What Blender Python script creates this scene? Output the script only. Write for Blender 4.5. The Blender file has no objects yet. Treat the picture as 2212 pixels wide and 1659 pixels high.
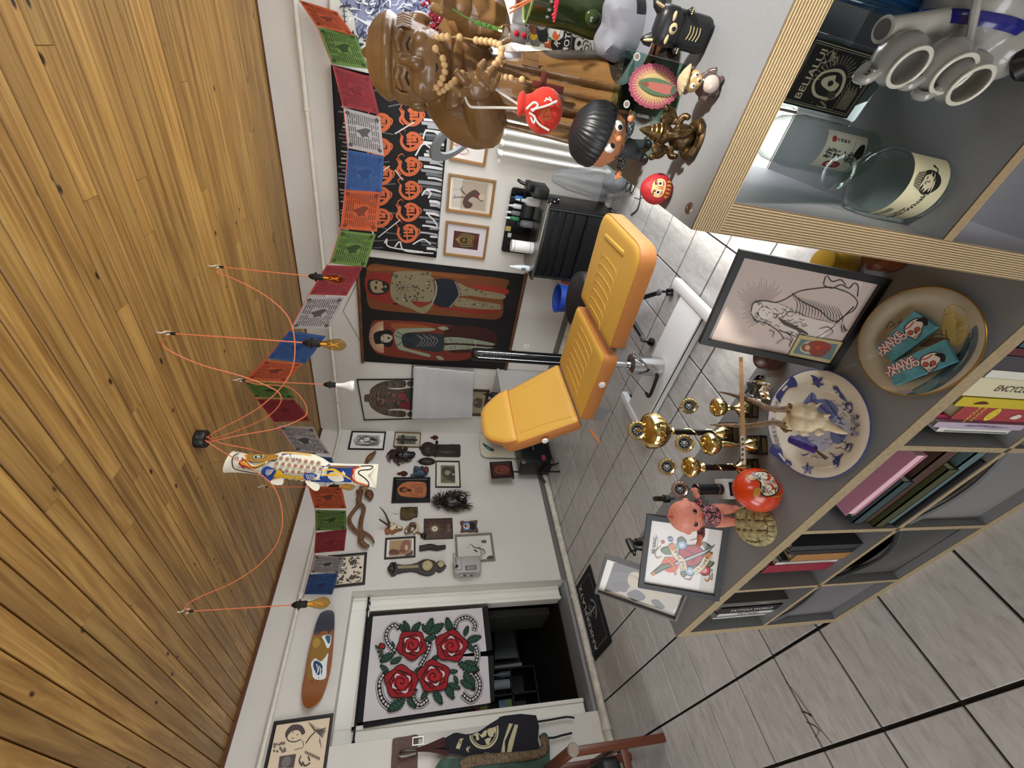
import bpy, bmesh, math, random
from mathutils import Vector as V, Matrix as Mx, Euler
import numpy as np
PI = math.pi
sc = bpy.context.scene
C = sc.collection
rnd = random.Random(7)

# ------------------------------------------------------------------ camera
CR = ((0.64110726, -0.76563199, 0.05281225), (-0.13757967, -0.18235807, -0.97355912), (0.75501875, 0.61688993, -0.22224648))
FPX, EYE = 887.535, 1.675
cd = bpy.data.cameras.new('camera'); cam = bpy.data.objects.new('camera', cd); C.objects.link(cam)
cd.sensor_fit = 'HORIZONTAL'; cd.sensor_width = 36; cd.lens = 36 * FPX / 2212; cd.clip_start = .01
cr, cdn, cf = (V(r) for r in CR)            # the phone was held on its side: the room's up points to the picture's left
cam.matrix_world = Mx(((cdn.x, cr.x, -cf.x, 0), (cdn.y, cr.y, -cf.y, 0), (cdn.z, cr.z, -cf.z, EYE), (0, 0, 0, 1)))
sc.camera = cam

# ------------------------------------------------------------------ light
w = bpy.data.worlds.new('sky'); sc.world = w; w.use_nodes = True
bg = w.node_tree.nodes['Background']; bg.inputs[0].default_value = (.93, .96, 1, 1); bg.inputs[1].default_value = 5.0
sun = bpy.data.lights.new('sun', 'SUN'); so = bpy.data.objects.new('sun', sun); C.objects.link(so)
sun.energy = 6; sun.angle = math.radians(4); sun.color = (1, .95, .86)
so.rotation_euler = V((.5, .72, -1.1)).to_track_quat('-Z', 'Y').to_euler()
vs = sc.view_settings; vs.view_transform = 'Standard'; vs.look = 'None'; vs.gamma = 1; vs.use_curve_mapping = False
vs.exposure = 0.3
sc.cycles.use_denoising = True
sc.cycles.max_bounces = 10; sc.cycles.diffuse_bounces = 5; sc.cycles.glossy_bounces = 4; sc.cycles.transmission_bounces = 10
sc.cycles.transparent_max_bounces = 16; sc.cycles.sample_clamp_indirect = 6; sc.cycles.caustics_refractive = False

# ------------------------------------------------------------------ helpers: picture point -> point on a real plane
XB, YA, ZC = 3.903, 4.10, 2.852
def ray(px, py):
    a, b = (1659 - py - 829.5) / FPX, (px - 1106) / FPX
    return cr * a + cdn * b + cf
def onx(px, py, X): d = ray(px, py); return V((0, 0, EYE)) + d * (X / d.x)
def ony(px, py, Y): d = ray(px, py); return V((0, 0, EYE)) + d * (Y / d.y)
def onz(px, py, Z): d = ray(px, py); return V((0, 0, EYE)) + d * ((Z - EYE) / d.z)
def height(px, py, x, y):                    # z of the point of the picture above floor point x, y
    d = ray(px, py); return EYE + d.z * (x * d.x + y * d.y) / (d.x * d.x + d.y * d.y)
def zoom(ox, oy, s): return lambda x, y: (ox + x / s, oy + y / s)

# ------------------------------------------------------------------ helpers: colour and material
def lin(c):
    if isinstance(c, str):
        c = c.lstrip('#'); c = c if len(c) == 6 else ''.join(q*2 for q in c); c = [int(c[i:i+2], 16) / 255 for i in (0, 2, 4)]
    return tuple(x / 12.92 if x <= .04045 else ((x + .055) / 1.055) ** 2.4 for x in c[:3])
MATS = {}
def mat(name, col, rough=.5, metal=0, trans=0, ior=1.45, emit=0, coat=0, sheen=0, noise=0, nscale=30, bump=0, bscale=60, alpha=1, stretch=None, aniso=0):
    if name in MATS: return MATS[name]
    m = bpy.data.materials.new(name); m.use_nodes = True; MATS[name] = m
    nt = m.node_tree; p = nt.nodes['Principled BSDF']; c = (*lin(col), 1)
    p.inputs['Base Color'].default_value = c; p.inputs['Roughness'].default_value = rough; p.inputs['Metallic'].default_value = metal
    p.inputs['Transmission Weight'].default_value = trans; p.inputs['IOR'].default_value = ior; p.inputs['Alpha'].default_value = alpha
    p.inputs['Coat Weight'].default_value = coat; p.inputs['Sheen Weight'].default_value = sheen
    if emit: p.inputs['Emission Color'].default_value = c; p.inputs['Emission Strength'].default_value = emit
    if noise or bump:
        tc = nt.nodes.new('ShaderNodeTexCoord'); mp = nt.nodes.new('ShaderNodeMapping'); nt.links.new(tc.outputs['Object'], mp.inputs[0])
        if stretch: mp.inputs['Scale'].default_value = stretch
    if noise:
        n = nt.nodes.new('ShaderNodeTexNoise'); n.inputs['Scale'].default_value = nscale; n.inputs['Detail'].default_value = 5
        nt.links.new(mp.outputs[0], n.inputs['Vector'])
        r = nt.nodes.new('ShaderNodeValToRGB'); r.color_ramp.elements[0].position = .3; r.color_ramp.elements[1].position = .7
        r.color_ramp.elements[0].color = tuple(max(0, x * (1 - noise)) for x in c[:3]) + (1,)
        r.color_ramp.elements[1].color = tuple(min(1, x * (1 + noise)) for x in c[:3]) + (1,)
        nt.links.new(n.outputs[0], r.inputs[0]); nt.links.new(r.outputs[0], p.inputs['Base Color'])
    if bump:
        n2 = nt.nodes.new('ShaderNodeTexNoise'); n2.inputs['Scale'].default_value = bscale; n2.inputs['Detail'].default_value = 6
        nt.links.new(mp.outputs[0], n2.inputs['Vector'])
        b = nt.nodes.new('ShaderNodeBump'); b.inputs['Strength'].default_value = bump; b.inputs['Distance'].default_value = .004
        nt.links.new(n2.outputs[0], b.inputs['Height']); nt.links.new(b.outputs[0], p.inputs['Normal'])
    return m
def printmat(name='print', rough=.75, sheen=0, coat=0, metal=0):
    if name in MATS: return MATS[name]
    m = mat(name, '#ffffff', rough, metal, sheen=sheen, coat=coat); nt = m.node_tree
    a = nt.nodes.new('ShaderNodeAttribute'); a.attribute_name = 'Col'
    nt.links.new(a.outputs['Color'], nt.nodes['Principled BSDF'].inputs['Base Color'])
    return m
def glass(name, col='#ffffff', rough=0, ior=1.45): return mat(name, col, rough, trans=1, ior=ior)
def thin_glass(name, col='#ffffff', ior=1.45, gloss=.02):    # clear thin wall: see-through with mirror-like edges
    if name in MATS: return MATS[name]
    m = mat(name, col); nt = m.node_tree; nt.nodes.remove(nt.nodes['Principled BSDF'])
    t, g, lw, f, x = (nt.nodes.new('ShaderNode' + k) for k in ('BsdfTransparent', 'BsdfGlossy', 'LayerWeight', 'Math', 'MixShader'))
    f.operation = 'POWER'; f.inputs[1].default_value = 3.2; lw.inputs[0].default_value = .5; nt.links.new(lw.outputs['Facing'], f.inputs[0])
    t.inputs[0].default_value = (*lin(col), 1); g.inputs['Roughness'].default_value = gloss
    for a, b in ((f.outputs[0], x.inputs[0]), (t.outputs[0], x.inputs[1]), (g.outputs[0], x.inputs[2]), (x.outputs[0], nt.nodes['Material Output'].inputs[0])): nt.links.new(a, b)
    return m

# ------------------------------------------------------------------ helpers: mesh
def rotm(rx=0, ry=0, rz=0): return Euler((rx, ry, rz)).to_matrix().to_4x4()
def tr(x, y, z): return Mx.Translation((x, y, z))
def frame_m(o, right, up, out):
    r, u, n = V(right).normalized(), V(up).normalized(), V(out).normalized()
    return Mx(((r.x, u.x, n.x, o[0]), (r.y, u.y, n.y, o[1]), (r.z, u.z, n.z, o[2]), (0, 0, 0, 1)))
def align(a, b, up=(0, 0, 1)):               # frame at a whose z runs to b
    z = (V(b) - V(a)).normalized(); u = V(up)
    if abs(z.dot(u)) > .99: u = V((1, 0, 0))
    x = u.cross(z).normalized(); y = z.cross(x)
    return Mx(((x.x, y.x, z.x, a[0]), (x.y, y.y, z.y, a[1]), (x.z, y.z, z.z, a[2]), (0, 0, 0, 1)))
def catmull(pts, n=6, closed=False):
    P = [V(p) for p in pts]; k = len(P)
    if k < 3: return P
    out = []
    for i in range(k if closed else k - 1):
        p0 = P[(i-1) % k] if closed or i > 0 else P[0] * 2 - P[1]
        p1, p2 = P[i], P[(i+1) % k]
        p3 = P[(i+2) % k] if closed or i < k - 2 else P[-1] * 2 - P[-2]
        for j in range(n):
            t = j / n
            out.append(.5 * (2*p1 + (p2 - p0) * t + (2*p0 - 5*p1 + 4*p2 - p3) * t*t + (3*p1 - p0 - 3*p2 + p3) * t**3))
    if not closed: out.append(P[-1].copy())
    return out
class MB:
    def __init__(s): s.v = []; s.f = []; s.c = []
    def add(s, vs, fs, col=None, M=None):
        k = len(s.v)
        s.v += [M @ V(p) for p in vs] if M is not None else [V(p) for p in vs]
        s.f += [tuple(i + k for i in f) for f in fs]
        s.c += [lin(col) if col is not None else (1, 1, 1)] * len(fs)
        return s
    def box(s, c, d, M=None, col=None, bev=0, seg=2):
        x, y, z = (e / 2 for e in d)
        if not bev:
            vs = [(c[0]+a*x, c[1]+b*y, c[2]+g*z) for g in (-1, 1) for b in (-1, 1) for a in (-1, 1)]
            return s.add(vs, [(0,2,3,1), (4,5,7,6), (0,1,5,4), (2,6,7,3), (0,4,6,2), (1,3,7,5)], col, M)
        bm = bmesh.new(); bmesh.ops.create_cube(bm, size=1)
        for q in bm.verts: q.co = V((q.co.x*d[0]+c[0], q.co.y*d[1]+c[1], q.co.z*d[2]+c[2]))
        bmesh.ops.bevel(bm, geom=bm.edges[:], offset=bev, segments=seg, affect='EDGES', profile=.5)
        return s.bm(bm, col, M)
    def bm(s, bm, col=None, M=None):
        bm.verts.index_update()
        s.add([q.co.copy() for q in bm.verts], [[q.index for q in f.verts] for f in bm.faces], col, M); bm.free(); return s
    def tube(s, pts, r, n=8, col=None, M=None, closed=False, caps=True, smooth=0, flat=1):
        if smooth: 
            if not isinstance(r, (int, float)):
                q = catmull([(i, x, 0) for i, x in enumerate(r)], smooth); r = [a.y for a in q]
            pts = catmull(pts, smooth, closed)
        P = [V(p) for p in pts]; k = len(P); R = r if not isinstance(r, (int, float)) else [r] * k
        vs = []; fs = []; up = None
        for i in range(k):
            t = (P[(i+1) % k] - P[i-1]) if closed or 0 < i < k-1 else (P[1] - P[0] if i == 0 else P[-1] - P[-2])
            if t.length < 1e-9: t = V((0, 0, 1))
            t.normalize()
            if up is None: up = V((0, 0, 1)) if abs(t.z) < .9 else V((1, 0, 0))
            up = up - t * up.dot(t)
            if up.length < 1e-6: up = t.orthogonal()
            up.normalize(); b = t.cross(up)
            for j in range(n):
                a = 2 * PI * j / n; vs.append(P[i] + (up * math.cos(a) * flat + b * math.sin(a)) * R[i])
        for i in range(k if closed else k - 1):
            for j in range(n):
                a, b2 = i * n + j, i * n + (j+1) % n; c2, d = ((i+1) % k) * n + (j+1) % n, ((i+1) % k) * n + j
                fs.append((a, b2, c2, d))
        if caps and not closed: fs += [tuple(range(n))[::-1], tuple(range((k-1)*n, k*n))]
        return s.add(vs, fs, col, M)
    def lathe(s, prof, n=24, M=None, col=None, wob=None, cap=True):
        vs = []; fs = []; k = len(prof)
        for i, (r, z) in enumerate(prof):
            for j in range(n):
                a = 2 * PI * j / n; q = r * (wob(a, i) if wob else 1); vs.append((q * math.cos(a), q * math.sin(a), z))
        for i in range(k - 1):
            for j in range(n): fs.append((i*n+j, i*n+(j+1) % n, (i+1)*n+(j+1) % n, (i+1)*n+j))
        if cap:
            if prof[0][0] > 1e-5: fs.append(tuple(range(n))[::-1])
            if prof[-1][0] > 1e-5: fs.append(tuple(range((k-1)*n, k*n)))
        return s.add(vs, fs, col, M)
    def ell(s, c, r, n=16, m=10, M=None, col=None):
        if isinstance(r, (int, float)): r = (r, r, r)
        T = tr(*c) @ Mx.Diagonal((*r, 1))
        return s.lathe([(math.sin(PI*i/m) if 0 < i < m else 0, -math.cos(PI*i/m)) for i in range(m+1)], n, (M @ T) if M is not None else T, col)
    def prism(s, poly, z0, z1, M=None, col=None):
        k = len(poly); vs = [(p[0], p[1], z0) for p in poly] + [(p[0], p[1], z1) for p in poly]
        fs = [tuple(range(k))[::-1], tuple(range(k, 2*k))] + [(i, (i+1) % k, k+(i+1) % k, k+i) for i in range(k)]
        return s.add(vs, fs, col, M)
    def grid(s, fn, nu, nv, col=None, M=None, thick=0):
        vs = [fn(i / nu, j / nv) for j in range(nv+1) for i in range(nu+1)]
        fs = [(j*(nu+1)+i, j*(nu+1)+i+1, (j+1)*(nu+1)+i+1, (j+1)*(nu+1)+i) for j in range(nv) for i in range(nu)]
        return s.add(vs, fs, col, M)
    def mesh(s, name, smooth=40, recalc=True):
        me = bpy.data.meshes.new(name); me.from_pydata([tuple(p) for p in s.v], [], s.f)
        if any(c != (1, 1, 1) for c in s.c):
            at = me.color_attributes.new('Col', 'FLOAT_COLOR', 'CORNER'); buf = []
            for poly, c in zip(me.polygons, s.c): buf += [*c, 1] * poly.loop_total
            at.data.foreach_set('color', buf)
        if recalc:
            bm = bmesh.new(); bm.from_mesh(me); bmesh.ops.remove_doubles(bm, verts=bm.verts, dist=1e-6); bmesh.ops.recalc_face_normals(bm, faces=bm.faces); bm.to_mesh(me); bm.free()
        if smooth:
            me.shade_smooth(); me.set_sharp_from_angle(angle=math.radians(smooth))
        return me
    def go(s, name, m, parent=None, smooth=40, M=None, mods=None, recalc=True):
        return obj(name, s.mesh(name, smooth, recalc), m, parent, M)
def obj(name, me, m=None, parent=None, M=None):
    o = bpy.data.objects.new(name, me); C.objects.link(o)
    if m is not None and me is not None and not me.materials: me.materials.append(mat(m, '#888888') if isinstance(m, str) else m)
    if parent is not None: o.parent = parent
    if M is not None: o.matrix_local = M
    return o
def tag(o, label=None, cat=None, group=None, kind=None):
    if label: o['label'] = label
    if cat: o['category'] = cat
    if group: o['group'] = group
    if kind: o['kind'] = kind
    return o
def thing(name, label, cat, M=None, group=None):
    o = bpy.data.objects.new(name, None); C.objects.link(o); o.empty_display_size = .05
    if M is not None: o.matrix_world = M if isinstance(M, Mx) else tr(*M)
    return tag(o, label, cat, group)
def struct(name, mb, m, smooth=0, label=None): return tag(mb.go(name, m, None, smooth), label, None, None, 'structure')
def fuse(mb, voxel=.003, smooth=4, name='body', decimate=0):   # one continuous skin around overlapping volumes
    me = mb.mesh(name, 0); o = bpy.data.objects.new(name, me); C.objects.link(o)
    a = o.modifiers.new('r', 'REMESH'); a.mode = 'VOXEL'; a.voxel_size = voxel
    if smooth: b = o.modifiers.new('s', 'SMOOTH'); b.iterations = smooth; b.factor = .5
    if decimate: d = o.modifiers.new('d', 'DECIMATE'); d.ratio = decimate
    dg = bpy.context.evaluated_depsgraph_get(); out = bpy.data.meshes.new_from_object(o.evaluated_get(dg))
    bpy.data.objects.remove(o); out.name = name; out.shade_smooth(); return out
TXT = {}
def text2d(s, size=1, bold=0, font=None):    # flat triangles of a line of lettering, centred, cap height about .7 size
    k = (s, bold)
    if k not in TXT:
        cu = bpy.data.curves.new('t', 'FONT'); cu.body = s; cu.align_x = 'CENTER'; cu.align_y = 'CENTER'; cu.offset = bold; cu.resolution_u = 3
        o = bpy.data.objects.new('t', cu); C.objects.link(o); dg = bpy.context.evaluated_depsgraph_get()
        me = o.evaluated_get(dg).to_mesh(); TXT[k] = ([(p.co.x, p.co.y) for p in me.vertices], [tuple(p.vertices) for p in me.polygons])
        bpy.data.objects.remove(o)
    vs, fs = TXT[k]; return [(x * size, y * size) for x, y in vs], fs
class Art:                                   # flat print: shapes laid in thin layers on a plane (local x right, y up, z out)
    def __init__(s, w=1, h=1, z=.0004, fn=None, dz=.00006): s.mb = MB(); s.w, s.h, s.z, s.dz = w, h, z, dz; s.fn = fn
    def P(s, p):
        if s.fn: return s.fn(*p)
        return ((p[0] - .5) * s.w, (p[1] - .5) * s.h)
    def lay(s, pts, col, fs=None):
        s.z += s.dz; s.mb.add([(x, y, s.z) for x, y in pts], fs or [tuple(range(len(pts)))], col); return s
    def poly(s, pts, col): return s.lay([s.P(p) for p in pts], col)
    def blob(s, pts, col, n=4): return s.lay([(q.x, q.y) for q in catmull([(*s.P(p), 0) for p in pts], n, True)], col)
    def rect(s, x0, y0, x1, y1, col): return s.poly([(x0, y0), (x1, y0), (x1, y1), (x0, y1)], col)
    def ring(s, cx, cy, r0, r1, col, n=28, ry=1):
        c = s.P((cx, cy)); s.z += s.dz; vs = []
        for i in range(n):
            a = 2 * PI * i / n
            for r in (r0, r1): vs.append((c[0] + r * math.cos(a), c[1] + r * ry * math.sin(a), s.z))
        s.mb.add(vs, [(2*i, 2*i+1, (2*i+3) % (2*n), (2*i+2) % (2*n)) for i in range(n)], col); return s
    def disc(s, cx, cy, r, col, ry=1, n=24, rot=0):
        c = s.P((cx, cy)); return s.lay([(c[0] + r * math.cos(2*PI*i/n) * math.cos(rot) - r * ry * math.sin(2*PI*i/n) * math.sin(rot), c[1] + r * math.cos(2*PI*i/n) * math.sin(rot) + r * ry * math.sin(2*PI*i/n) * math.cos(rot)) for i in range(n)], col)
    def star(s, cx, cy, r, col, k=5, q=.42, rot=PI/2):
        c = s.P((cx, cy)); return s.lay([(c[0] + (r if i % 2 == 0 else r*q) * math.cos(rot + PI*i/k), c[1] + (r if i % 2 == 0 else r*q) * math.sin(rot + PI*i/k)) for i in range(2*k)], col)
    def line(s, pts, wd, col, n=4, closed=False, taper=0):
        P = [(*s.P(p), 0) for p in pts]; P = catmull(P, n, closed) if n > 1 and len(P) > 2 else [V(p) for p in P]
        k = len(P); vs = []; s.z += s.dz
        for i in range(k):
            t = (P[(i+1) % k] - P[i-1]) if closed or 0 < i < k-1 else (P[1] - P[0] if i == 0 else P[-1] - P[-2])
            if t.length < 1e-9: t = V((1, 0, 0))
            t.normalize(); q = wd / 2 * (1 - taper * abs(2*i/(k-1) - 1) ** 1.5 if taper else 1); nn = V((-t.y, t.x, 0)) * q
            vs += [(P[i].x + nn.x, P[i].y + nn.y, s.z), (P[i].x - nn.x, P[i].y - nn.y, s.z)]
        s.mb.add(vs, [(2*i, 2*i+1, (2*i+3) % (2*k), (2*i+2) % (2*k)) for i in range(k if closed else k-1)], col); return s
    def text(s, t, cx, cy, size, col, rot=0, bold=0, sx=1):
        c = s.P((cx, cy)); vs, fs = text2d(t, size, bold)
        return s.lay([(c[0] + x*sx * math.cos(rot) - y * math.sin(rot), c[1] + x*sx * math.sin(rot) + y * math.cos(rot)) for x, y in vs], col, fs)
    def go(s, name, parent, M=None, m=None): return s.mb.go(name, m or printmat(), parent, 0, M, recalc=False)
def copy_tree(o, M=None, label=None, parent=None):
    c = o.copy(); C.objects.link(c); c.parent = parent
    if M is not None: c.matrix_world = M
    if label: c['label'] = label
    for ch in o.children: copy_tree(ch, None, None, c)
    return c
# ------------------------------------------------------------------ the room
WH=mat('plaster','#d5d1c9',.85,noise=.03,nscale=3,bump=.12,bscale=180)
WHITE=mat('white_paint','#e4e2d8',.45,bump=.05,bscale=90)
def node_mat(name,build):
 m=bpy.data.materials.new(name); m.use_nodes=True; MATS[name]=m
 build(m.node_tree,m.node_tree.nodes['Principled BSDF']); return m
def ramp(nt,pts):
 r=nt.nodes.new('ShaderNodeValToRGB'); e=r.color_ramp.elements
 while len(e)<len(pts):e.new(.5)
 for q,(p,c)in zip(e,pts):q.position=p; q.color=(*lin(c),1)
 return r
def coords(nt,scale,rand=True):
 tc=nt.nodes.new('ShaderNodeTexCoord'); mp=nt.nodes.new('ShaderNodeMapping'); mp.inputs['Scale'].default_value=scale
 oi=nt.nodes.new('ShaderNodeObjectInfo')
 if rand:
  mu=nt.nodes.new('ShaderNodeVectorMath'); mu.operation='SCALE'; mu.inputs[0].default_value=(37,53,19); nt.links.new(oi.outputs['Random'],mu.inputs['Scale'])
  ad=nt.nodes.new('ShaderNodeVectorMath'); nt.links.new(tc.outputs['Object'],ad.inputs[0]); nt.links.new(mu.outputs[0],ad.inputs[1]); nt.links.new(ad.outputs[0],mp.inputs[0])
 else:nt.links.new(tc.outputs['Object'],mp.inputs[0])
 return mp,oi
def tex(nt,kind,vec,**kw):
 n=nt.nodes.new('ShaderNodeTex'+kind); nt.links.new(vec,n.inputs['Vector'])
 for k,v in kw.items():n.inputs[k].default_value=v
 return n
def mixc(nt,fac,a,b,mode='MIX'):
 m=nt.nodes.new('ShaderNodeMix'); m.data_type='RGBA'; m.blend_type=mode
 for sock,val in((m.inputs[0],fac),(m.inputs[6],a),(m.inputs[7],b)):
  if hasattr(val,'is_output'):nt.links.new(val,sock)
  else:sock.default_value=val
 return m.outputs[2]
def b_tile(nt,p):
 mp,oi=coords(nt,(1,1,1)); rot=mp.inputs['Rotation']; rot.default_value=(0,0,.5)
 mp.inputs['Scale'].default_value=(5,15,5)
 n=tex(nt,'Noise',mp.outputs[0],Scale=1.6,Detail=8,Roughness=.68,Distortion=1.1)
 r=ramp(nt,[(.2,'#94928e'),(.42,'#b3b1ae'),(.6,'#c2c1bf'),(.85,'#d2d1cf')]); nt.links.new(n.outputs[0],r.inputs[0])
 nt.links.new(mixc(nt,oi.outputs['Random'],r.outputs[0],mixc(nt,1,r.outputs[0],(.9,.9,.9,1),'MULTIPLY')),p.inputs['Base Color'])
 p.inputs['Roughness'].default_value=.28; p.inputs['Specular IOR Level'].default_value=.55
 b=nt.nodes.new('ShaderNodeBump'); b.inputs['Strength'].default_value=.12; b.inputs['Distance'].default_value=.003
 n2=tex(nt,'Noise',mp.outputs[0],Scale=6,Detail=6); nt.links.new(n2.outputs[0],b.inputs['Height']); nt.links.new(b.outputs[0],p.inputs['Normal'])
def b_plank(nt,p):
 mp,oi=coords(nt,(26,1.1,26))
 n=tex(nt,'Noise',mp.outputs[0],Scale=1.3,Detail=7,Roughness=.6,Distortion=.7)
 r=ramp(nt,[(.25,'#67481f'),(.45,'#8e6833'),(.62,'#a98346'),(.85,'#c29d60')]); nt.links.new(n.outputs[0],r.inputs[0])
 mp2,_=coords(nt,(9,4.6,9)); vo=tex(nt,'Voronoi',mp2.outputs[0],Scale=1.0,Randomness=1.0)
 k=ramp(nt,[(.0,'#241207'),(.05,'#4f2d12'),(.1,'#ffffff'),(1,'#ffffff')]); nt.links.new(vo.outputs['Distance'],k.inputs[0])
 c=mixc(nt,1,r.outputs[0],k.outputs[0],'MULTIPLY')
 hs=nt.nodes.new('ShaderNodeHueSaturation'); nt.links.new(c,hs.inputs['Color'])
 ma=nt.nodes.new('ShaderNodeMath'); ma.operation='MULTIPLY_ADD'; ma.inputs[1].default_value=.4; ma.inputs[2].default_value=.78
 nt.links.new(oi.outputs['Random'],ma.inputs[0]); nt.links.new(ma.outputs[0],hs.inputs['Value'])
 nt.links.new(hs.outputs[0],p.inputs['Base Color']); p.inputs['Roughness'].default_value=.42
TILE,PLANK=node_mat('floor_tile',b_tile),node_mat('ceiling_wood',b_plank)
X0,Y0=-2.4,-.6  # far sides of the room, behind the camera: front has shop windows, back openings are added for light
fl=struct('floor',MB().box(((X0+XB)/2,(Y0+YA)/2,-.05),(XB-X0+.4,YA-Y0+.4,.09)),mat('grout','#191613',.95))
tm=MB().box((0,0,-.003),(.3175,.316,.012),bev=.0018,seg=1).mesh('tile',0); tm.materials.append(TILE)
rest=MB()
for i in range(-9,13):
 for j in range(-5,11):
  cx,cy=.134+.3297*(i+.5),.95+.3262*(j+.5)
  if cx<X0 or cy<Y0-.1:continue
  x0,x1,y0,y1=cx-.15875,min(cx+.15875,XB-.01),cy-.158,min(cy+.158,YA-.01)
  if x1-x0<.02 or y1-y0<.02:continue
  if i<-2:rest.box(((x0+x1)/2,(y0+y1)/2,-.003),(x1-x0,y1-y0,.012))
  elif x1<cx+.158 or y1<cy+.1575:MB().box((0,0,-.003),(x1-x0,y1-y0,.012),bev=.0018,seg=1).go('tile',TILE,fl,0,tr((x0+x1)/2,(y0+y1)/2,0))
  else:obj('tile',tm,None,fl,tr(cx,cy,0))
tag(rest.go('tile_field',TILE,fl,0),kind='stuff')
# crack and chips in one tile near the low shelf
ck=Art(fn=lambda x,y:tuple(onz(1380+x/4.056,1250+y/4.056,0).xy),z=.0032)
for q,wd in([[(1290,900),(1360,980),(1440,1090),(1530,1220),(1600,1320),(1700,1445)],.004],[[(1430,1165),(1470,1172),(1520,1205)],.007],[[(1475,1255),(1550,1290),(1600,1340)],.005],[[(1550,1390),(1580,1340),(1560,1290)],.002]):ck.line(q,wd,'#3a3632')
ck.poly([(1490,1175),(1515,1180),(1530,1215),(1500,1200)],'#2e2a27'); ck.go('crack',fl)
ce=struct('ceiling',MB().box(((X0+XB)/2,(Y0+YA)/2,ZC+.06),(XB-X0+.4,YA-Y0+.4,.08)),mat('ceiling_void','#1d1108',.9))
pw=.0826; rp=random.Random(3)
for k in range(-49,29):
 cx=1.6665+pw*k
 if cx>XB-.005 or cx<X0-.02:continue
 y=Y0-rp.random()*1.5
 while y<YA:
  L=rp.uniform(1.5,3.4); a,b=max(y,Y0-.05),min(y+L,YA)
  if b-a>.02:
   h=pw/2-.0018; x1=min(h,XB-cx)
   sec=[(-h,.006),(-h+.004,0),(x1-.004,0),(x1,.006),(x1,.016),(-h,.016)]
   MB().prism(sec,-(b-a)/2+.001,(b-a)/2-.001,rotm(PI/2)).go('plank',PLANK,ce,0,tr(cx,(a+b)/2,ZC))
  y+=L
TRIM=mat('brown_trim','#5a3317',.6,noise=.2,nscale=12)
tag(MB().box(((X0+XB)/2,YA-.011,ZC-.012),(XB-X0,.02,.026)).go('trim_1',TRIM,None,0),kind='structure')
tag(MB().box((XB-.005,(Y0+YA)/2,ZC-.004),(.012,YA-Y0,.01)).go('edge_strip',TRIM,None,0),kind='structure')  # added dark strip draws the dark ceiling edge; this wall has no moulding
NX0,NX1,NZ=.748,1.852,2.17  # door niche
wl=MB()
for x0,x1,z0,z1 in((X0-.2,NX0,-.1,ZC+.1),(NX1,XB+.2,-.1,ZC+.1),(NX0,NX1,NZ,ZC+.1)):wl.box(((x0+x1)/2,YA+.16,(z0+z1)/2),(x1-x0,.32,z1-z0))
struct('wall_left',wl,WH)
struct('wall_right',MB().box((XB+.1,(Y0+YA)/2,ZC/2),(.2,YA-Y0+.4,ZC+.2)),WH)
def holed(name,axis,at,lo,hi,holes,t=.06):
 mb=MB(); us=sorted({lo,hi,*[h[0]for h in holes],*[h[1]for h in holes]})
 for a,b in zip(us,us[1:]):
  zs=[(-.1,ZC+.1)]
  for h in holes:
   if h[0]<=a and b<=h[1]:zs=[(-.1,h[2]),(h[3],ZC+.1)]
  for z0,z1 in zs:
   c,d=((a+b)/2,at,(z0+z1)/2),(b-a,t,z1-z0)
   mb.box(c if axis=='y' else(c[1],c[0],c[2]),d if axis=='y' else(d[1],d[0],d[2]))
 return struct(name,mb,WH)
FW=[(-.07,.55,2.05,2.82),(.86,3.75,.12,2.1)]  # first opening is shaped high and narrow so sun strikes only the tall shelf top
BW=[(.1,1.6,.9,2.3),(1.9,3.3,.9,2.3)]  # unseen openings added to light the door wall and the left side
holed('wall_front','y',Y0-.03,X0-.2,XB+.2,FW); holed('wall_back','x',X0-.03,Y0-.2,YA+.2,BW)
n=0
for ax,hs in(('y',FW),('x',BW)):
 for a,b,z0,z1 in hs:
  n+=1; mb=MB(); q=Y0-.03 if ax=='y' else X0-.03
  for u0,u1,v0,v1 in((a,b,z0,z0+.03),(a,b,z1-.03,z1),(a,a+.03,z0,z1),(b-.03,b,z0,z1)):
   c,d=((u0+u1)/2,q,(v0+v1)/2),(u1-u0,.06,v1-v0)
   mb.box(c if ax=='y' else(q,c[0],c[2]),d if ax=='y' else(.06,d[0],d[2]))
  struct('window_%d'%n,mb,WHITE)  # frames also go round the added light openings
  li=bpy.data.lights.new('daylight_portal','AREA'); li.shape='RECTANGLE'; li.size=b-a; li.size_y=z1-z0; li.cycles.is_portal=True
  lo=bpy.data.objects.new('daylight_portal',li); C.objects.link(lo)
  lo.matrix_world=frame_m(((a+b)/2,q,(z0+z1)/2),(-1,0,0),(0,0,1),(0,-1,0))if ax=='y' else frame_m((q,(a+b)/2,(z0+z1)/2),(0,1,0),(0,0,1),(-1,0,0))
  # heating pipes
PIPE=mat('pipe_paint','#d8d3c6',.5,noise=.06,nscale=20,bump=.3,bscale=40)
pb=MB().tube([(X0,YA-.045,2.6),(XB-.09,YA-.045,2.6),(XB-.05,YA-.09,2.603),(XB-.045,1,2.6),(XB-.045,Y0,2.6)],.017,12)
pt=thing('heating_pipe','thin white heating pipe running along both walls under the ceiling','pipe'); pb.go('pipe',PIPE,pt)
for x in(.35,1.83,3.3):MB().tube([(x-.012,YA-.045,2.6),(x+.012,YA-.045,2.6)],.024,12).box((x,YA-.02,2.6),(.012,.04,.012)).go('clamp',PIPE,pt)
for y in(3.55,2.0,.6):MB().tube([(XB-.045,y-.012,2.6),(XB-.045,y+.012,2.6)],.024,12).box((XB-.02,y,2.6),(.04,.012,.012)).go('clamp',PIPE,pt)
PIPE2=mat('old_pipe_paint','#cfcabd',.55,noise=.22,nscale=14,bump=.5,bscale=30)
p2=thing('floor_pipe','chipped white heating pipe along the floor below the door and masks','pipe')
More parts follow.
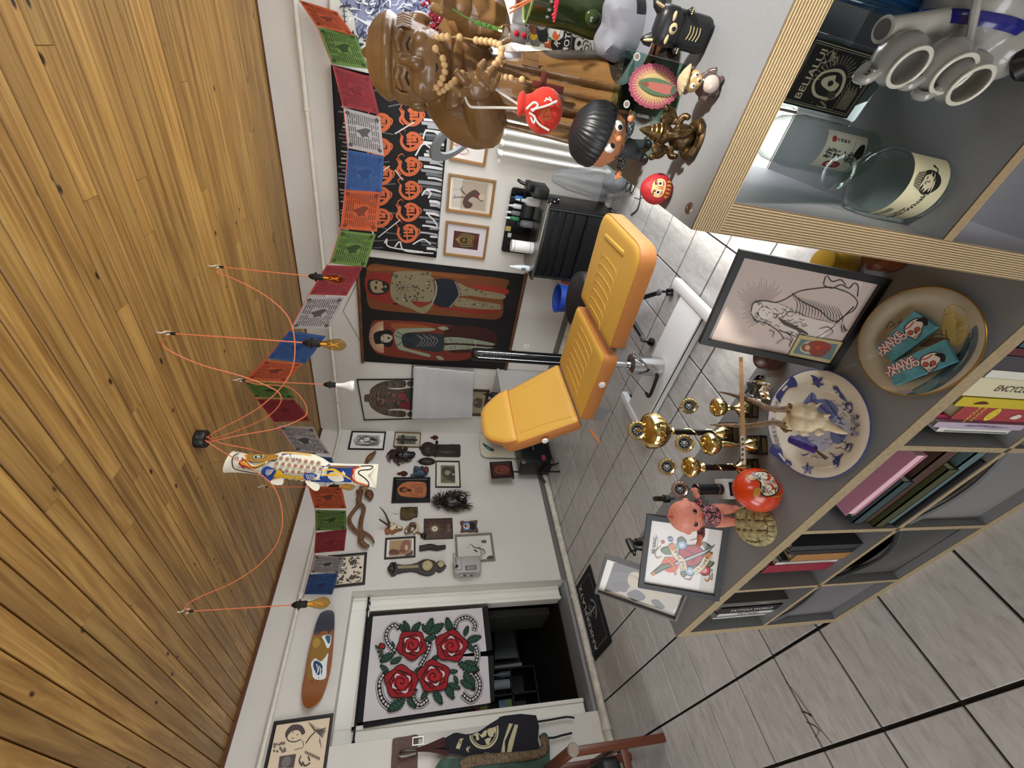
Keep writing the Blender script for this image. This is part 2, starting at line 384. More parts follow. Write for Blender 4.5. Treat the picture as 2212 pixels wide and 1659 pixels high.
MB().tube([(X0,YA-.042,.036),(XB-.09,YA-.042,.036),(XB-.045,YA-.09,.036),(XB-.045,Y0,.036)],.034,12).go('pipe',PIPE2,p2)
for x in(.62,1.1,1.66,2.4):MB().tube([(x-.014,YA-.042,.036),(x+.014,YA-.042,.036)],.039,12).go('collar',PIPE2,p2)
tag(MB().box(((NX1+XB)/2,YA-.004,.06),(XB-NX1,.012,.12)).go('baseboard_left',mat('grey_base','#6d6a66',.6),None,0),kind='structure')
tag(MB().box((XB-.004,(Y0+YA)/2,.06),(.012,YA-Y0,.12)).go('baseboard_right',MATS['grey_base'],None,0),kind='structure')
# door niche: frame, threshold, dark room behind
fy=4.25; df=MB()
for x0,x1,z0,z1,y0,y1 in((NX0+.001,.862,.115,NZ-.001,fy,fy+.14),(1.735,NX1-.001,.115,NZ-.001,fy,fy+.14),(.862,1.735,2.02,NZ,fy,fy+.14),(.846,.876,.115,2.04,fy-.018,fy+.02),(1.72,1.75,.115,2.04,fy-.018,fy+.02),(.846,1.75,2.005,2.04,fy-.018,fy+.02),(NX0+.001,.775,.12,NZ-.002,fy-.02,fy-.0005),(1.825,NX1-.001,.12,NZ-.002,fy-.02,fy-.0005)):
 df.box(((x0+x1)/2,(y0+y1)/2,(z0+z1)/2),(x1-x0,y1-y0,z1-z0),bev=.004,seg=1)
struct('door_1',df,WHITE)
th=tag(MB().box(((NX0+NX1)/2,4.3,.045),(NX1-NX0-.004,.36,.09)).go('trim_3',mat('step_grey','#8d9092',.6),None,0),kind='structure')
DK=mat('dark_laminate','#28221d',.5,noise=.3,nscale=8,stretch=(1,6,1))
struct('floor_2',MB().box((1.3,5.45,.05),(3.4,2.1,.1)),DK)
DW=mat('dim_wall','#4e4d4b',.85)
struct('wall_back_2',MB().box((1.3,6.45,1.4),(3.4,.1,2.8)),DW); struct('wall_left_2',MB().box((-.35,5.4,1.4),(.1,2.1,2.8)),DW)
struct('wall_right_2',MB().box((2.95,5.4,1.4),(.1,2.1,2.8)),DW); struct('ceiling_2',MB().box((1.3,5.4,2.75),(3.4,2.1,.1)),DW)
# ------------------------------------------------------------------ things on the walls
def wall_frame(side,o):return frame_m(o,(1,0,0),(0,0,1),(0,-1,0))if side=='A' else frame_m(o,(0,-1,0),(0,0,1),(-1,0,0))
def on_wall(side,p,off=0):return ony(*p,YA-off)if side=='A' else onx(*p,XB-off)
def hang(name,label,cat,side,p,off=0,group=None):  # root on the wall; L maps picture points to local metres
 M=wall_frame(side,on_wall(side,p,off)); t=thing(name,label,cat,M,group); Mi=M.inverted()
 def L(x,y,o=0):q=Mi@on_wall(side,(x,y),off+o); return(q.x,q.y)
 return t,L
def ring_mb(w,h,fw,d,mb=None,chamfer=.3,z0=0):  # mitred frame moulding
 mb=mb or MB(); W,H=w/2,h/2; c=fw*chamfer
 def loop(a,z):return[(-W+a,-H+a,z),(W-a,-H+a,z),(W-a,H-a,z),(-W+a,H-a,z)]
 rings=[loop(0,z0),loop(0,d),loop(fw-c,d),loop(fw,d*.55),loop(fw,z0)]
 vs=sum(rings,[]); fs=[]
 for k in range(5):
  for i in range(4):fs.append((k*4+i,k*4+(i+1)%4,((k+1)%5)*4+(i+1)%4,((k+1)%5)*4+i))
 return mb.add(vs,fs)
GLOSSP=printmat('glazed_print',.5,coat=.7)
def framed(name,label,side,tl,tr_,br,bl,fw,fcol,paper='#e8e4da',off=.002,d=.018,matw=0,matc='#efece4',cat='picture',frough=.4,glaze=True,draw=None,group=None,zf=None):
 if zf:tl,tr_,br,bl=(zf(*q)for q in(tl,tr_,br,bl))
 a,b,c,e=(on_wall(side,q,off)for q in(tl,tr_,br,bl)); o=(a+b+c+e)/4
 right=((b+c)-(a+e)).normalized(); up=((a+b)-(c+e)); up=(up-right*up.dot(right)).normalized()
 M=frame_m(o,right,up,right.cross(up)); Mi=M.inverted()
 w,h=((b-a).length+(c-e).length)/2,((a-e).length+(b-c).length)/2
 t=thing(name,label,cat,M,group)
 ring_mb(w,h,fw,d).go('frame',mat('frame_'+fcol,fcol,frough),t,30)
 iw,ih=w-2*fw+.002,h-2*fw+.002
 MB().box((0,0,.003),(iw,ih,.004)).go('backing',mat('paper_'+(matc if matw else paper),matc if matw else paper,.85),t,0)
 def L(x,y):
  if zf:x,y=zf(x,y)
  q=Mi@on_wall(side,(x,y),off); return(q.x,q.y)
 A=Art(iw-2*matw,ih-2*matw,z=.0055); A.rect(0,0,1,1,paper); A.px=Art(fn=L,z=.006)
 if draw:draw(A)
 A.px.mb.c and A.mb.add(A.px.mb.v,A.px.mb.f);
 if A.px.mb.c:A.mb.c[-len(A.px.mb.c):]=A.px.mb.c
 A.go('print',t,None,GLOSSP if glaze else printmat())
 return t,w,h,L
BK,INK='#17140f','#1c1a1c'
def scribble(A,x0,y0,x1,y1,n,wd,col,seed=1,curl=.5,taper=.6):
 r=random.Random(seed)
 for _ in range(n):
  x,y,a=r.uniform(x0,x1),r.uniform(y0,y1),r.uniform(0,6.3); P=[(x,y)]; s=(x1-x0)*r.uniform(.06,.16)
  for _ in range(r.randint(3,6)):
   a+=r.uniform(-1,1.6)*curl*2; x=min(max(x+s*math.cos(a),x0),x1); y=min(max(y+s*math.sin(a)*(y1-y0)/(x1-x0),y0),y1); P.append((x,y))
  A.line(P,wd*r.uniform(.5,1.4),col,3,taper=taper)
Z1,Z2,Z3,Z4,Z5=zoom(740,920,8.296),zoom(800,1080,7.373),zoom(640,900,3.16),zoom(480,1300,4.62),zoom(560,860,5.53)
# --- the wall with the door
def d1(A):
 A.rect(.17,.14,.83,.86,'#b9b6b0'); A.line([(.17,.14),(.83,.14),(.83,.86),(.17,.86),(.17,.14)],.004,INK,1)
 for s in range(5):A.line([(.5+.34*math.cos(a*.7+s*1.3)*(1-s*.13),.5+.42*math.sin(a*.7+s*1.3)*(1-s*.13))for a in range(8)],.009,INK,4,taper=.7)
 A.blob([(.3,.55),(.42,.72),(.6,.68),(.7,.5),(.58,.34),(.4,.36)],'#e6e3dc'); scribble(A,.22,.2,.78,.8,34,.006,INK,4)
 A.blob([(.5,.2),(.6,.26),(.66,.4),(.56,.44),(.48,.32)],'#2d2a2a')
framed('picture_frame','black framed pen drawing of a coiled creature, highest beside the room corner','A',(95,425),(165,95),(780,125),(740,440),.02,BK,'#e9e7e2',zf=Z1,draw=d1)
def d2(A):
 A.rect(.2,.16,.8,.9,'#6b6a5c'); scribble(A,.22,.2,.78,.86,40,.004,'#2f2e28',8)
 A.rect(.42,.1,.57,.95,'#26231d'); A.rect(.16,.62,.84,.76,'#26231d')
framed('picture_frame','small brown framed print with a dark cross on cream paper','A',(905,385),(940,118),(1405,135),(1390,392),.011,'#6a4322','#b7b59c',zf=Z1,draw=d2)
def d3(A):
 A.rect(0,0,1,1,'#0d0b0a')
 a=A.px; a.blob([(985,1140),(1040,1060),(1150,1010),(1280,1005),(1440,1015),(1500,1080),(1495,1230),(1440,1290),(1280,1285),(1120,1275),(1020,1240)],'#b0673a')
 a.blob([(1010,1150),(1050,1110),(1130,1105),(1180,1150),(1130,1195),(1050,1190)],'#2a160c'); a.blob([(1060,1150),(1100,1122),(1150,1130),(1170,1152),(1140,1180),(1090,1178)],'#8f4f2b')
 a.blob([(1165,1135),(1220,1140),(1240,1160),(1215,1180),(1165,1178)],'#1d0f08')
 a.line([(1220,1120),(1270,1070),(1440,1060),(1490,1110)],.006,'#3c1d0e'); a.line([(1220,1190),(1260,1250),(1450,1275)],.006,'#3c1d0e')
 for k in range(9):a.line([(1260+20*k,1080+14*(k%3)),(1300+18*k,1110+10*(k%4)),(1290+16*k,1200+8*(k%5))],.004,'#4d2814')
t,w_,h_,L_=framed('picture_frame','wide black frame with an orange leather portrait of a bearded saint','A',(875,1390),(915,945),(1570,945),(1570,1375),.035,'#0f0d0c','#0d0b0a',zf=Z1,draw=d3,d=.03)
def d4(A):
 A.rect(0,0,1,1,'#77705c'); A.blob([(.1,.05),(.2,.5),(.35,.85),(.6,.95),(.85,.8),(.9,.3),(.8,.02)],'#4a4436'); scribble(A,.15,.05,.9,.9,44,.005,'#2a261e',5)
 A.blob([(.42,.5),(.5,.7),(.66,.68),(.7,.45),(.58,.3)],'#958c74'); A.rect(.42,.02,.52,.2,'#a9a189')
framed('picture_frame','black framed sepia portrait print with wide cream mount','A',(1660,1108),(1668,635),(2095,645),(2118,1112),.014,BK,'#77705c',matw=.05,matc='#d9d4c2',zf=Z1,draw=d4)
def d5(A):
 A.rect(0,0,1,1,'#3c1d12'); c=(.5,.63)
 for k in range(24):
  a=2*PI*k/24; r=.5 if k%2==0 else.34; da=.1
  A.lay([(math.cos(a+s)*q*A.w*.95,(c[1]-.5)*A.h+math.sin(a+s)*q*A.w*.95)for s,q in((-da,.12),(0,r),(da,.12))],'#857a52')
 A.disc(.5,.63,.033,'#d8d2bd'); A.ring(.5,.63,.026,.03,'#8b8468'); A.disc(.5,.63,.009,'#5a5540'); A.rect(.32,.08,.72,.18,'#6d5a45')
 for k in range(3):A.rect(.36,.1+.026*k,.68,.11+.026*k,'#2d160d')
framed('award_plaque','dark brown wooden board with a pale sun emblem and small nameplate','A',(850,635),(850,310),(1308,295),(1315,620),.006,'#2b140c','#3c1d12',zf=Z2,draw=d5,cat='plaque',d=.012)
def d6(A):
 scribble(A,.1,.1,.9,.9,12,.0015,'#cfcbc2',3); a=A.px
 a.line([(1575,712),(1610,715),(1640,750),(1720,775),(1790,790),(1820,830),(1815,860),(1790,865)],.012,'#2d2d2b',taper=.6)
 a.blob([(1640,790),(1680,800),(1710,835),(1680,830)],'#252522'); a.line([(1540,762),(1585,750)],.004,'#6a6a66'); a.line([(1720,770),(1755,745)],.007,'#333')
 a.blob([(1770,650),(1840,645),(1840,690),(1775,685)],'#55544f'); a.blob([(1850,930),(1890,895),(1945,895),(1945,950),(1870,950)],'#4c4936')
framed('picture_frame','grey framed white sheet with a small ink sketch, lowest picture near the door','A',(1370,1010),(1340,565),(1930,535),(1990,980),.022,'#77736b','#d7d3ca',zf=Z2,draw=d6)
def d7(A):
 A.rect(.05,.08,.95,.9,'#a58a62'); a=A.px
 for c,q in(('#6c3b2c',[(290,860),(340,790),(420,800),(470,850),(400,880)]),('#86584a',[(500,690),(560,640),(620,660),(640,740),(600,840),(500,860),(470,800)]),('#c9a981',[(560,720),(600,740),(590,800),(550,790)]),('#5c3527',[(640,830),(670,800),(668,880),(540,890)])):a.blob(q,c)
 a.z+=.001
 for k in range(10):a.line([(300+25*k,830-8*(k%3)),(320+24*k,800),(340+22*k,840)],.004,'#54302a')
framed('picture_frame','black framed faded old colour photograph above the barometer','A',(220,950),(240,615),(720,590),(718,915),.018,'#1b1110','#dcd6cf',zf=Z2,draw=d7)
def d8(A):
 for k,(x0,y0,x1,y1)in enumerate(((.05,.55,.32,.95),(.36,.5,.62,.95),(.66,.55,.95,.95),(.05,.06,.45,.46),(.52,.06,.95,.48))):
  scribble(A,x0,y0,x1,y1,15,.009,'#2f2924',30+k,.9)
 for x,y in((.2,.3),(.78,.3),(.5,.75)):A.blob([(x-.08,y),(x,y+.1),(x+.08,y),(x,y-.1)],'#40372e')
 A.line([(.65,.55),(.93,.55),(.93,.93),(.65,.93),(.65,.55)],.004,'#3a332c',1)
framed('picture_frame','black framed cream sheet of small ink designs half behind the flags','A',(700,1270),(708,1199),(794,1197),(787,1266),.024,BK,'#d9ccb4',draw=d8)
def d9(A):
 a=A.px
 a.blob([(640,1290),(700,1230),(790,1235),(830,1300),(800,1330),(770,1300),(720,1290),(690,1330),(660,1370),(630,1345)],'#3b3130')
 a.blob([(690,1300),(760,1285),(790,1330),(750,1380),(690,1390),(650,1360)],'#ddc9ab'); a.line([(700,1310),(715,1300)],.006,INK); a.line([(745,1335),(760,1320)],.006,INK); a.line([(695,1365),(715,1360)],.006,'#6d3f38')
 a.line([(640,1340),(660,1385),(720,1400),(790,1375)],.006,INK); a.line([(800,1385),(810,1450),(720,1480)],.004,INK)
 for k in range(12):a.line([(920,1290),(860+16*k,1200+9*k)],.006,'#4a403a',1,taper=.5)
 for k in range(8):a.line([(930,1290),(1040-5*k,1260+14*k)],.004,'#4a403a',1)
 a.line([(930,1300),(880,1350),(835,1415)],.008,INK); a.poly([(575,1545),(740,1520),(715,1659),(560,1659)],'#40393a'); a.disc(640,1600,.03,'#6e6663')
 for k in range(9):a.line([(975+7*k//3,1350+12*k),(970+7*k//3,1400+8*k)],.002,'#57504a',1)
 r=random.Random(5)
 for k in range(16):x,y=r.uniform(510,620),r.uniform(1400,1500); a.blob([(x,y),(x+18,y-10),(x+22,y+8),(x+4,y+14)],'#5e5650')
 for k in range(9):x=830+17*k; a.line([(x,1490+8*k),(x+6,1505+8*k),(x-2,1520+8*k)],.006,INK)
 for q in([(790,1540),(770,1590),(800,1640)],[(860,1545),(875,1590)],[(800,1600),(830,1640),(880,1610)]):a.line(q,.008,INK)
framed('picture_frame','black framed cream flash sheet with a woman and flowers, cut by the picture edge','A',(343,2000),(525,1195),(1110,1120),(996,2000),.022,'#131010','#dcc9ad',zf=Z4,draw=d9)
# carved and hairy masks and oddments: local metres (u to the right, v up, w out of the wall)
DKW=mat('dark_wood','#2e2019',.55,noise=.35,nscale=22,bump=.35,bscale=45)
MIDW=mat('driftwood','#6b4a2e',.6,noise=.35,nscale=14,bump=.5,bscale=35)
BONE=mat('bone','#cfc0a2',.55,noise=.12,nscale=30,bump=.2)
REDW=mat('red_brown_wood','#43170f',.4,noise=.25,nscale=25)
def leaf_carving(label,zf,cx,cy,pts,col=REDW):
 t,L=hang('leaf_carving',label,'carving','A',zf(cx,cy)); P=[L(*zf(*p))for p in pts]
 MB().prism([(q.x,q.y)for q in catmull([(*p,0)for p in P],4,True)],.002,.016).go('leaf',col,t,30)
 return t,L
leaf_carving('single small red-brown carved leaf above the bottle relief',Z1,1650,220,[(1575,205),(1600,210),(1640,182),(1690,195),(1716,222),(1690,245),(1640,255),(1605,232),(1580,228)])
t,L=leaf_carving('pair of red-brown carved leaves on a twig under the dreadlock mask',Z1,1070,865,[(1040,855),(1075,822),(1130,830),(1168,865),(1125,905),(1075,908),(1045,885)])
P=[L(*Z1(*p))for p in[(968,865),(1000,845),(1035,840),(1042,865),(1030,890),(995,882)]]
MB().prism(P,.002,.012).go('leaf',REDW,t,30); MB().tube([(*L(*Z1(1040,830)),.008),(*L(*Z1(1040,870)),.008)],.003,6).go('twig',DKW,t)
t,L=hang('relief_carving','dark wooden relief shaped like a necked bottle with small knobs','carving','A',Z1(1760,440))
P=[L(*Z1(*p))for p in[(1372,390),(1405,385),(1430,350),(1480,315),(1540,308),(1600,325),(1640,350),(1900,355),(2090,352),(2112,375),(2112,545),(2090,568),(1700,560),(1620,548),(1520,556),(1450,535),(1410,490),(1400,440),(1372,440)]]
mb=MB().prism(P,.002,.03); q=L(*Z1(1520,430)); mb.ell((q[0],q[1],.03),(.06,.07,.035)); q2=L(*Z1(1870,460)); mb.ell((q2[0],q2[1],.03),(.055,.13,.02))
obj('body',fuse(mb,.006,3),DKW,t)
for p in((1685,330),(1660,560),(1685,410)):u,v=L(*Z1(*p)); MB().lathe([(.017,0),(.02,.03),(.012,.045)],10,tr(u,v,.02)).go('knob',DKW,t)
t,L=hang('dreadlock_mask','black carved mask with a mane of brown rope dreadlocks','mask','A',Z1(1100,560))
mb=MB(); mb.ell((0,-.01,.03),(.06,.125,.06)).ell((0,-.1,.06),(.035,.04,.03)).ell((0,-.02,.085),(.012,.045,.02)).ell((-.025,.01,.075),(.016,.011,.012)).ell((.025,.01,.075),(.016,.011,.012)).ell((0,.05,.05),(.05,.05,.04))
obj('face',fuse(mb,.006,2),mat('black_mask','#150f0d',.35),t)
r=random.Random(11); hair=MB(); DR=mat('dread_rope','#35201a',.9,noise=.3)
for k in range(30):
 a=2.55+k/29*3.9-1.95+r.uniform(-.1,.1); a=PI/2+(k/29-.5)*4.4
 u,v=.055*math.cos(a),.04+.08*math.sin(a); ln=r.uniform(.07,.12); b=a+r.uniform(-.5,.5)
 hair.tube([(u,v,.04),(u+ln*.4*math.cos(a),v+ln*.4*math.sin(a),.055),(u+ln*.75*math.cos(b),v+ln*.75*math.sin(b)-.01,.04),(u+ln*math.cos(b+.4),v+ln*math.sin(b+.4)-.02,.03)],[.008,.008,.007,.004],6,smooth=3)
hair.go('dreadlocks',DR,t)
t,L=hang('oval_mask','plain dark oval wooden mask hanging by a wire loop','mask','A',Z1(1510,645))
MB().ell((0,0,.004),(.057,.106,.045),20,12).go('body',DKW,t); MB().tube([(-.012,.1,.01),(-.006,.125,.01),(.006,.125,.01),(.012,.1,.01)],.0018,5,smooth=4).go('loop',mat('wire','#3a3734',.4,1),t)
t,L=hang('painted_mask','small lumpy blue painted mask with a dark red snout','mask','A',Z1(1400,855))
mb=MB().ell((0,0,.03),(.07,.09,.05)).ell((-.04,.06,.05),(.03,.03,.03)).ell((.04,.06,.05),(.03,.03,.03)).ell((-.045,-.01,.05),(.025,.03,.025)).ell((.045,-.01,.05),(.025,.03,.025))
obj('face',fuse(mb,.006,2),mat('blue_mask','#2d4a58',.5,noise=.6,nscale=40),t)
obj('snout',fuse(MB().ell((0,-.06,.07),(.045,.035,.04)).ell((0,-.03,.085),(.02,.03,.02)),.005,2),mat('red_mask','#5a2326',.5,noise=.3,nscale=40),t)
MB().tube([(-.05,.08,.02),(-.055,.105,.02),(-.035,.115,.02),(-.025,.09,.02)],.006,6,smooth=3).go('horn',MATS['blue_mask'],t)
for s in(-1,1):MB().ell((s*.028,.022,.077),(.014,.012,.01),8,6).go('eye',mat('pink_eye','#8d5a50',.5),t)
t,L=hang('hairy_mask','shaggy brown fur mask with a black face and white teeth','mask','A',(972,1088))
obj('face',fuse(MB().ell((0,-.03,.05),(.09,.17,.06)).ell((0,-.12,.1),(.05,.06,.05)).ell((0,.01,.1),(.025,.06,.03)).ell((-.045,.05,.085),(.03,.02,.03)).ell((.045,.05,.085),(.03,.02,.03)),.008,2),mat('black_mask','#150f0d'),t)
r=random.Random(5); fur=MB()
for k in range(620):
 a=r.uniform(0,2*PI); q=r.uniform(.75,1.15); u,v=.1*q*math.cos(a),-.02+.17*q*math.sin(a)
 if v<-.12 and abs(u)<.05:continue
 ln=r.uniform(.05,.11); d=a+r.uniform(-.7,.7); dv=-.05 if v<.1 else.01
 p=V((u,v,r.uniform(.01,.07))); e=p+V((ln*.55*math.cos(d),ln*.6*math.sin(d)+dv,r.uniform(-.01,.03))); m=(p+e)/2+V((r.uniform(-.015,.015),r.uniform(-.015,.015),.02)); sd=V((-math.sin(d),math.cos(d),0))*.003
 fur.add([p-sd,p+sd,m+sd*.8,m-sd*.8,e],[(0,1,2,3),(3,2,4)])
tag(fur.go('fur',mat('brown_fur','#3b261a',.85,noise=.5,nscale=10),t,0,recalc=False),kind='stuff')
for u,v in((-.02,-.135),(.02,-.135),(0,-.15),(-.012,-.115)):MB().ell((u,v,.145),(.006,.009,.006),8,6).go('tooth',mat('tooth','#e8e2d2',.3),t)
t,L=hang('carved_mask','small square carved mask in mottled green and brown','mask','A',Z2(615,240))
P=[L(*Z2(*p))for p in[(482,150),(600,142),(752,140),(758,230),(745,285),(690,290),(640,325),(560,336),(480,320),(475,230)]]
mb=MB().prism(P,.003,.045)
for a in range(6):u,v=L(*Z2(530+35*a,190+22*(a%3))); mb.ell((u,v,.045),(.022,.018,.018),10,6)
obj('face',fuse(mb,.006,1),mat('mottled','#4c3d17',.6,noise=.7,nscale=38),t)
t2,L2=hang('wall_spike','thin pale nail sticking out of the wall above the square carved mask','nail','A',Z2(390,230))
MB().tube([(*L2(*Z2(335,233)),.03),(*L2(*Z2(440,225)),.004)],[.001,.004],6).go('nail',mat('pale_metal','#a9a49a',.4,.6),t2)
t,L=hang('deer_skull','small roe deer skull with antlers mounted on a tan shield','skull','A',Z2(380,470))
MB().prism([(q.x,q.y)for q in catmull([(*L(*Z2(*p)),0)for p in[(225,490),(245,470),(300,440),(420,430),(500,440),(515,475),(490,500),(420,520),(350,560),(320,545),(260,560),(235,535)]],3,True)],.003,.02).go('shield',mat('tan_wood','#8a5a2f',.5,noise=.25,nscale=20),t,30)
mb=MB()
for p,rr in(((350,425),.03),((370,450),.034),((410,455),.028),((450,460),.02),((480,470),.014),((345,480),.028)):u,v=L(*Z2(*p)); mb.ell((u,v,.035),(rr,rr,rr*.8),12,8)
obj('skull',fuse(mb,.005,3),BONE,t)
for p in((372,440),(420,478)):u,v=L(*Z2(*p)); MB().ell((u,v,.055),(.009,.009,.008),8,6).go('eye_socket',DKW,t)
for q in([(310,420),(275,370),(245,325),(200,285),(150,262)],[(310,460),(260,450),(200,440),(145,430)]):
 pts=[(*L(*Z2(*p)),.04+.035*k)for k,p in enumerate(q)]; mb=MB().tube(pts,[.014,.011,.009,.007,.003][:len(pts)],7,smooth=3)
 e=pts[-2]; mb.tube([e,(e[0]-.02,e[1]-.012,e[2]+.01)],[.006,.002],6); mb.go('antler',mat('antler','#4a3524',.6,noise=.3,bump=.4),t)
t,L=hang('beaded_skull','small brown skull bundle ringed with wire hanging by a thread','ornament','A',Z2(660,470))
mb=MB(); r=random.Random(2)
for k in range(9):a=r.uniform(0,6.28); mb.ell((.045*math.cos(a),.04*math.sin(a)-.01,.03),(.025,.022,.025),10,7)
obj('body',fuse(mb,.005,2),mat('brown_bone','#5e4331',.55,noise=.45,nscale=35),t)
for k in range(3):MB().tube([(.07*math.cos(a*.5+1)*(1-.06*k),.075*math.sin(a*.5+.3),.03+.006*k)for a in range(9)],.0028,6,smooth=2).go('wire_ring',mat('brass_wire','#6f5a33',.4,.8),t)
for k in range(5):a=3.6+k*.45; MB().ell((.065*math.cos(a),.06*math.sin(a),.05),.016,10,7).go('bead',BONE,t)
MB().tube([(*L(*Z2(515,480)),.02),(*L(*Z2(600,480)),.02)],.0015,5).go('thread',mat('wire','#3a3734'),t)
t,L=hang('gourd_charm','dark little gourd charm on a twig beside the sun plaque','ornament','A',Z2(800,560))
MB().tube([(*L(*Z2(735,530)),.02),(*L(*Z2(780,545)),.022),(*L(*Z2(815,565)),.025)],[.006,.012,.008],8,smooth=3).go('twig',MATS['tan_wood'],t); u,v=L(*Z2(842,590)); MB().ell((u,v,.03),(.028,.03,.026),14,10).go('gourd',mat('black_mask','#150f0d'),t)
t,L=hang('ornate_picture','tiny scalloped copper frame with a haloed figure in black','picture','A',Z2(1570,430))
P=[L(*Z2(*p))for p in[(1430,350),(1470,342),(1520,355),(1575,345),(1640,338),(1700,335),(1702,375),(1692,430),(1712,480),(1712,522),(1650,515),(1580,522),(1520,515),(1440,525),(1440,480),(1448,430),(1432,390)]]
MB().prism([(q.x,q.y)for q in catmull([(*p,0)for p in P],3,True)],.002,.014).go('frame',mat('copper_frame','#5c3a24',.4,noise=.3,nscale=60),t,30)
a=Art(fn=lambda x,y:L(*Z2(x,y)),z=.0145); a.poly([(1475,372),(1670,365),(1672,485),(1480,495)],'#3f6f9c'); a.disc(1530,430,.035,'#cfdbe0'); a.blob([(1580,380),(1640,370),(1668,400),(1668,470),(1640,485),(1585,475)],'#14131a'); a.blob([(1500,425),(1520,400),(1565,410),(1590,430),(1560,450),(1515,450)],'#c98f6f'); a.blob([(1495,425),(1510,398),(1535,398),(1520,425),(1530,452),(1510,450)],'#241a18'); a.go('print',t)
t,L=hang('wood_piece','short dark weathered stick of wood mounted flat below the sun plaque','wood','A',Z2(985,780))
MB().tube([(*L(*Z2(*p)),.025)for p in[(780,790),(860,780),(950,765),(1060,785),(1130,775),(1195,765)]],[.03,.03,.032,.028,.024,.02],9,smooth=3).go('stick',mat('grey_wood','#302820',.7,noise=.3,nscale=15,bump=.6),t)
# barometer
t,L=hang('barometer','dark carved banjo barometer with two brass dials','barometer','A',Z2(740,1090))
up=[(275,1125),(300,1070),(330,1025),(405,1018),(420,1050),(520,1062),(640,1055),(740,1030),(790,1000),(830,980),(900,970),(970,985),(1020,1000),(1050,1030),(1075,1000),(1120,1000),(1170,1040),(1208,1078)]
dn=[(1170,1125),(1120,1160),(1080,1165),(1050,1140),(1030,1170),(980,1205),(900,1220),(830,1205),(780,1190),(740,1165),(640,1150),(520,1165),(420,1190),(395,1215),(340,1228),(310,1180)]
MB().prism([L(*Z2(*p))for p in up+dn],.002,.04).go('body',mat('barometer_wood','#20130d',.35,noise=.3),t,30)
for(x,y),rr in(((905,1080),.058),((1120,1057),.036)):
 u,v=L(*Z2(x,y)); d=MB().lathe([(rr,0),(rr,.012),(rr*.9,.016),(rr*.88,.01)],28,tr(u,v,.036)).go('bezel',mat('old_brass','#7c6a3a',.35,.9),t)
 a=Art(fn=lambda x,y:(x,y),z=.047); a.disc(u,v,rr*.88,'#b7ab83'); a.ring(u,v,rr*.6,rr*.64,'#5e5335')
 for k in range(12):a.line([(u+rr*.68*math.cos(k*.52),v+rr*.68*math.sin(k*.52)),(u+rr*.8*math.cos(k*.52),v+rr*.8*math.sin(k*.52))],.002,'#4a4128',1)
 a.line([(u,v),(u+rr*.5,v+rr*.4)],.003,'#27221a',1); a.go('dial',t)
u,v=L(*Z2(600,1098)); MB().box((u,v,.042),(.03,.2,.006)).go('thermometer',mat('thermo_plate','#8a7c5d',.5),t)
u,v=L(*Z2(345,1120)); obj('crest',fuse(MB().ell((u,v,.04),(.06,.03,.02)).ell((u-.03,v+.01,.045),.018).ell((u+.03,v+.01,.045),.018).ell((u,v+.025,.045),.02),.005,1),MATS['barometer_wood'],t)
# soap dispenser
t,L=hang('wall_dispenser','pale grey plastic dispenser with a long elbow lever beside the door','dispenser','A',Z2(1530,1110))
GP=mat('grey_plastic','#a9a4a0',.45); u,v=L(*Z2(1530,1110))
MB().box((u,v,.06),(.17,.27,.12),bev=.02,seg=3).go('body',GP,t)
a=Art(fn=lambda x,y:L(*Z2(x,y),.12),z=.121); a.poly([(1510,1050),(1685,1038),(1688,1110),(1515,1122)],'#4c4845'); a.poly([(1530,1060),(1670,1050),(1672,1102),(1532,1112)],'#8c8987'); a.go('window',t)
a=Art(fn=lambda x,y:L(*Z2(x,y),.12),z=.1214); a.rect(1425,1185,1650,1225,'#7b7775')
for k in range(4):a.rect(1435+52*k,1192,1470+52*k,1216,'#4a4644' if k%2 else '#b3afad')
a.go('label_strip',t)
for s,pts in(('lever',[(1345,1180),(1310,1080),(1305,1000)]),('lever',[(1705,1060),(1735,990),(1725,940)])):
 P=[L(*Z2(*p))for p in pts]; MB().tube([(P[0][0],P[0][1],.1),(P[1][0],P[1][1],.15),(P[2][0],P[2][1],.19)],.012,8,smooth=4,flat=1.6).go(s,GP,t)
u,v=L(*Z2(1390,1120)); MB().box((u,v,.075),(.13,.06,.14),bev=.018,seg=2).go('cap',GP,t); u,v=L(*Z2(1362,1165)); MB().ell((u,v,.13),.02,10,8).go('nozzle',mat('dark_metal','#3a3735',.4,.7),t)
# driftwood
t,L=hang('driftwood','forked brown driftwood branch hung across the wall by the fish tail','driftwood','A',Z5(1220,1250))
def q5(p,w):return(*L(*Z5(*p)),w)
mb=MB().tube([q5(p,.05)for p in[(1370,690),(1310,740),(1280,820),(1250,950),(1230,1080),(1205,1180),(1195,1270),(1200,1300)]],[.02,.026,.022,.024,.024,.03,.027,.026],9,smooth=3)
mb.tube([q5(p,.05)for p in[(1200,1290),(1130,1380),(1080,1460),(1090,1530),(1150,1610),(1210,1650)]],[.024,.02,.022,.022,.02,.022],9,smooth=3)
mb.tube([q5(p,.06)for p in[(1200,1290),(1255,1350),(1225,1480),(1215,1580),(1230,1660)]],[.022,.02,.024,.022,.024],9,smooth=3)
z3=lambda p,w:(*L(*Z3(*p)),w)
mb.tube([z3(p,.055)for p in[(430,795),(450,815),(440,860),(465,895),(500,905)]],[.026,.028,.03,.026,.016],9,smooth=3)
mb.tube([z3(p,.055)for p in[(455,810),(490,825),(520,855),(532,885)]],[.022,.018,.014,.01],8,smooth=3).tube([q5((1290,760),.05),q5((1340,750),.07),q5((1390,680),.07)],[.03,.026,.016],8,smooth=3)
for p in((1178,1150),(1180,1240),(1100,1560),(1240,1420)):mb.ell(q5(p,.06),.022,8,6)
obj('branch',fuse(mb,.007,2),MIDW,t)
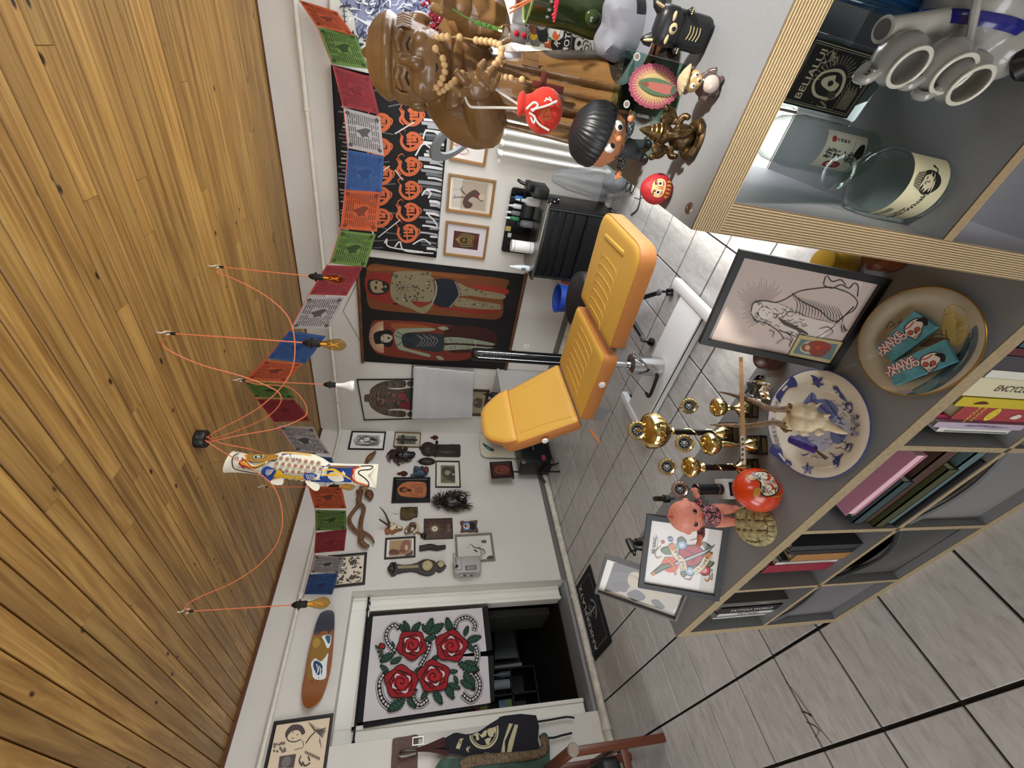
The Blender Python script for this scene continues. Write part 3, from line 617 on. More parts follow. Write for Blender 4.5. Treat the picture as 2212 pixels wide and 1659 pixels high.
u,v=L(*Z5(1300,1180)); obj('burl',fuse(MB().ell((u,v-.01,.06),(.05,.045,.04)).ell((u-.02,v-.03,.05),(.06,.035,.03)),.006,2),mat('red_drift','#5f3a20',.55,noise=.3),t)
u,v=L(*Z5(1275,1140)); MB().ell((u,v,.1),(.03,.026,.022),12,8).ell((u-.012,v+.018,.105),(.024,.02,.018),12,8).go('pale_knot',mat('pale_knot','#8a6f55',.6),t)
# skateboard deck
t,L=hang('skateboard_deck','wooden skateboard deck with navy nose and painted panel above the doorway','skateboard','A',Z4(960,590),.03)
ol=[(1050,106),(1105,112),(1122,150),(1118,320),(1100,560),(1075,720),(1040,850),(990,980),(930,1050),(870,1080),(820,1050),(798,960),(800,860),(830,700),(865,500),(905,340),(945,210),(985,135)]
P=[L(*Z4(*p))for p in ol]; P=[(q.x,q.y)for q in catmull([(*p,0)for p in P],4,True)]
us=[p[0]for p in P]; u0,u1=min(us),max(us)
def kick(u):d=max(0,(u0+.14)-u,u-(u1-.14)); return d*d*1.6
mb=MB(); k=len(P); cen=(sum(p[0]for p in P)/k,sum(p[1]for p in P)/k); rows=7; vs=[]
for s_ in range(2):
 for j in range(rows):
  f_=1-j/rows
  for p in P:x,y=cen[0]+(p[0]-cen[0])*(f_ if j else 1),cen[1]+(p[1]-cen[1])*(f_ if j else 1); vs.append((x,y,.004+s_*.011+kick(x)))
 vs.append((*cen,.004+s_*.011))
fs=[]; N=rows*k+1
for s_ in range(2):
 for j in range(rows-1):
  for i in range(k):fs.append((s_*N+j*k+i,s_*N+j*k+(i+1)%k,s_*N+(j+1)*k+(i+1)%k,s_*N+(j+1)*k+i))
 for i in range(k):fs.append((s_*N+(rows-1)*k+i,s_*N+(rows-1)*k+(i+1)%k,s_*N+rows*k))
for i in range(k):fs.append((i,(i+1)%k,N+(i+1)%k,N+i))
mb.add(vs,fs)
def c_at(c):u=c.x; return '#1b2336' if u>L(*Z4(1020,318))[0]else '#8a4f22'
for fi,f in enumerate(mb.f):mb.c[fi]=lin(c_at(sum((mb.v[i]for i in f),V())/len(f)))
mb.go('deck',printmat('lacquered_wood',.3,coat=.6),t,50)
a=Art(fn=lambda x,y:L(*Z4(x,y)),z=.0158); a.poly([(905,345),(1092,335),(1030,775),(845,785)],'#8d6a2b')
a.blob([(1000,350),(1085,340),(1080,440),(1050,470),(1020,400)],'#dfe6e6'); a.blob([(1030,350),(1080,345),(1075,420),(1050,410)],'#3f5d77')
a.blob([(890,620),(930,570),(960,590),(990,600),(1030,560),(1060,520),(1045,640),(1030,770),(920,775),(900,690)],'#dde4e3'); a.blob([(920,600),(960,600),(1000,640),(1000,700),(960,740),(930,700),(910,650)],'#2f4660'); a.blob([(940,640),(975,650),(985,690),(955,710)],'#8aa3b4')
for k in range(6):a.line([(925+15*k,620+10*k),(950+12*k,660+9*k),(935+14*k,720+5*k)],.005,'#f0f2f0' if k%2 else '#24384f')
a.blob([(920,380),(960,370),(985,420),(930,470),(905,430)],'#a98a3a'); a.go('painted_panel',t)
for p in((897,803),(952,798),(915,770),(965,765)):u,v=L(*Z4(*p)); MB().lathe([(.004,0),(.004,.0165)],8,tr(u,v,0)).go('bolt_hole',mat('hole','#120d09',.8),t)
# ------------------------------------------------------------------ doorway: split curtain, things beyond, coats, mat, armchair
Z7,Z8,Z9,ZA=zoom(760,1240,4.365),zoom(1020,1280,5.927),zoom(820,1480,3.456),zoom(960,1540,6.9125)
def planeY(y,o):  # upright plane facing the camera side; L maps picture points
 M=frame_m(o,(1,0,0),(0,0,1),(0,-1,0)); Mi=M.inverted()
 return M,lambda p:tuple((Mi@ony(*p,y))[:2])
o=ony(*Z7(700,800),4.2); M,PL=planeY(4.2,o)
t=thing('split_curtain','white split door curtain printed with four red roses and star ribbons','curtain',M)
q7=lambda x,y:PL(Z7(x,y))
cl=MB().prism([q7(*p)for p in[(200,400),(1228,318),(1270,725),(905,776),(1283,776),(1308,1215),(105,1395)]],-.0015,0)
cl.go('cloth',mat('curtain_cloth','#c9c4c6',.9,sheen=.2,bump=.1,bscale=400),t,0)
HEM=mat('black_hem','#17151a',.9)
MB().prism([q7(*p)for p in[(200,400),(135,405),(25,1410),(105,1395)]],-.003,.001).go('header',HEM,t,0)
for P in([(1228,318),(1280,298),(1326,715),(1270,725)],[(1283,776),(1338,766),(1345,1195),(1308,1215)]):MB().prism([q7(*p)for p in P],-.003,.001).go('hem',HEM,t,0)
MB().prism([q7(*p)for p in[(105,1395),(1308,1215),(1230,1248),(110,1450)]],-.014,-.012).go('shade_strip',HEM,t,0)  # added black strip imitates the unlit doorway gap beside the cloth
rod=thing('curtain_rod','thin black rod holding the rose curtain','rod',M)
a,b=q7(160,235),q7(15,1590); rb=MB().tube([(*b,.012),(*a,.012)],.008,10); rb.go('rod',mat('black_metal','#141313',.4,.6),rod)
for e in(a,b):MB().ell((*e,.012),.013,10,8).go('finial',MATS['black_metal'],rod)
for e in(q7(175,275),q7(30,1480)):MB().box((e[0],e[1]+.004,-.005),(.012,.012,.05)).go('bracket',MATS['black_metal'],rod)
A=Art(fn=lambda x,y:q7(x,y),z=.0006)
BLK,RED,GRN,WHT,BRN='#0f0d0e','#8f1a20','#1d4a3d','#c9c4c6','#8a5a3d'
def ribbon(pts,wd):
 A.line(pts,wd+.022,BLK,6); A.line(pts,wd+.014,WHT,6); A.line(pts,wd,BLK,6)
 C_=catmull([(*q7(*p),0)for p in pts],10); acc=0; last=C_[0]; f=A.fn; A.fn=None; ww,hh,A.w,A.h=A.w,A.h,1,1
 for k,c in enumerate(C_[1:]):
  acc+=(c-last).length; last=c
  if acc>wd*.62:A.star(c.x+.5,c.y+.5,wd*.42,WHT,rot=k); acc=0
 A.fn,A.w,A.h=f,ww,hh
for P in([(450,520),(400,480),(340,530),(325,610),(370,690),(430,740)],[(970,520),(1000,440),(1090,410),(1160,470),(1150,540)],[(740,640),(720,720),(680,800),(640,870)],[(1160,670),(1185,760),(1160,870)],[(310,930),(260,1030),(280,1170),(350,1250),(400,1230)],[(600,1080),(580,1170),(640,1235),(720,1180)],[(1150,930),(1205,1020),(1190,1130),(1120,1190),(1040,1130)]):ribbon(P,.036)
def leaf(x0,y0,x1,y1,wd=.3):
 dx,dy=x1-x0,y1-y0; L1,R1=[],[]; n=7
 for i in range(n+1):
  s_=i/n; e=math.sin(PI*min(1,s_*.9+.1))*wd
  for sd,lst in((1,L1),(-1,R1)):
   lst.append((x0+dx*s_-sd*dy*e,y0+dy*s_+sd*dx*e))
   if i<n:lst.append((x0+dx*(s_+.6/n)-sd*dy*e*.72,y0+dy*(s_+.6/n)+sd*dx*e*.72))
 A.poly(L1+[(x1+dx*.06,y1+dy*.06)]+R1[::-1],BLK)
 sh=lambda p:(p[0]*.84+(x0+dx*.5)*.16,p[1]*.84+(y0+dy*.5)*.16)
 A.poly([sh(p)for p in L1]+[sh((x1,y1))]+[sh(p)for p in R1[::-1]],GRN)
 for i in range(1,5):
  s_=i/5
  for sd in(1,-1):A.line([(x0+dx*s_,y0+dy*s_),(x0+dx*(s_+.13)-sd*dy*wd*.62,y0+dy*(s_+.13)+sd*dx*wd*.62)],.004,BLK,1)
 A.line([(x0,y0),(x0+dx*.8,y0+dy*.8)],.008,BRN,1,taper=.8)
for l in((540,560,490,440),(560,560,650,455),(500,560,455,470),(700,560,665,470),(710,570,760,415),(720,570,870,470),(680,630,800,590),(930,560,895,410),(1060,590,1095,490),(1080,640,1222,590),(1080,650,1150,740),(820,770,740,830),(400,750,262,835),(470,790,360,850),(400,700,380,640),(350,930,265,860),(590,920,690,890),(900,930,1000,920),(1000,850,1205,915),(1060,830,1180,870),(960,960,1000,1040),(1060,930,1155,1110),(1020,1010,1150,1090),(880,1050,960,1190),(900,1040,1025,1090),(770,1100,850,1240),(720,1100,650,1190),(500,1190,335,1305),(520,1180,605,1275),(260,720,220,680),(300,745,235,740),(300,760,250,790)):leaf(*l,wd=.28)
def rose(cx,cy,r,rot):
 def pp(a,q):return(cx+r*q*math.cos(a+rot),cy+r*q*math.sin(a+rot))
 out=[pp(2*PI*k/20,1.03+.09*math.cos(5*2*PI*k/20))for k in range(20)]
 A.blob([(cx+(x-cx)*1.06,cy+(y-cy)*1.06)for x,y in out],BLK,3); A.blob(out,RED,3)
 for k in range(5):a=2*PI*k/5+.3; A.line([pp(a-.75,.92),pp(a-.3,.70),pp(a+.25,.68),pp(a+.65,.8)],.011,BLK,4,taper=.7)
 for k in range(4):a=2*PI*k/4; A.line([pp(a-.9,.66),pp(a-.3,.52),pp(a+.5,.5)],.009,BLK,4,taper=.7)
 A.blob([pp(2*PI*k/8,.42)for k in range(8)],'#a32026',3); A.line([pp(2*PI*k/10,.42-.035*k)for k in range(13)],.008,BLK,3)
 for a,q in((.4,.5),(1.9,.46),(3.6,.52),(5.2,.6)):A.line([pp(a-.45,q),pp(a,q+.1),pp(a+.5,q+.02)],.017,WHT,4,taper=.95)
for c in((565,680,128,.3),(935,690,138,1.1),(465,1030,145,2.2),(770,975,140,.8)):rose(*c)
A.blob([(250,690),(270,660),(305,670),(318,705),(295,725),(265,715)],BLK); A.blob([(258,690),(275,668),(300,677),(308,703),(290,715),(268,708)],RED)
A.go('rose_print',t,None,printmat('fabric_print',.9))
# beyond the curtain
def hall_box(name,label,cat,pts,y,d,col,part='body',rough=.6):
 P=[ony(*Z8(*p),y)for p in pts]; xs,zs=[p.x for p in P],[p.z for p in P]
 tt=thing(name,label,cat,(sum(xs)/len(xs),y,min(zs))); c=V((sum(xs)/len(xs),y,min(zs)))
 MB().prism([(p.x-c.x,p.z-c.z)for p in P],0,-d,Mx(((1,0,0,0),(0,0,-1,0),(0,1,0,0),(0,0,0,1)))).go(part,mat(name+'_m',col,rough),tt,0); return tt
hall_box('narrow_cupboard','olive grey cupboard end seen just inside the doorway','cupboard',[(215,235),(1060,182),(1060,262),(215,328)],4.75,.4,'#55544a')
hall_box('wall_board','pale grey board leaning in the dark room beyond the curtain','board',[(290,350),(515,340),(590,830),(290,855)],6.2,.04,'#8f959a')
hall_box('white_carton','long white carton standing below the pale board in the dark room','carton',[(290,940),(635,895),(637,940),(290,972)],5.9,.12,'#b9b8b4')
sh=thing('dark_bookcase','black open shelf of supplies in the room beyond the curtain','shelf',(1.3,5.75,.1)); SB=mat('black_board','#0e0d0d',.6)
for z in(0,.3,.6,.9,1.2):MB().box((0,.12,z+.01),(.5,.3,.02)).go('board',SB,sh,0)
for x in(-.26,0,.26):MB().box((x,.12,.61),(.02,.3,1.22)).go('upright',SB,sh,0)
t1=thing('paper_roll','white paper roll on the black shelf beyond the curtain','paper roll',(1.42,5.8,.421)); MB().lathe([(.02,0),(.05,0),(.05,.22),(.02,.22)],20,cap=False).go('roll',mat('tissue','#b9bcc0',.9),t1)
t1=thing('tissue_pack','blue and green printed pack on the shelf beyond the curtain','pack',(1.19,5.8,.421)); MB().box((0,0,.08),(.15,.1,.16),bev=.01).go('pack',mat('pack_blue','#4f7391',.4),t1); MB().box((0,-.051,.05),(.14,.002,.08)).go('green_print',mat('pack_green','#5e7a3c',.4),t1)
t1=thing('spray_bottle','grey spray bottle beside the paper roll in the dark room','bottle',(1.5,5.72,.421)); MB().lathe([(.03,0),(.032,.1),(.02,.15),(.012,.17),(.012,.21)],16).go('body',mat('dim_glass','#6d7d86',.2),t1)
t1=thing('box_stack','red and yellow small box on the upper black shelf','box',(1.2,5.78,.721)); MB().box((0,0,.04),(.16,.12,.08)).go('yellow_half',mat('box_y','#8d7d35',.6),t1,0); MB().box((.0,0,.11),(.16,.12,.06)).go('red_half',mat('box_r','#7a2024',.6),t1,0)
# leather strap holder, apron and coat left of the doorway
t,L=hang('leather_hook','brown leather strap with buckle and steel hook on the wall','hook','A',Z9(190,520)); LE=mat('brown_leather','#4f2f1d',.5,noise=.2,nscale=25,bump=.3)
MB().prism([(q.x,q.y)for q in catmull([(*L(*Z9(*p)),0)for p in[(95,430),(110,400),(200,385),(285,375),(285,470),(282,619),(270,760),(90,760),(85,619),(92,500)]],3,True)],.002,.014).go('strap',LE,t,30)
u,v=L(*Z9(285,420)); ring_mb(.05,.08,.008,.008).go('buckle',mat('steel','#8f8d88',.3,1),t,30,tr(u,v,.012))
for p in((125,428),(163,426),(140,610)):u,v=L(*Z9(*p)); MB().ell((u,v,.015),(.007,.007,.004),10,6).go('rivet',MATS['steel'],t)
MB().tube([(*L(*Z9(*p)),w_)for p,w_ in(((270,490),.02),((180,495),.03),((145,520),.05),((165,545),.06),((270,520),.055))],.008,8,smooth=5).go('hook',MATS['steel'],t)
t,L=hang('coat','green and brown patterned coat hanging behind the navy apron','coat','A',Z9(900,520),.02)
pts=[(445,570),(560,555),(800,540),(1190,470),(1190,380),(1245,375),(1262,545),(1200,800),(430,800)]
cm=MB().prism([(q.x,q.y)for q in catmull([(*L(*Z9(*p)),0)for p in pts],3,True)],0,.035); cm.go('cloth',mat('green_cloth','#3c5148',.9,noise=.4,nscale=12),t,40)
MB().tube([(*L(*Z9(*p)),.045)for p in[(600,610),(680,575),(850,555),(1100,535),(1215,500),(1220,400)]],[.03,.034,.03,.028,.026,.03],8,smooth=4,flat=.6).go('collar',mat('fur_trim','#6b5a45',.95,noise=.5,nscale=60,bump=.8),t)
t,L=hang('apron','navy work apron with cream crest and two stripes tied to the hook','apron','A',Z9(800,400),.06)
fold=lambda u,v:.012*math.sin(u*55+v*8)
P=[L(*ZA(*p))for p in[(0,380),(120,310),(200,295),(320,320),(500,285),(640,190),(800,90),(890,42),(1370,36),(1395,400),(1405,610),(1000,640),(560,655),(300,640),(0,590),(-150,560),(-300,545),(-300,500),(-150,430)]]
MB().prism([(q.x,q.y)for q in catmull([(*p,0)for p in P],2,True)],-.004,.002).go('cloth',mat('navy_cloth','#14161f',.9,sheen=.2),t,0)
for P in([(0,400),(-200,480),(-430,555)],[(0,480),(-220,520),(-430,560)],[(60,600),(-200,560),(-430,565)]):MB().tube([(*L(*ZA(*p)),.01)for p in P],[.016,.012,.008],8,smooth=3,flat=.6).go('cord',mat('maroon_cord','#3b1a18',.8),t)
for P in([(1385,135),(1550,110),(1740,75),(1840,62),(1940,75)],[(1530,378),(1640,370),(1760,335),(1905,302)]):MB().tube([(*L(*ZA(*p)),.004)for p in P],.008,6,smooth=3,flat=.25).go('tie',MATS['navy_cloth'],t)
a=Art(fn=lambda x,y:L(*ZA(x,y)),z=.0025); CRM='#b3ab86'
a.line([(385,335),(400,410),(470,490),(570,525),(680,500),(765,410),(795,300),(790,190)],.012,CRM); a.line([(412,335),(430,400),(490,465),(575,495),(670,470),(740,390),(768,300),(765,215)],.006,CRM)
for q in([(410,330),(480,300),(500,290),(520,400),(475,415),(470,345)],[(490,290),(545,330),(600,260),(640,265),(620,345),(560,375)],[(600,400),(660,370),(700,380),(660,470),(625,470)],[(640,245),(700,225),(735,345),(690,370),(650,330)],[(700,230),(765,205),(770,270),(725,330)]):a.poly(q,CRM)
a.poly([(965,155),(1022,165),(900,430),(905,630),(838,625),(880,420)],CRM); a.poly([(1050,172),(1100,182),(1050,380),(990,625),(925,625),(960,430)],CRM)
a.poly([(225,385),(285,380),(225,545),(168,528)],CRM); a.text('Fh',*(235,420),.045,'#17161a',PI*.45)
for q in([(345,500),(350,560),(360,590)],[(320,530),(350,545),(385,500)],[(325,560),(345,560)],[(610,590),(615,625),(630,625)],[(640,600),(660,605),(655,625)]):a.line(q,.006,CRM)
a.go('crest_print',t,None,printmat('fabric_print',.9))
# armchair cut by the picture edge
t=thing('armchair','wooden armchair with black cushions cut off by the picture edge','armchair',(.0,3.3,0)); CW=mat('cherry_wood','#5e301c',.35,noise=.2,nscale=12,stretch=(1,1,.2))
for x in(.405,-.25):
 for y in(-.08,.52):MB().box((x,y,.32),(.045,.045,.64),bev=.006).go('leg',CW,t,30)
 MB().box((x,.2,.652),(.06,.68,.03),bev=.012,seg=3).go('arm',CW,t,40)
 MB().lathe([(.001,0),(.034,.002),(.034,.028),(.03,.032)],16,tr(x,-.145,.652)@rotm(PI/2)).go('arm_end',mat('worn_wood','#8d8177',.4),t)
for y in(-.08,.52):MB().box((.08,y,.3),(.62,.03,.05),bev=.004).go('rail',CW,t,30)
for x in(.405,-.25):MB().box((x,.22,.3),(.03,.6,.05),bev=.004).go('rail',CW,t,30)
LB=mat('black_leather','#191a1c',.45,bump=.15,bscale=120)
MB().box((.078,.2,.4),(.57,.56,.13),bev=.035,seg=3).go('seat',LB,t,60); MB().box((.078,.5,.68),(.57,.12,.5),M=None,bev=.035,seg=3).go('backrest',LB,t,60)
# door mat
t=thing('door_mat','black doormat with white lettering and an anchor below the doorway','doormat',(1.41,3.79,.003))
MB().box((0,0,.005),(.66,.46,.01),bev=.004,seg=1).go('body',mat('mat_rubber','#101114',.8),t,0); MB().box((0,.0,.0115),(.6,.4,.005),bev=.002,seg=1).go('pile',mat('mat_pile','#16181d',.95,bump=.6,bscale=300),t,0)
a=Art(fn=lambda x,y:(x,y),z=.0142); a.line([(-.27,-.18),(.27,-.18),(.27,.18),(-.27,.18),(-.27,-.18)],.006,'#77767a',1)
a.text('ANKERPLATZ',0,.115,.092,'#c9c8c6',bold=.01); a.line([(.0,.05),(.0,-.1)],.02,'#8d8988',1); a.line([(-.08,-.05),(-.05,-.1),(0,-.125),(.05,-.1),(.08,-.05)],.018,'#8d8988'); a.line([(-.04,.02),(.04,.02)],.014,'#8d8988',1); a.ring(0,.065,.01,.02,'#8d8988')
a.line([(.03,.06),(.06,.02),(.02,-.03),(-.04,-.06),(-.03,-.1)],.008,'#6d6a69'); a.go('lettering',t)
# ------------------------------------------------------------------ the long wall with the paintings
ZL,ZP,ZF,ZT=zoom(720,100,3.607),zoom(760,540,5.821),zoom(900,200,3.77),zoom(760,790,4.233)
# calligraphy canvas
def d_cal(A):
 a=A.px; r=random.Random(9); a.dz=.00002
 for k in range(46):  # grey and white strokes
  y=200+30.5*k+r.uniform(-6,6); c=r.choice(['#8d9092','#6d7072','#a9abac','#4c4f51'])
  a.line([(30+r.uniform(0,60),y),(120+r.uniform(0,90),y+12)],.022,c,1,taper=.5)
  x1=700+r.uniform(-40,60); sh=40+(y-200)*-.045
  a.line([(x1,y),(x1+60,y+6),(895-(y-200)*.058,y+22)],.021+r.uniform(-.006,.008),c if k%3 else '#d9d9d7',3)
  if k%2:a.line([(230+r.uniform(0,200),y),(330+r.uniform(0,200),y+r.uniform(-30,40))],.018,'#5d6062',1,taper=.5)
 def glyph(cx,cy,s,kind,c):
  f=lambda p:(cx-p[1]*s,cy-p[0]*s)
  a.line([f(p)for p in[(.35,.62),(-.15,.66),(-.55,.3),(-.5,-.2),(-.1,-.55),(.35,-.42),(.5,0),(.3,.32)]],.03,c,5,taper=.35)
  for x in(-.2,.02,.22):a.line([f((x,.32-.1*kind)),f((x,-.34))],.017,c,1)
  a.line([f((-.5,.05)),f((.1,.12)),f((.45,.0))],.013,c); a.line([f(p)for p in[(.4,-.4),(.15,-.75),(-.2,-.7)]],.012,c,4,taper=.6)
  a.line([f(p)for p in[(.3,.6),(.6,.8),(.8,.55),(.62,.4)]],.008,c,5,taper=.6)
  if kind:a.line([f(p)for p in[(-.6,.6),(-.3,.85),(.1,.7),(.5,.9)]],.02,c,4,taper=.5)
  a.blob([f((.1,-.1)),f((.3,-.02)),f((.32,-.25)),f((.12,-.3))],c)
 for k,(x,y)in enumerate(((370,590),(370,785),(385,1000),(365,1160),(370,1330),(620,540),(610,735),(600,930),(600,1115),(595,1285),(585,1450))):glyph(x,y,118,k%2,'#c4633c')
 for q in([(300,230),(340,330),(400,370),(430,330),(410,310)],[(560,370),(600,440),(640,400),(600,370)],[(700,720),(720,660),(780,660),(830,700)],[(640,850),(700,760),(760,800),(740,840)],[(690,1160),(720,1120),(760,1140),(740,1180)],[(400,1530),(420,1500),(440,1560),(700,1600)],[(480,1560),(520,1520),(560,1590),(780,1610)],[(620,1540),(700,1500),(760,1540)],[(740,1310),(790,1360),(820,1420)],[(210,1500),(300,1510),(310,1450),(270,1400)]):a.line(q,.012,'#d7d7d5',6)
 for q in([(480,680),(630,590)],[(350,1485),(520,1350)],[(260,1060),(440,930)],[(480,960),(540,1040)]):a.line(q,.008,'#cfcfcd',1)
framed('calligraphy_canvas','large black canvas of orange blackletter calligraphy with silver flourishes','B',(738,528),(717,139),(974,199.5),(943,553),.004,'#0e0d0d','#100f0f',d=.03,draw=lambda A:(setattr(A.px,'fn',(lambda f:lambda x,y:f(*ZL(x,y)))(A.px.fn)),d_cal(A)),cat='painting',glaze=False)
# three oak frames
OAK='#8d6636'
def p1(A):
 A.rect(.08,.12,.92,.94,'#a79a86'); A.line([(.06,.1),(.94,.1),(.94,.96),(.06,.96),(.06,.1)],.0025,'#3a3330',1); a=A.px
 a.blob([(430,810),(480,790),(520,830),(545,870),(525,885),(490,860),(450,850),(420,880),(455,905),(440,935),(400,940),(375,900),(390,850)],'#4a302b')
 a.blob([(490,830),(525,825),(545,862),(520,880),(500,860)],'#7a1f26'); a.disc(530,850,.028,'#b9a893')
 a.line([(400,830),(370,800),(355,775)],.012,'#35251f',taper=.5); a.line([(390,850),(340,850),(290,855)],.012,'#35251f',taper=.5); a.line([(360,800),(375,760)],.006,'#35251f'); a.line([(320,850),(305,830)],.006,'#35251f'); a.line([(295,785),(350,790)],.003,'#35251f',1)
framed('picture_frame','oak framed print of a hanging rooster with a red head','B',(240,965),(260,655),(650,715),(608,1005),.022,OAK,'#d2c8b6',zf=ZF,draw=p1,d=.025)
def p2(A):
 A.rect(0,0,1,1,'#4a0f12'); a=A.px; r=random.Random(4)
 for s in range(5):
  for q in((1,0),(-1,0)):A.line([(.5+q[0]*(.08+.07*s),.88-.05*s),(.5+q[0]*(.16+.07*s),.6),(.5+q[0]*(.1+.06*s),.2)],.009,'#7d6a2c' if s%2 else '#2a2a18')
 A.blob([(.38,.3),(.35,.5),(.42,.62),(.58,.62),(.65,.5),(.62,.3),(.5,.22)],'#6d5a26'); A.disc(.42,.5,.012,'#120c08'); A.disc(.58,.5,.012,'#120c08'); A.rect(.44,.33,.56,.4,'#8c2b22'); A.blob([(.35,.7),(.5,.92),(.65,.7),(.5,.78)],'#96792e')
framed('picture_frame','oak framed dark red print of a tiger face with white mount','B',(218,1315),(240,1040),(592,1090),(552,1355),.02,OAK,'#4a0f12',matw=.062,matc='#cfc9cb',zf=ZF,draw=p2,d=.025)
def p3(A):
 a=A.px
 for q in([(330,460),(380,440),(420,480),(380,500),(340,490)],[(440,350),(490,330),(520,380),(470,390)],[(350,380),(400,370),(430,410),(400,440),(360,430)],[(340,430),(300,420),(290,380)]):a.line(q+q[:1],.004,'#b0564a'); a.line([(x+12,y+8)for x,y in q],.003,'#c98578')
 a.line([(460,330),(500,350),(520,340)],.006,'#5c3030')
framed('picture_frame','oak framed sheet of red pencil studies beside the radiator','B',(265,545),(290,245),(607,290),(555,595),.022,OAK,'#ddd8d0',zf=ZF,draw=p3,d=.025)
# the tattooed couple on a wall hanging
def d_duo(A):
 a=A.px; a.dz=.00003
 def fig(q,c):a.blob(q,c)
 for c,q in(('#6b3a17',[(190,240),(260,170),(420,185),(900,250),(1500,310),(1950,370),(1940,470),(1900,560),(1870,850),(1500,850),(900,800),(340,750),(210,690),(185,480)]),('#7e241a',[(190,300),(500,300),(560,420),(490,560),(560,690),(760,640),(960,660),(1300,730),(1850,760),(1600,800),(900,700),(400,660),(200,560)]),('#8a2a1c',[(1500,430),(1930,480),(1930,560),(1600,500)]),('#7b4a1d',[(230,200),(600,230),(1400,320),(1300,350),(600,260),(230,260)])):a.blob(q,c)
 for c,q in(('#6e2a18',[(260,900),(420,880),(900,900),(1200,940),(1700,1000),(1760,1100),(1500,1350),(1200,1390),(800,1370),(400,1320),(270,1250),(230,1080)]),('#8a4a1e',[(500,920),(800,930),(1000,970),(700,980),(560,1010)]),('#35140f',[(1200,960),(1780,1010),(1760,1240),(1400,1290),(1200,1250)])):a.blob(q,c)
 for k in range(30):an=1.6+k*.105; a.line([(400+60*math.cos(an),1090+60*math.sin(an)),(400+185*math.cos(an),1090+200*math.sin(an))],.018,'#c3a183',1,taper=.5)
 SK,TT='#7d7256','#34352f'
 for q in([(490,420),(520,300),(560,268),(700,262),(900,268),(980,310),(1030,360),(1000,370),(880,340),(1010,380),(1040,470),(1000,640),(760,640),(860,720),(1000,660),(1030,670),(940,780),(860,790),(760,740),(560,660),(490,560)],[(1330,410),(1500,480),(1900,550),(1900,615),(1700,600),(1480,570),(1340,560)],[(1320,620),(1400,600),(1600,640),(1860,680),(1860,740),(1650,740),(1400,715),(1290,690)]):a.blob(q,SK)
 r=random.Random(6)
 for k in range(150):
  x,y=r.uniform(510,1880),r.uniform(275,770)
  if(x<1010 and 290<y<640)or(x>1340 and(430+(x-1340)*.2<y<540+(x-1340)*.12 or 610+(x-1340)*.13<y<700+(x-1340)*.08))or(x<980 and 268<y<340):a.line([(x,y),(x+r.uniform(-25,25),y+r.uniform(-22,22)),(x+r.uniform(-30,30),y+r.uniform(-25,25))],.011,r.choice([TT,TT,'#20221f','#a39a7d','#4c5358']),3,taper=.6)
 for k in range(10):a.line([(640,470),(640+110*math.cos(k*.63),470+90*math.sin(k*.63))],.008,'#23241f',3,taper=.7)
 a.blob([(1040,370),(1290,380),(1350,560),(1220,710),(1030,670),(1060,520)],'#131a26'); a.line([(1045,380),(1065,470),(1050,570),(1010,660)],.016,'#8e8a7c'); a.line([(1300,390),(1340,500),(1345,570),(1280,660),(1230,715)],.013,'#77776f')
 a.blob([(200,400),(240,365),(380,380),(460,420),(470,500),(400,545),(280,555),(210,500)],'#1d1815'); a.blob([(235,400),(300,375),(390,400),(450,440),(430,500),(380,530),(280,530),(240,470)],'#8f7d5e')
 a.blob([(380,410),(420,400),(465,440),(450,500),(410,515),(370,490),(400,460)],'#1c1714'); a.blob([(300,390),(320,388),(322,415),(300,415)],'#1c1714'); a.blob([(290,455),(312,452),(315,485),(292,485)],'#1c1714'); a.blob([(415,445),(432,440),(434,465),(417,468)],'#a9907a')
 for q in([(530,1060),(580,985),(620,980),(1010,975),(1010,1010),(700,1035),(640,1080),(640,1180),(700,1230),(960,1300),(990,1330),(940,1335),(700,1270),(580,1230)],[(1160,1100),(1300,1090),(1550,1120),(1750,1160),(1800,1180),(1740,1195),(1550,1175),(1300,1165),(1170,1160)],[(1160,1200),(1300,1185),(1540,1200),(1790,1225),(1560,1240),(1300,1250),(1170,1255)],[(1080,970),(1150,955),(1220,980),(1150,1005)],[(1060,1330),(1120,1330),(1160,1375),(1090,1370)]):a.blob(q,'#868b76')
 a.blob([(640,1060),(800,1040),(1120,1050),(1160,1110),(1150,1250),(1060,1275),(860,1240),(660,1200)],'#252c30'); a.disc(730,1070,.04,'#1b2024'); a.disc(735,1180,.04,'#1b2024')
 for k in range(6):a.line([(820+40*k,1060+20*(k%2)),(880+40*k,1130),(820+40*k,1210)],.005,'#9a9286',5)
 for k in range(50):x,y=r.uniform(1170,1540),r.choice([r.uniform(1105,1160),r.uniform(1195,1245)]); a.line([(x,y),(x+r.uniform(-20,20),y+r.uniform(-12,12))],.007,'#3c4446',1)
 for q in([(560,1020),(640,1060),(700,1080)],[(560,1200),(640,1150),(700,1130)],[(540,1060),(600,1090),(680,1110)]):a.line(q,.007,'#1d1c1a')
 a.blob([(275,1060),(330,1015),(400,1005),(460,995),(515,1030),(500,1070),(520,1150),(490,1205),(430,1210),(390,1170),(300,1170)],'#120e0d'); a.blob([(370,1080),(420,1050),(490,1065),(512,1100),(480,1145),(420,1155),(370,1135)],'#a99f8b')
 a.blob([(450,1090),(470,1085),(480,1108),(455,1112)],'#3a1514'); a.line([(400,1065),(405,1090)],.007,'#1d1512'); a.line([(395,1125),(402,1145)],.007,'#1d1512'); a.line([(1548,1120),(1555,1190)],.008,'#b5ae9a'); a.line([(1540,1200),(1548,1235)],.008,'#b5ae9a')
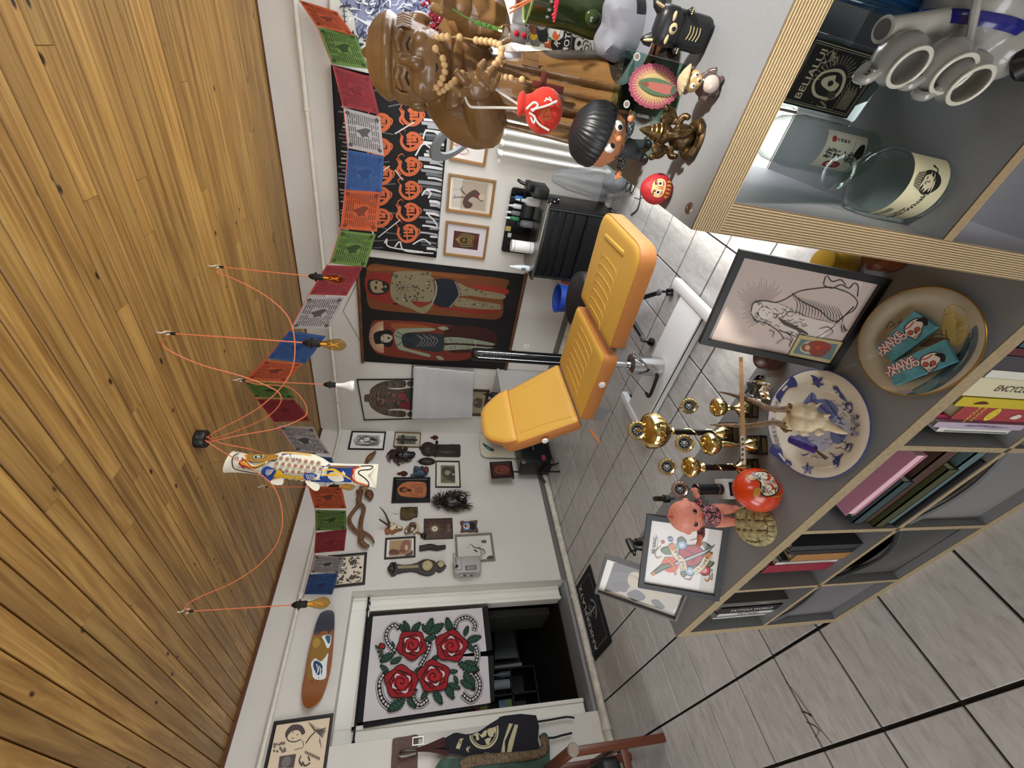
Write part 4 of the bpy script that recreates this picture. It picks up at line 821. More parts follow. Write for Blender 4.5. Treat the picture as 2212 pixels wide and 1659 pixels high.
tq,w_,h_,L_=framed('wall_hanging','tall black painting of a tattooed man and tattooed woman on wooden battens','B',(779.7,781.5),(770.7,550.7),(1136,593.4),(1096,796),.004,'#0c0a0a','#0d0b0b',d=.012,cat='painting',glaze=False,draw=lambda A:(setattr(A.px,'fn',(lambda f:lambda x,y:f(*ZP(x,y)))(A.px.fn)),d_duo(A)))
BAT=mat('batten_wood','#5f3a1c',.5,noise=.3,nscale=10)
for s in(1,-1):MB().box((0,s*(h_/2-.012),.014),(w_+.03,.034,.024),bev=.004).go('batten',BAT,tq,30)
nl=L_(741.7,671); MB().tube([(-w_*.28,h_/2,.02),(nl[0],nl[1],.01),(w_*.28,h_/2,.02)],.0022,6).go('hanging_cord',mat('twine','#4a3b2c',.9),tq)
# body suit poster
def d_suit(A):
 a=A.px; a.dz=.00004; a.fn=(lambda f:lambda x,y:f(*ZT(x,y)))(a.fn)
 a.blob([(118,265),(160,255),(170,215),(230,165),(330,135),(480,132),(480,195),(330,200),(420,215),(600,195),(900,200),(1000,220),(1000,380),(900,400),(600,405),(420,390),(330,405),(480,412),(480,465),(330,455),(230,420),(170,370),(155,330),(118,325)],'#4a3b2e')
 for s in(1,-1):
  c=298-s*3
  for k in range(7):a.line([(150+18*k,c+s*15),(190+14*k,c+s*(60+9*k)),(250+10*k,c+s*(100+6*k))],.007,'#8a7458' if k%2 else '#221a15',4)
  for k in range(5):a.line([(300+36*k,c+s*152),(320+34*k,c+s*130),(300+38*k,c+s*108)],.008,'#857052' if k%2 else '#2a201a',4)
 r=random.Random(3)
 for k in range(110):x,y=r.uniform(230,640),r.uniform(225,385); a.disc(x,y,r.uniform(.01,.024),r.choice(['#5a4636','#2c231d','#6d2a30','#7a3038','#35463a','#806a4c']),ry=.7,n=8)
 for q,c in(([(430,250),(480,240),(500,290),(460,310),(420,280)],'#7c2a34'),([(450,340),(530,320),(550,380),(480,390)],'#7c2430'),([(520,230),(570,210),(575,290),(530,280)],'#2f4a3e')):a.blob(q,c)
 for y in(160,440):a.disc(540,y,.045,'#2f2620'); a.ring(540,y,.02,.03,'#6a5a45')
framed('picture_frame','thin black framed poster of a full tattoo body suit behind the white sheet','B',(782.2,901.6),(774,813),(985,822),(990,906),.012,'#141110','#c9c4ba',draw=d_suit,cat='poster')
# white sheet hung in front of it on a hook
t,L=hang('hanging_sheet','white quilted cloth hanging in front of the body suit poster','cloth','B',ZT(840,260),.1)
c4=[L(*ZT(*p))for p in((548,488),(570,10),(1118,55),(1100,485))]
def sheet(u,v):
 a=[c4[0][i]*(1-u)+c4[1][i]*u for i in(0,1)]; b=[c4[3][i]*(1-u)+c4[2][i]*u for i in(0,1)]
 return(a[0]*(1-v)+b[0]*v,a[1]*(1-v)+b[1]*v,.008*math.sin(u*9)*v+.004*math.sin(v*28)+.006*math.sin(u*4+v*5))
o=MB().grid(sheet,40,60).go('sheet',mat('white_cloth','#c4c4c4',.95,sheen=.2,bump=.15,bscale=300),t,80); md=o.modifiers.new('thick','SOLIDIFY'); md.thickness=.006
MB().tube([(*c4[0],.0),(c4[0][0],c4[0][1]+.02,.0),(c4[1][0],c4[1][1]+.02,0),(*c4[1],0)],.006,8).go('rail',mat('black_metal','#141313'),t)
for c in(c4[0],c4[1]):MB().box((c[0],c[1]+.02,-.05),(.01,.01,.1)).go('bracket',MATS['black_metal'],t)
# ink print, upper right
def d_ink(A):
 zi=zoom(500,0,5.53); a=A.px; a.dz=.00003; a.fn=(lambda f:lambda x,y:f(*zi(x,y)))(a.fn); NV='#2b3048'
 a.blob([(1300,20),(1400,70),(1470,230),(1500,400),(1650,500),(1790,540),(1980,540),(2300,440),(2900,420),(3100,0),(3100,-600),(1300,-600),(1290,-200)],'#7f84a0')
 r=random.Random(12)
 for k in range(420):
  x,y=r.uniform(1350,3050),r.uniform(-500,500)
  if y>20+(x-1300)*1.9:continue
  an=r.uniform(0,6.3); q=[(x,y)]
  for j in range(4):an+=r.uniform(-.9,1.2); x+=34*math.cos(an); y+=34*math.sin(an); q.append((x,y))
  a.line(q,r.uniform(.004,.012),r.choice([NV,NV,'#474d6b','#c9cbd2','#dfe0dd']),3,taper=.5)
 for k in range(5):a.line([(1480+30*k,200+20*k),(1700+30*k,330-10*k),(1900+10*k,380-40*k)],.009,'#d5d7da')
 a.line([(1345,40),(1355,200),(1375,400)],.006,NV)
 for k in range(6):a.line([(1325,70+60*k),(1385,80+60*k)],.004,NV,1); a.line([(1570+40*k,585+6*k),(1590+40*k,610)],.004,NV,1)
 for c,s in((NV,1),('#8086a0',.72),(NV,.5),('#aeb2c4',.34),(NV,.18)):a.blob([(1440+85*s*math.cos(k*.785),500+100*s*math.sin(k*.785))for k in range(8)],c)
 for q in([(1380,440),(1325,370),(1400,400)],[(1430,430),(1460,360),(1470,440)],[(1500,510),(1590,525),(1530,560)],[(1510,560),(1595,630),(1520,610)]):a.blob(q,NV)
 a.line([(1560,580),(1650,595),(1740,610)],.005,NV)
framed('picture_frame','pale framed print of dense blue ink drawing with rose and barbed wire','B',(735,116),(690,-320),(1180,-250),(1060,168),.012,'#b9b4a8','#c9c9bd',draw=d_ink,d=.02,cat='picture')
# small frame low behind the chair head
t,L=hang('picture_frame','small brown framed picture low on the wall behind the headrest','picture','B',(1040,868))
zs=zoom(1000,740,6.38); P=[L(*zs(*p))for p in((60,1000),(60,640),(340,640),(330,1000))]; w_,h_=abs(P[1][0]-P[0][0]),abs(P[2][1]-P[1][1]); cx,cy=sum(p[0]for p in P)/4,sum(p[1]for p in P)/4
ring_mb(w_,h_,.035,.02).go('frame',mat('frame_#3d2a1a','#3d2a1a',.4),t,30,tr(cx,cy,.001)); a=Art(w_-.06,h_-.06,z=.004); a.rect(0,0,1,1,'#9a8d70'); a.blob([(.3,.2),(.3,.6),(.5,.8),(.7,.6),(.65,.2)],'#5c4a3c'); a.disc(.5,.62,.03,'#7c6a58'); a.rect(.1,.84,.9,.9,'#4a3b2c'); a.go('print',t,tr(cx,cy,0))
MB().box((XB-.004,2.62,.46),(.012,.08,.08),bev=.004).go('wall_socket',WHITE,None,30); tag(bpy.data.objects['wall_socket'],'white wall socket low between the painting and the cabinet','socket')
# radiator
t=thing('radiator','white column radiator on the wall behind the carved monk','radiator',(XB-.13,.68,.16)); RW=mat('radiator_white','#dcdad2',.35)
for k in range(14):
 y=-.04-.075*k
 for x in(-.04,.04):MB().tube([(x,y,.04),(x,y,.94)],.016,8).go('column',RW,t)
 MB().box((0,y,.965),(.14,.05,.05),bev=.02,seg=2).box((0,y,.015),(.14,.05,.05),bev=.02,seg=2).go('header',RW,t,60)
MB().tube([(0,0,.965),(0,.03,.965)],.018,10).go('vent_plug',RW,t)
for y in(-.2,-.8):MB().box((.09,y,.5),(.08,.03,.03)).go('bracket',RW,t,0)
# ------------------------------------------------------------------ ceiling: cable lamps, windsock, flags
ORC,BLKP=mat('orange_cable','#cf7048',.6),mat('bakelite','#121110',.35)
HOOKS=[(2.391,1.22),(1.792,1.274),(2.288,1.963),(1.111,2.587),(2.175,2.95)]; RO=V((1.762,1.953,ZC))
def onv(px,py,p0,p1):  # picture point on the upright plane through two ground points
 n=V((p1[1]-p0[1],p0[0]-p1[0],0)); d=ray(px,py); k=n.dot(V((p0[0],p0[1],0)))/n.dot(d); return V((0,0,EYE))+d*k
LOOPS=[[(470,930),(560,880),(620,820),(637,760),(625,690),(575,640),(500,600),(470,590)],[(500,935),(570,905),(603,875),(605,852),(580,835),(520,812),(440,790),(380,765),(350,742)],
[(520,940),(600,925),(650,905),(663,890),(655,865),(630,840),(605,833),(555,830)],[(480,975),(540,1010),(590,1050),(610,1110),(600,1170),(560,1220),(500,1260),(430,1290),(400,1310)],[(480,958),(520,966),(560,976),(600,995),(610,1020),(590,1042)]]
lamp=thing('ceiling_lamp','black ceiling rose with five orange cables looping to hooks','lamp',RO)
LI=tr(*-RO); MB().lathe([(.0,0),(.05,0),(.05,-.045),(.046,-.05),(0,-.05)],28).go('ceiling_rose',BLKP,lamp)
for k in range(3):MB().ell((.051*math.cos(k*2.1),.051*math.sin(k*2.1),-.02),.004,8,6).go('screw',mat('steel','#8f8d88'),lamp)
FIL=mat('filament','#d9a860',.5,emit=.3); AMB=thin_glass('amber_glass','#ecd6a4'); STEEL=MATS['steel']
for i,(hx,hy)in enumerate(HOOKS):
 bz=(2.135,2.037,2.103,2.098,2.136)[i]; H0=V((hx,hy,ZC))
 pts=[RO+V((.018*math.cos(i*1.2),.018*math.sin(i*1.2),-.05))]+[onv(*p,RO,H0)for p in LOOPS[i]]+[H0-V((0,0,.06))]
 MB().tube([LI@p for p in pts],.0032,6,smooth=5).go('cable_loop',ORC,lamp)
 hk=tag(MB().tube([(0,0,0),(0,0,-.02),(.014,0,-.032),(.012,0,-.05),(-.002,0,-.056),(-.013,0,-.045)],.003,6,smooth=4).go('ceiling_hook',mat('white_hook','#dcd9d0',.4,.3),None,60,tr(*H0)),('white hook carrying the cable nearest the calligraphy canvas','white hook carrying the cable nearest the camera over the chair','white hook where the prayer flags meet the cable','white hook carrying the cable by the doorway','white hook carrying the cable behind the fish windsock')[i],'hook')
 MB().box((0,0,-.065),(.012,.012,.024),bev=.003).go('cable_clip',BLKP,hk,40)
 b=thing('light_bulb',('filament bulb hanging in front of the red prayer flag','large filament bulb hanging before the tattooed woman painting','white reflector bulb hanging over the body suit poster','filament bulb hanging beside the skateboard deck','filament bulb hanging behind the fish windsock tail')[i],'bulb',(hx,hy,bz),'pendant bulbs')
 top=ZC-bz-.075; MB().tube([(0,0,.19),(0,0,top)],.0032,6).go('cable',ORC,b)
 MB().lathe([(.006,.2),(.012,.192),(.018,.18),(.0185,.165),(.028,.163),(.028,.158),(.0185,.156),(.019,.125),(.014,.12)],18).go('socket',BLKP,b)
 if i==2:MB().lathe([(.013,.125),(.014,.1),(.016,.075),(.028,.045),(.036,.02),(.036,.01),(.03,.002),(0,0)],24).go('bulb',mat('opal','#e8e6de',.3),b)
 else:
  MB().lathe([(.013,.125),(.015,.105),(.025,.075),(.031,.048),(.03,.028),(.02,.01),(.008,.002),(.003,-.003),(0,-.004)],24).go('bulb',AMB,b)
  MB().tube([(0,0,.12),(0,0,.09)],.005,8).tube([(.011*math.cos(q*2.6),.011*math.sin(q*2.6),.085 if q%2 else.035)for q in range(9)],.0008,4).go('filament',FIL,b)
  # fish windsock
kx,ky=1.75,2.157; vr=V((ky,-kx,0)).normalized(); Zk=zoom(480,960,3.528)
Mk=frame_m((kx,ky,height(*Zk(600,150),kx,ky)),vr,(0,0,1),vr.cross(V((0,0,1)))); Mki=Mk.inverted(); fwd=Mk.to_3x3()@V((0,0,1))
def kp(x,y):d=ray(*Zk(x,y)); s_=V((kx,ky,0)).dot(fwd)/d.dot(fwd); q=Mki@(V((0,0,EYE))+d*s_); return(q.x,q.y)
koi=thing('fish_windsock','blue and yellow painted carp windsock hanging from the ceiling','windsock',Mk)
RT=[(90,52),(150,62),(200,75),(320,78),(400,75),(460,55),(560,58),(700,75),(770,105),(820,140),(950,148),(1190,150)]
LF=[(20,215),(120,215),(200,220),(330,238),(400,250),(480,260),(560,268),(640,275),(720,280),(790,285),(950,298),(1172,330)]
n=len(RT); rows=[]; dep=[.055,.055,.055,.055,.052,.05,.045,.04,.03,.02,.012,.005]
for i in range(n):
 a,b=V((*kp(*RT[i]),0)),V((*kp(*LF[i]),0)); rows.append(((a+b)/2,(a-b)/2,dep[i]))
mb=MB(); m_=20; vs=[]
for c,h_,d_ in rows:
 for j in range(m_):an=2*PI*j/m_; vs.append(c+h_*math.cos(an)+V((0,0,d_*math.sin(an))))
mb.add(vs,[(i*m_+j,i*m_+(j+1)%m_,(i+1)*m_+(j+1)%m_,(i+1)*m_+j)for i in range(n-1)for j in range(m_)])
PAPER=mat('sock_cloth','#e6e0cc',.85,sheen=.1); mb.go('body',PAPER,koi,60)
tl=[kp(*p)for p in[(1185,150),(1195,152),(1182,190),(1115,238),(1150,270),(1175,290),(1172,332),(1140,320),(1130,240)]]; MB().prism(tl,-.003,.003).go('tail',PAPER,koi,0)
for q in([(385,275),(440,250),(475,250),(480,285),(460,308),(400,302)],[(640,278),(700,285),(748,305),(748,340),(725,352),(690,335)]):MB().prism([(p.x,p.y)for p in catmull([(*kp(*p),0)for p in q],3,True)],.03,.034).go('fin',PAPER,koi,0)
A=Art(fn=lambda x,y:kp(x,y),z=0,dz=.00012); BL,YE,DR,GN='#22418a','#d9a81c','#8f1f22','#4a6b2c'
A.poly([(400,82),(560,64),(700,84),(800,130),(830,160),(1040,165),(1000,200),(985,290),(740,285),(640,272),(480,258),(330,235),(340,90)],BL)
A.blob([(420,76),(480,58),(580,62),(700,80),(800,128),(780,132),(690,92),(560,74),(480,72)],'#e0b766')
for r_ in range(4):
 for c_ in range(9-r_):
  x,y=420+46*c_+18*(r_%2),102+44*r_+c_*6
  if x>770 or x<360+18*r_:continue
  s_=.0165-.0012*r_*0
  for col,q in(('#efe9d6',1.0),(GN,.88),('#efe9d6',.72),(DR,.62),('#d9a06a',.38),(BL,.22)):A.disc(x,y,s_*q,col,ry=.9,n=14)
A.poly([(485,232),(560,240),(556,262),(486,255)],YE); A.poly([(570,240),(632,248),(630,272),(570,264)],YE)
A.blob([(640,225),(700,218),(738,235),(700,262),(645,268)],BL)
for k in range(5):A.line([(655+14*k,228),(665+14*k,262)],.003,'#e8e2d0',1)
A.blob([(190,85),(260,75),(380,78),(450,85),(440,110),(390,125),(300,130),(220,120)],'#a9772b'); A.line([(190,82),(215,120),(280,165),(350,150),(375,128)],.006,'#efe9d6')
for col,q in((GN,58),(DR,48),(YE,40)):A.line([(205,80),(225+q*.2,130+q*.5),(290,140+q*.7),(360,120+q*.4)],.007,col)
for col,rr,ry in((GN,.034,.42),('#efe9d6',.029,.4),('#111',.024,.4),('#efe9d6',.01,.5)):A.disc(305,95,rr,col,ry=ry,rot=PI/2+.05)
A.blob([(165,145),(200,112),(245,150),(260,190),(210,175),(205,190),(180,165)],DR); A.blob([(180,145),(205,125),(240,155),(245,175),(210,160)],YE)
A.line([(150,68),(122,95),(120,160),(140,190),(240,212),(330,225)],.006,'#1a1714'); A.ring(150,108,.005,.009,'#1a2440')
A.blob([(330,200),(380,165),(440,205),(430,240),(385,275),(340,250)],BL)
for k in range(5):A.line([(345+12*k,250-6*k),(375+12*k,190)],.003,'#efe9d6',1)
A.blob([(395,270),(440,210),(465,195),(490,230),(475,250),(430,260)],YE)
for q in([(800,165),(900,170),(1010,175)],[(775,200),(850,190),(900,215),(985,265)],[(770,235),(850,230),(900,235)]):A.line(q,.014,YE if q[0][1]>170 else '#7a5a3a',taper=.6)
A.poly([(1050,165),(1000,185),(990,225),(1005,280),(1120,318),(1170,328),(1115,238),(1185,155)],'#e6e0cc'); A.line([(1050,168),(1005,185),(1000,215),(992,245),(1010,280),(1060,300),(1120,316)],.011,DR); A.line([(1060,172),(1020,190),(1010,230),(1025,280),(1110,310)],.008,'#c77f3a'); A.line([(1060,165),(1148,165),(1130,190),(1060,198),(1045,220),(1090,255),(1120,290),(1118,325)],.007,'#1a1714')
import bisect
cy_=[r[0].y for r in rows]
def bulge(p):
 for i in range(n-1):
  if cy_[i]>=p.y>=cy_[i+1]or i==n-2:
   f_=min(1,max(0,(cy_[i]-p.y)/(cy_[i]-cy_[i+1]+1e-9))); c=rows[i][0].lerp(rows[i+1][0],f_); h_=rows[i][1].lerp(rows[i+1][1],f_).length; d_=dep[i]*(1-f_)+dep[i+1]*f_
   u=min(.98,abs(p.x-c.x)/max(h_,1e-4)); return d_*math.sqrt(1-u*u)
bmk=bmesh.new(); me=A.mb.mesh('x',0,False); bmk.from_mesh(me); bmesh.ops.triangulate(bmk,faces=bmk.faces[:])
for _ in range(2):bmesh.ops.subdivide_edges(bmk,edges=[e for e in bmk.edges if e.calc_length()>.012],cuts=1)
for q in bmk.verts:q.co.z+=bulge(q.co)+.0012
bmk.to_mesh(me); bmk.free(); obj('painted_scales',me,printmat('sock_print',.85),koi)
MB().tube([Mki@V((kx,ky,ZC)),V((rows[0][0].x,rows[0][0].y+.06,0)),rows[0][0]+V((0,-.005,.05))],.001,4).tube([V((rows[0][0].x,rows[0][0].y+.06,0)),rows[0][0]+V((0,-.005,-.05))],.001,4).go('thread',mat('red_thread','#8f2a2a',.8),koi)
MB().tube([rows[0][0]+rows[0][1]*math.cos(a*.3491)+V((0,0,.055*math.sin(a*.3491)))for a in range(18)],.003,6,closed=True).go('mouth_ring',PAPER,koi)
# prayer flags
def flagmat():
 m=printmat('flag_cloth',.9); nt=m.node_tree; p=nt.nodes['Principled BSDF']; tl=nt.nodes.new('ShaderNodeBsdfTranslucent'); mx=nt.nodes.new('ShaderNodeMixShader'); mx.inputs[0].default_value=.4
 nt.links.new(nt.nodes['Attribute'].outputs['Color'],tl.inputs[0]); nt.links.new(p.outputs[0],mx.inputs[1]); nt.links.new(tl.outputs[0],mx.inputs[2]); nt.links.new(mx.outputs[0],nt.nodes['Material Output'].inputs[0]); return m
FM=flagmat(); H3=V((2.288,1.963,0)); PR=onx(640,-20,XB-.045); PLf=ony(655,1292,YA-.05)
SEG=[(PR,H3,[('o',(646,0),(684,56)),('g',(686,58),(717,138)),('r',(719,142),(741,230)),('w',(742,233),(751,320)),('b',(751,324),(745,408)),('o',(745,410),(736,494)),('g',(735,497),(712,568)),('r',(706,573),(668,636)),('w',(664,641),(628,710)),('b',(624,714),(577,774)),('o',(572,778),(532,818))]),
(H3,PLf,[('g',(527,824),(548,858)),('r',(555,862),(592,912)),('w',(598,918),(640,975)),('b',(642,980),(662,1040)),('o',(666,1050),(680,1098)),('g',(681,1101),(682,1147)),('r',(682,1151),(679,1195)),('w',(679,1198),(670,1238)),('b',(668,1241),(657,1284))])]
COLS=dict(o=('#b5532f','orange'),g=('#5f7a3c','green'),r=('#862f33','red'),w=('#a19b99','white'),b=('#32507f','blue')); INKF=dict(o='#5a2412',g='#23320f',r='#5a1218',w='#3d3836',b='#152a52')
pf=thing('prayer_flags','string of coloured printed prayer flags strung across the room','flags'); rp=random.Random(21); line3=[]
for(p0,p1,fl_)in SEG:
 for c,a,b in fl_:
  A3,B3=onv(*a,p0,p1),onv(*b,p0,p1); line3+=[A3,B3]; hgt=.235; sw=V((rp.uniform(-.02,.02),rp.uniform(-.02,.02),0)); nrm=(B3-A3).cross(V((0,0,1))).normalized(); ph=rp.uniform(0,6)
  if nrm.dot(V((-1,-1,0)))<0:nrm=-nrm
  if c=='g' and a[0]==527:sw+=V((.05,.05,.0))
  def f(u,v):return A3.lerp(B3,u)+(V((0,0,-hgt))+sw)*(1-v)+nrm*(.009*math.sin(3*u+ph)+.005*math.sin(7*u-2*v+ph))*(1.2-v)
  mb=MB().grid(lambda u,v:f(u,v),8,6,COLS[c][0]); fg=mb.go('flag',FM,pf,80,recalc=False)
  ar=Art(fn=lambda x,y:(x,y),z=.0004,dz=.00002); ik=INKF[c]
  for k in range(15):
   y=.1+.8*k/14; x0,x1=(.08,.92)if(k<4 or k>10)else(.08,.34); segs=[(x0,x1)]if x1>.5 else[(.08,.34),(.66,.92)]
   for s0,s1 in segs:
    nseg=5
    for j in range(nseg):
     u0,u1=s0+(s1-s0)*j/nseg,s0+(s1-s0)*(j+rp.uniform(.6,1))/nseg; ar.rect(u0,y-.012,u1,y+.012,ik)
  ar.blob([(.38,.42),(.45,.6),(.5,.7),(.56,.6),(.64,.56),(.6,.44),(.64,.34),(.57,.4),(.48,.36),(.42,.3)],ik)
  for cx,cy in((.1,.1),(.9,.1),(.1,.9),(.9,.9)):ar.blob([(cx-.05,cy),(cx,cy+.06),(cx+.05,cy),(cx,cy-.06)],ik)
  for q in ar.mb.v:z=q.z; q.xyz=f(q.x,q.y)+nrm*(z+.0003)
  ar.go('flag_print',fg,None,printmat('fabric_print',.9))
MB().tube([PR]+line3+[PLf],.0025,5).go('string',mat('red_cord','#b0402f',.8),pf)
# ------------------------------------------------------------------ things standing on the floor
def rounded(pts,r,n=5):  # polygon with rounded corners; r may be a list
 out=[]; k=len(pts)
 for i in range(k):
  p=V((*pts[i],0)); a=V((*pts[i-1],0)); b=V((*pts[(i+1)%k],0)); rr=r[i]if isinstance(r,(list,tuple))else r
  if rr<=0:out.append((p.x,p.y)); continue
  da,db=(a-p),(b-p); q=min(rr,da.length*.49,db.length*.49); A_,B_=p+da.normalized()*q,p+db.normalized()*q
  for j in range(n+1):t_=j/n; c=A_*(1-t_)**2+p*2*t_*(1-t_)+B_*t_*t_; out.append((c.x,c.y))
 return out
def inset(poly,d):
 if d>.012:
  xs,ys=[p[0]for p in poly],[p[1]for p in poly]; cx,cy=(min(xs)+max(xs))/2,(min(ys)+max(ys))/2; hx,hy=(max(xs)-min(xs))/2,(max(ys)-min(ys))/2
  return[(cx+(x-cx)*(1-d/hx),cy+(y-cy)*(1-d/hy))for x,y in poly]
 k=len(poly); c=V((sum(p[0]for p in poly)/k,sum(p[1]for p in poly)/k,0)); out=[]
 for i in range(k):
  a,p,b=V((*poly[i-1],0)),V((*poly[i],0)),V((*poly[(i+1)%k],0)); t_=(b-a); n_=V((-t_.y,t_.x,0)).normalized()
  if n_.dot(c-p)<0:n_=-n_
  q=p+n_*d; out.append((q.x,q.y))
 return out
def loftpad(mb,poly,rings,M=None,cap0=True,cap1=True):  # rings: (inset, z)
 k=len(poly); vs=[]; fs=[]
 for d,z in rings:vs+=[(x,y,z)for x,y in(inset(poly,d)if d else poly)]
 for i in range(len(rings)-1):fs+=[(i*k+j,i*k+(j+1)%k,(i+1)*k+(j+1)%k,(i+1)*k+j)for j in range(k)]
 if cap0:fs.append(tuple(range(k))[::-1])
 if cap1:fs.append(tuple(range((len(rings)-1)*k,len(rings)*k)))
 return mb.add(vs,fs,None,M)
YEL,ORG=mat('yellow_vinyl','#c99b42',.42,noise=.05,nscale=300,bump=.12,bscale=700),mat('orange_vinyl','#b9763a',.45,bump=.08,bscale=500)
CHR=mat('chrome','#c9cbcc',.12,1); WMET=mat('white_metal','#d6d7d6',.35,bump=.02)
ch=thing('tattoo_chair','yellow reclining treatment chair with orange sides on a chrome column','chair',(2.085,1.45,0))
def pad(name,poly,th,M,ribs=()):
 o=loftpad(MB(),poly,[(.012,-th),(0,-th+.012),(0,-.022),(.004,-.014)],M,True,False).go(name,ORG,ch,60)
 loftpad(MB(),poly,[(.004,-.014),(.012,-.006),(.03,-.001),(.05,0)],M,False,True).go(name+'_top',YEL,o,60)
 MB().tube([(x,y,-.014)for x,y in inset(poly,.003)],.0035,6,M=M,closed=True).go('piping',ORG,o)
 if ribs:
  rb=MB()
  for q in ribs:rb.tube([(x,y,.0)for x,y in q],.0035,6,M=M,smooth=3)
  rb.go('stitched_ribs',YEL,o)
 return o
HW=.305; base=lambda y,z:tr(0,y-1.45,z)
lp=rounded([(-HW,.0),(HW,.0),(HW,.575),(-HW,.575)],[.11,.11,.03,.03])
sl=math.atan2(.025,.57)
def vribs(y0,y1,n,w0):  # nested hexagonal seams
 out=[]
 for k in range(n):y=y0+(y1-y0)*k/(n-1); out.append([(-w0,y+.035),(-w0+.03,y),(w0-.03,y),(w0,y+.035)])
 return out
LM=base(.595,.682)@rotm(-sl)
pad('leg_rest',lp,.105,LM,vribs(.2,.52,7,.13))
MB().box((.02,.1,.001),(.3,.026,.012),M=LM@rotm(0,0,.05),bev=.005).go('seam_roll',YEL,ch,60)
sp=rounded([(-HW,0),(HW,0),(HW,.5),(-HW,.5)],[.05,.05,.02,.02])
pad('seat',sp,.1,base(1.222,.66),vribs(.07,.4,7,.15))
bd=math.atan2(.35,.26); BM=base(1.725,.662)@rotm(bd)
bp=rounded([(-HW,.0),(HW,.0),(.268,.44),(.24,.56),(-.24,.56),(-.268,.44)],[.03,.03,.06,.1,.1,.06])
pad('backrest',bp,.095,BM,([(-.25,.03),(-.215,.22),(-.2,.4)],[(.25,.03),(.215,.22),(.2,.4)]))
hp=rounded([(-.265,.0),(.265,.0),(.25,.09),(.145,.235),(-.145,.235),(-.25,.09)],[.02,.02,.06,.08,.08,.06])
pad('headrest',hp,.06,BM@tr(0,.425,.022)@rotm(.12))
for v in(.2,):
 MB().lathe([(.0,.012),(.01,.012),(.02,.008),(.022,0)],16,base(1.725,.662)@rotm(bd)@tr(-HW-.001,.26,-.05)@rotm(0,-PI/2)).go('knob',mat('white_plastic','#e2dfd6',.35),ch)
 MB().lathe([(.0,.012),(.01,.012),(.02,.008),(.022,0)],16,base(1.222,.66)@tr(-HW-.001,.2,-.055)@rotm(0,-PI/2)).go('knob',MATS['white_plastic'],ch)
 # frame and column
GM=mat('grey_metal','#8f9092',.4,.5)
for s in(-1,1):
 MB().prism([(.0,.0),(.12,.0),(.14,-.1),(.03,-.13)],-.003,.003,base(1.62,.58)@tr(s*.27,0,0)@rotm(PI/2,0,PI/2)).go('side_plate',GM,ch,0)
 MB().tube([(s*.2,-.8,.55),(s*.2,.25,.55)],.015,8).go('frame_tube',GM,ch)
MB().box((-.02,0,.545),(.4,.25,.03)).go('cross_plate',GM,ch,0)
MB().tube([(-HW-.02,.335,.57),(-HW-.07,.40,.5)],.008,8).go('release_lever',mat('orange_grip','#c06a33',.5),ch)
cx,cy=-.02,.015; ct=.28
MB().lathe([(.06,.07),(.068,.074),(.068,ct-.01),(.072,ct-.008),(.072,ct+.012),(.064,ct+.018),(.0,ct+.018)],32,tr(cx,cy,0)).go('column',CHR,ch)
MB().lathe([(.022,ct),(.022,.54)],20,tr(cx,cy,0)).go('piston',CHR,ch)
MB().box((-.02,0,.0575),(.27,1.0,.025),bev=.004).box((-.152,0,.035),(.006,1.0,.045)).box((.112,0,.035),(.006,1.0,.045)).go('base_beam',WMET,ch,30)
for y in(-.49,.5):MB().box((-.01,y,.052),(.52,.06,.05),bev=.006).go('base_foot',WMET,ch,30)
for y in(-.49,.5):
 for x in(-.24,.22):MB().lathe([(.02,0),(.022,.026),(.01,.03)],12,tr(x,y,.001)).go('levelling_foot',mat('black_rubber','#151515',.7),ch)
zc=zoom(1280,580,5.183); OO=V((2.085,1.45,0))
def on_ch(p,z):return onz(*zc(*p),z)-OO
pl_=[on_ch((460,935),.3),on_ch((560,1040),.24),on_ch((712,1180),.155),on_ch((722,1215),.15),on_ch((640,1425),.15),on_ch((600,1395),.152),on_ch((420,1190),.27)]
MB().tube(pl_[:3],.006,8).go('pedal_arm',CHR,ch); MB().tube(pl_[2:6],.011,8,smooth=4).go('pedal_grip',MATS['black_rubber'],ch); MB().tube(pl_[5:],.006,8).go('pedal_arm',CHR,ch)
MB().tube([pl_[0],V((cx,cy,ct))],.008,8).tube([pl_[-1],V((cx,cy,ct-.02))],.008,8).go('pedal_pivot',CHR,ch)
# stool
st=thing('rolling_stool','black round rolling stool half hidden behind the yellow chair','stool',(2.74,1.36,0)); SBK=mat('stool_black','#111214',.4)
loftpad(MB(),[(.21*math.cos(a*PI/14),.21*math.sin(a*PI/14))for a in range(28)],[(.03,.44),(.0,.455),(0,.52),(.01,.54),(.04,.55)]).go('seat',mat('black_leather','#191a1c'),st,60)
MB().lathe([(.028,.1),(.028,.28),(.018,.28),(.018,.45)],16).go('gas_lift',CHR,st)
zs_=zoom(1100,560,5.53); SO=V((2.74,1.36,0))
c1_,c2_=onz(*zs_(1880,390),.05)-SO,onz(*zs_(1660,985),.05)-SO; a1=math.atan2(c1_.y,c1_.x); a2=math.atan2(c2_.y,c2_.x)
for k,(an,ln)in enumerate([(a1,c1_.xy.length),(a2,c2_.xy.length)]+[(a2-1.25*(j+1),.34)for j in range(3)]):
 M=rotm(0,0,an); o=MB().tube([(.02,0,.12),(.16,0,.115),(ln-.05,0,.085)],[.024,.02,.016],8,M=M,smooth=3).go('base_arm',SBK,st)
 MB().ell((ln-.03,0,.088),(.032,.024,.014),12,8,M).go('arm_tip',mat('grey_grip','#56585a',.5),o)
 for s in(-1,1):MB().lathe([(.0,-.008),(.022,-.008),(.026,0),(.022,.008),(0,.008)],16,M@tr(ln,s*.014,.027)@rotm(PI/2)).go('caster',SBK,o)
 MB().tube([(ln,0,.03),(ln,0,.085)],.008,8,M=M).go('caster_stem',SBK,o)
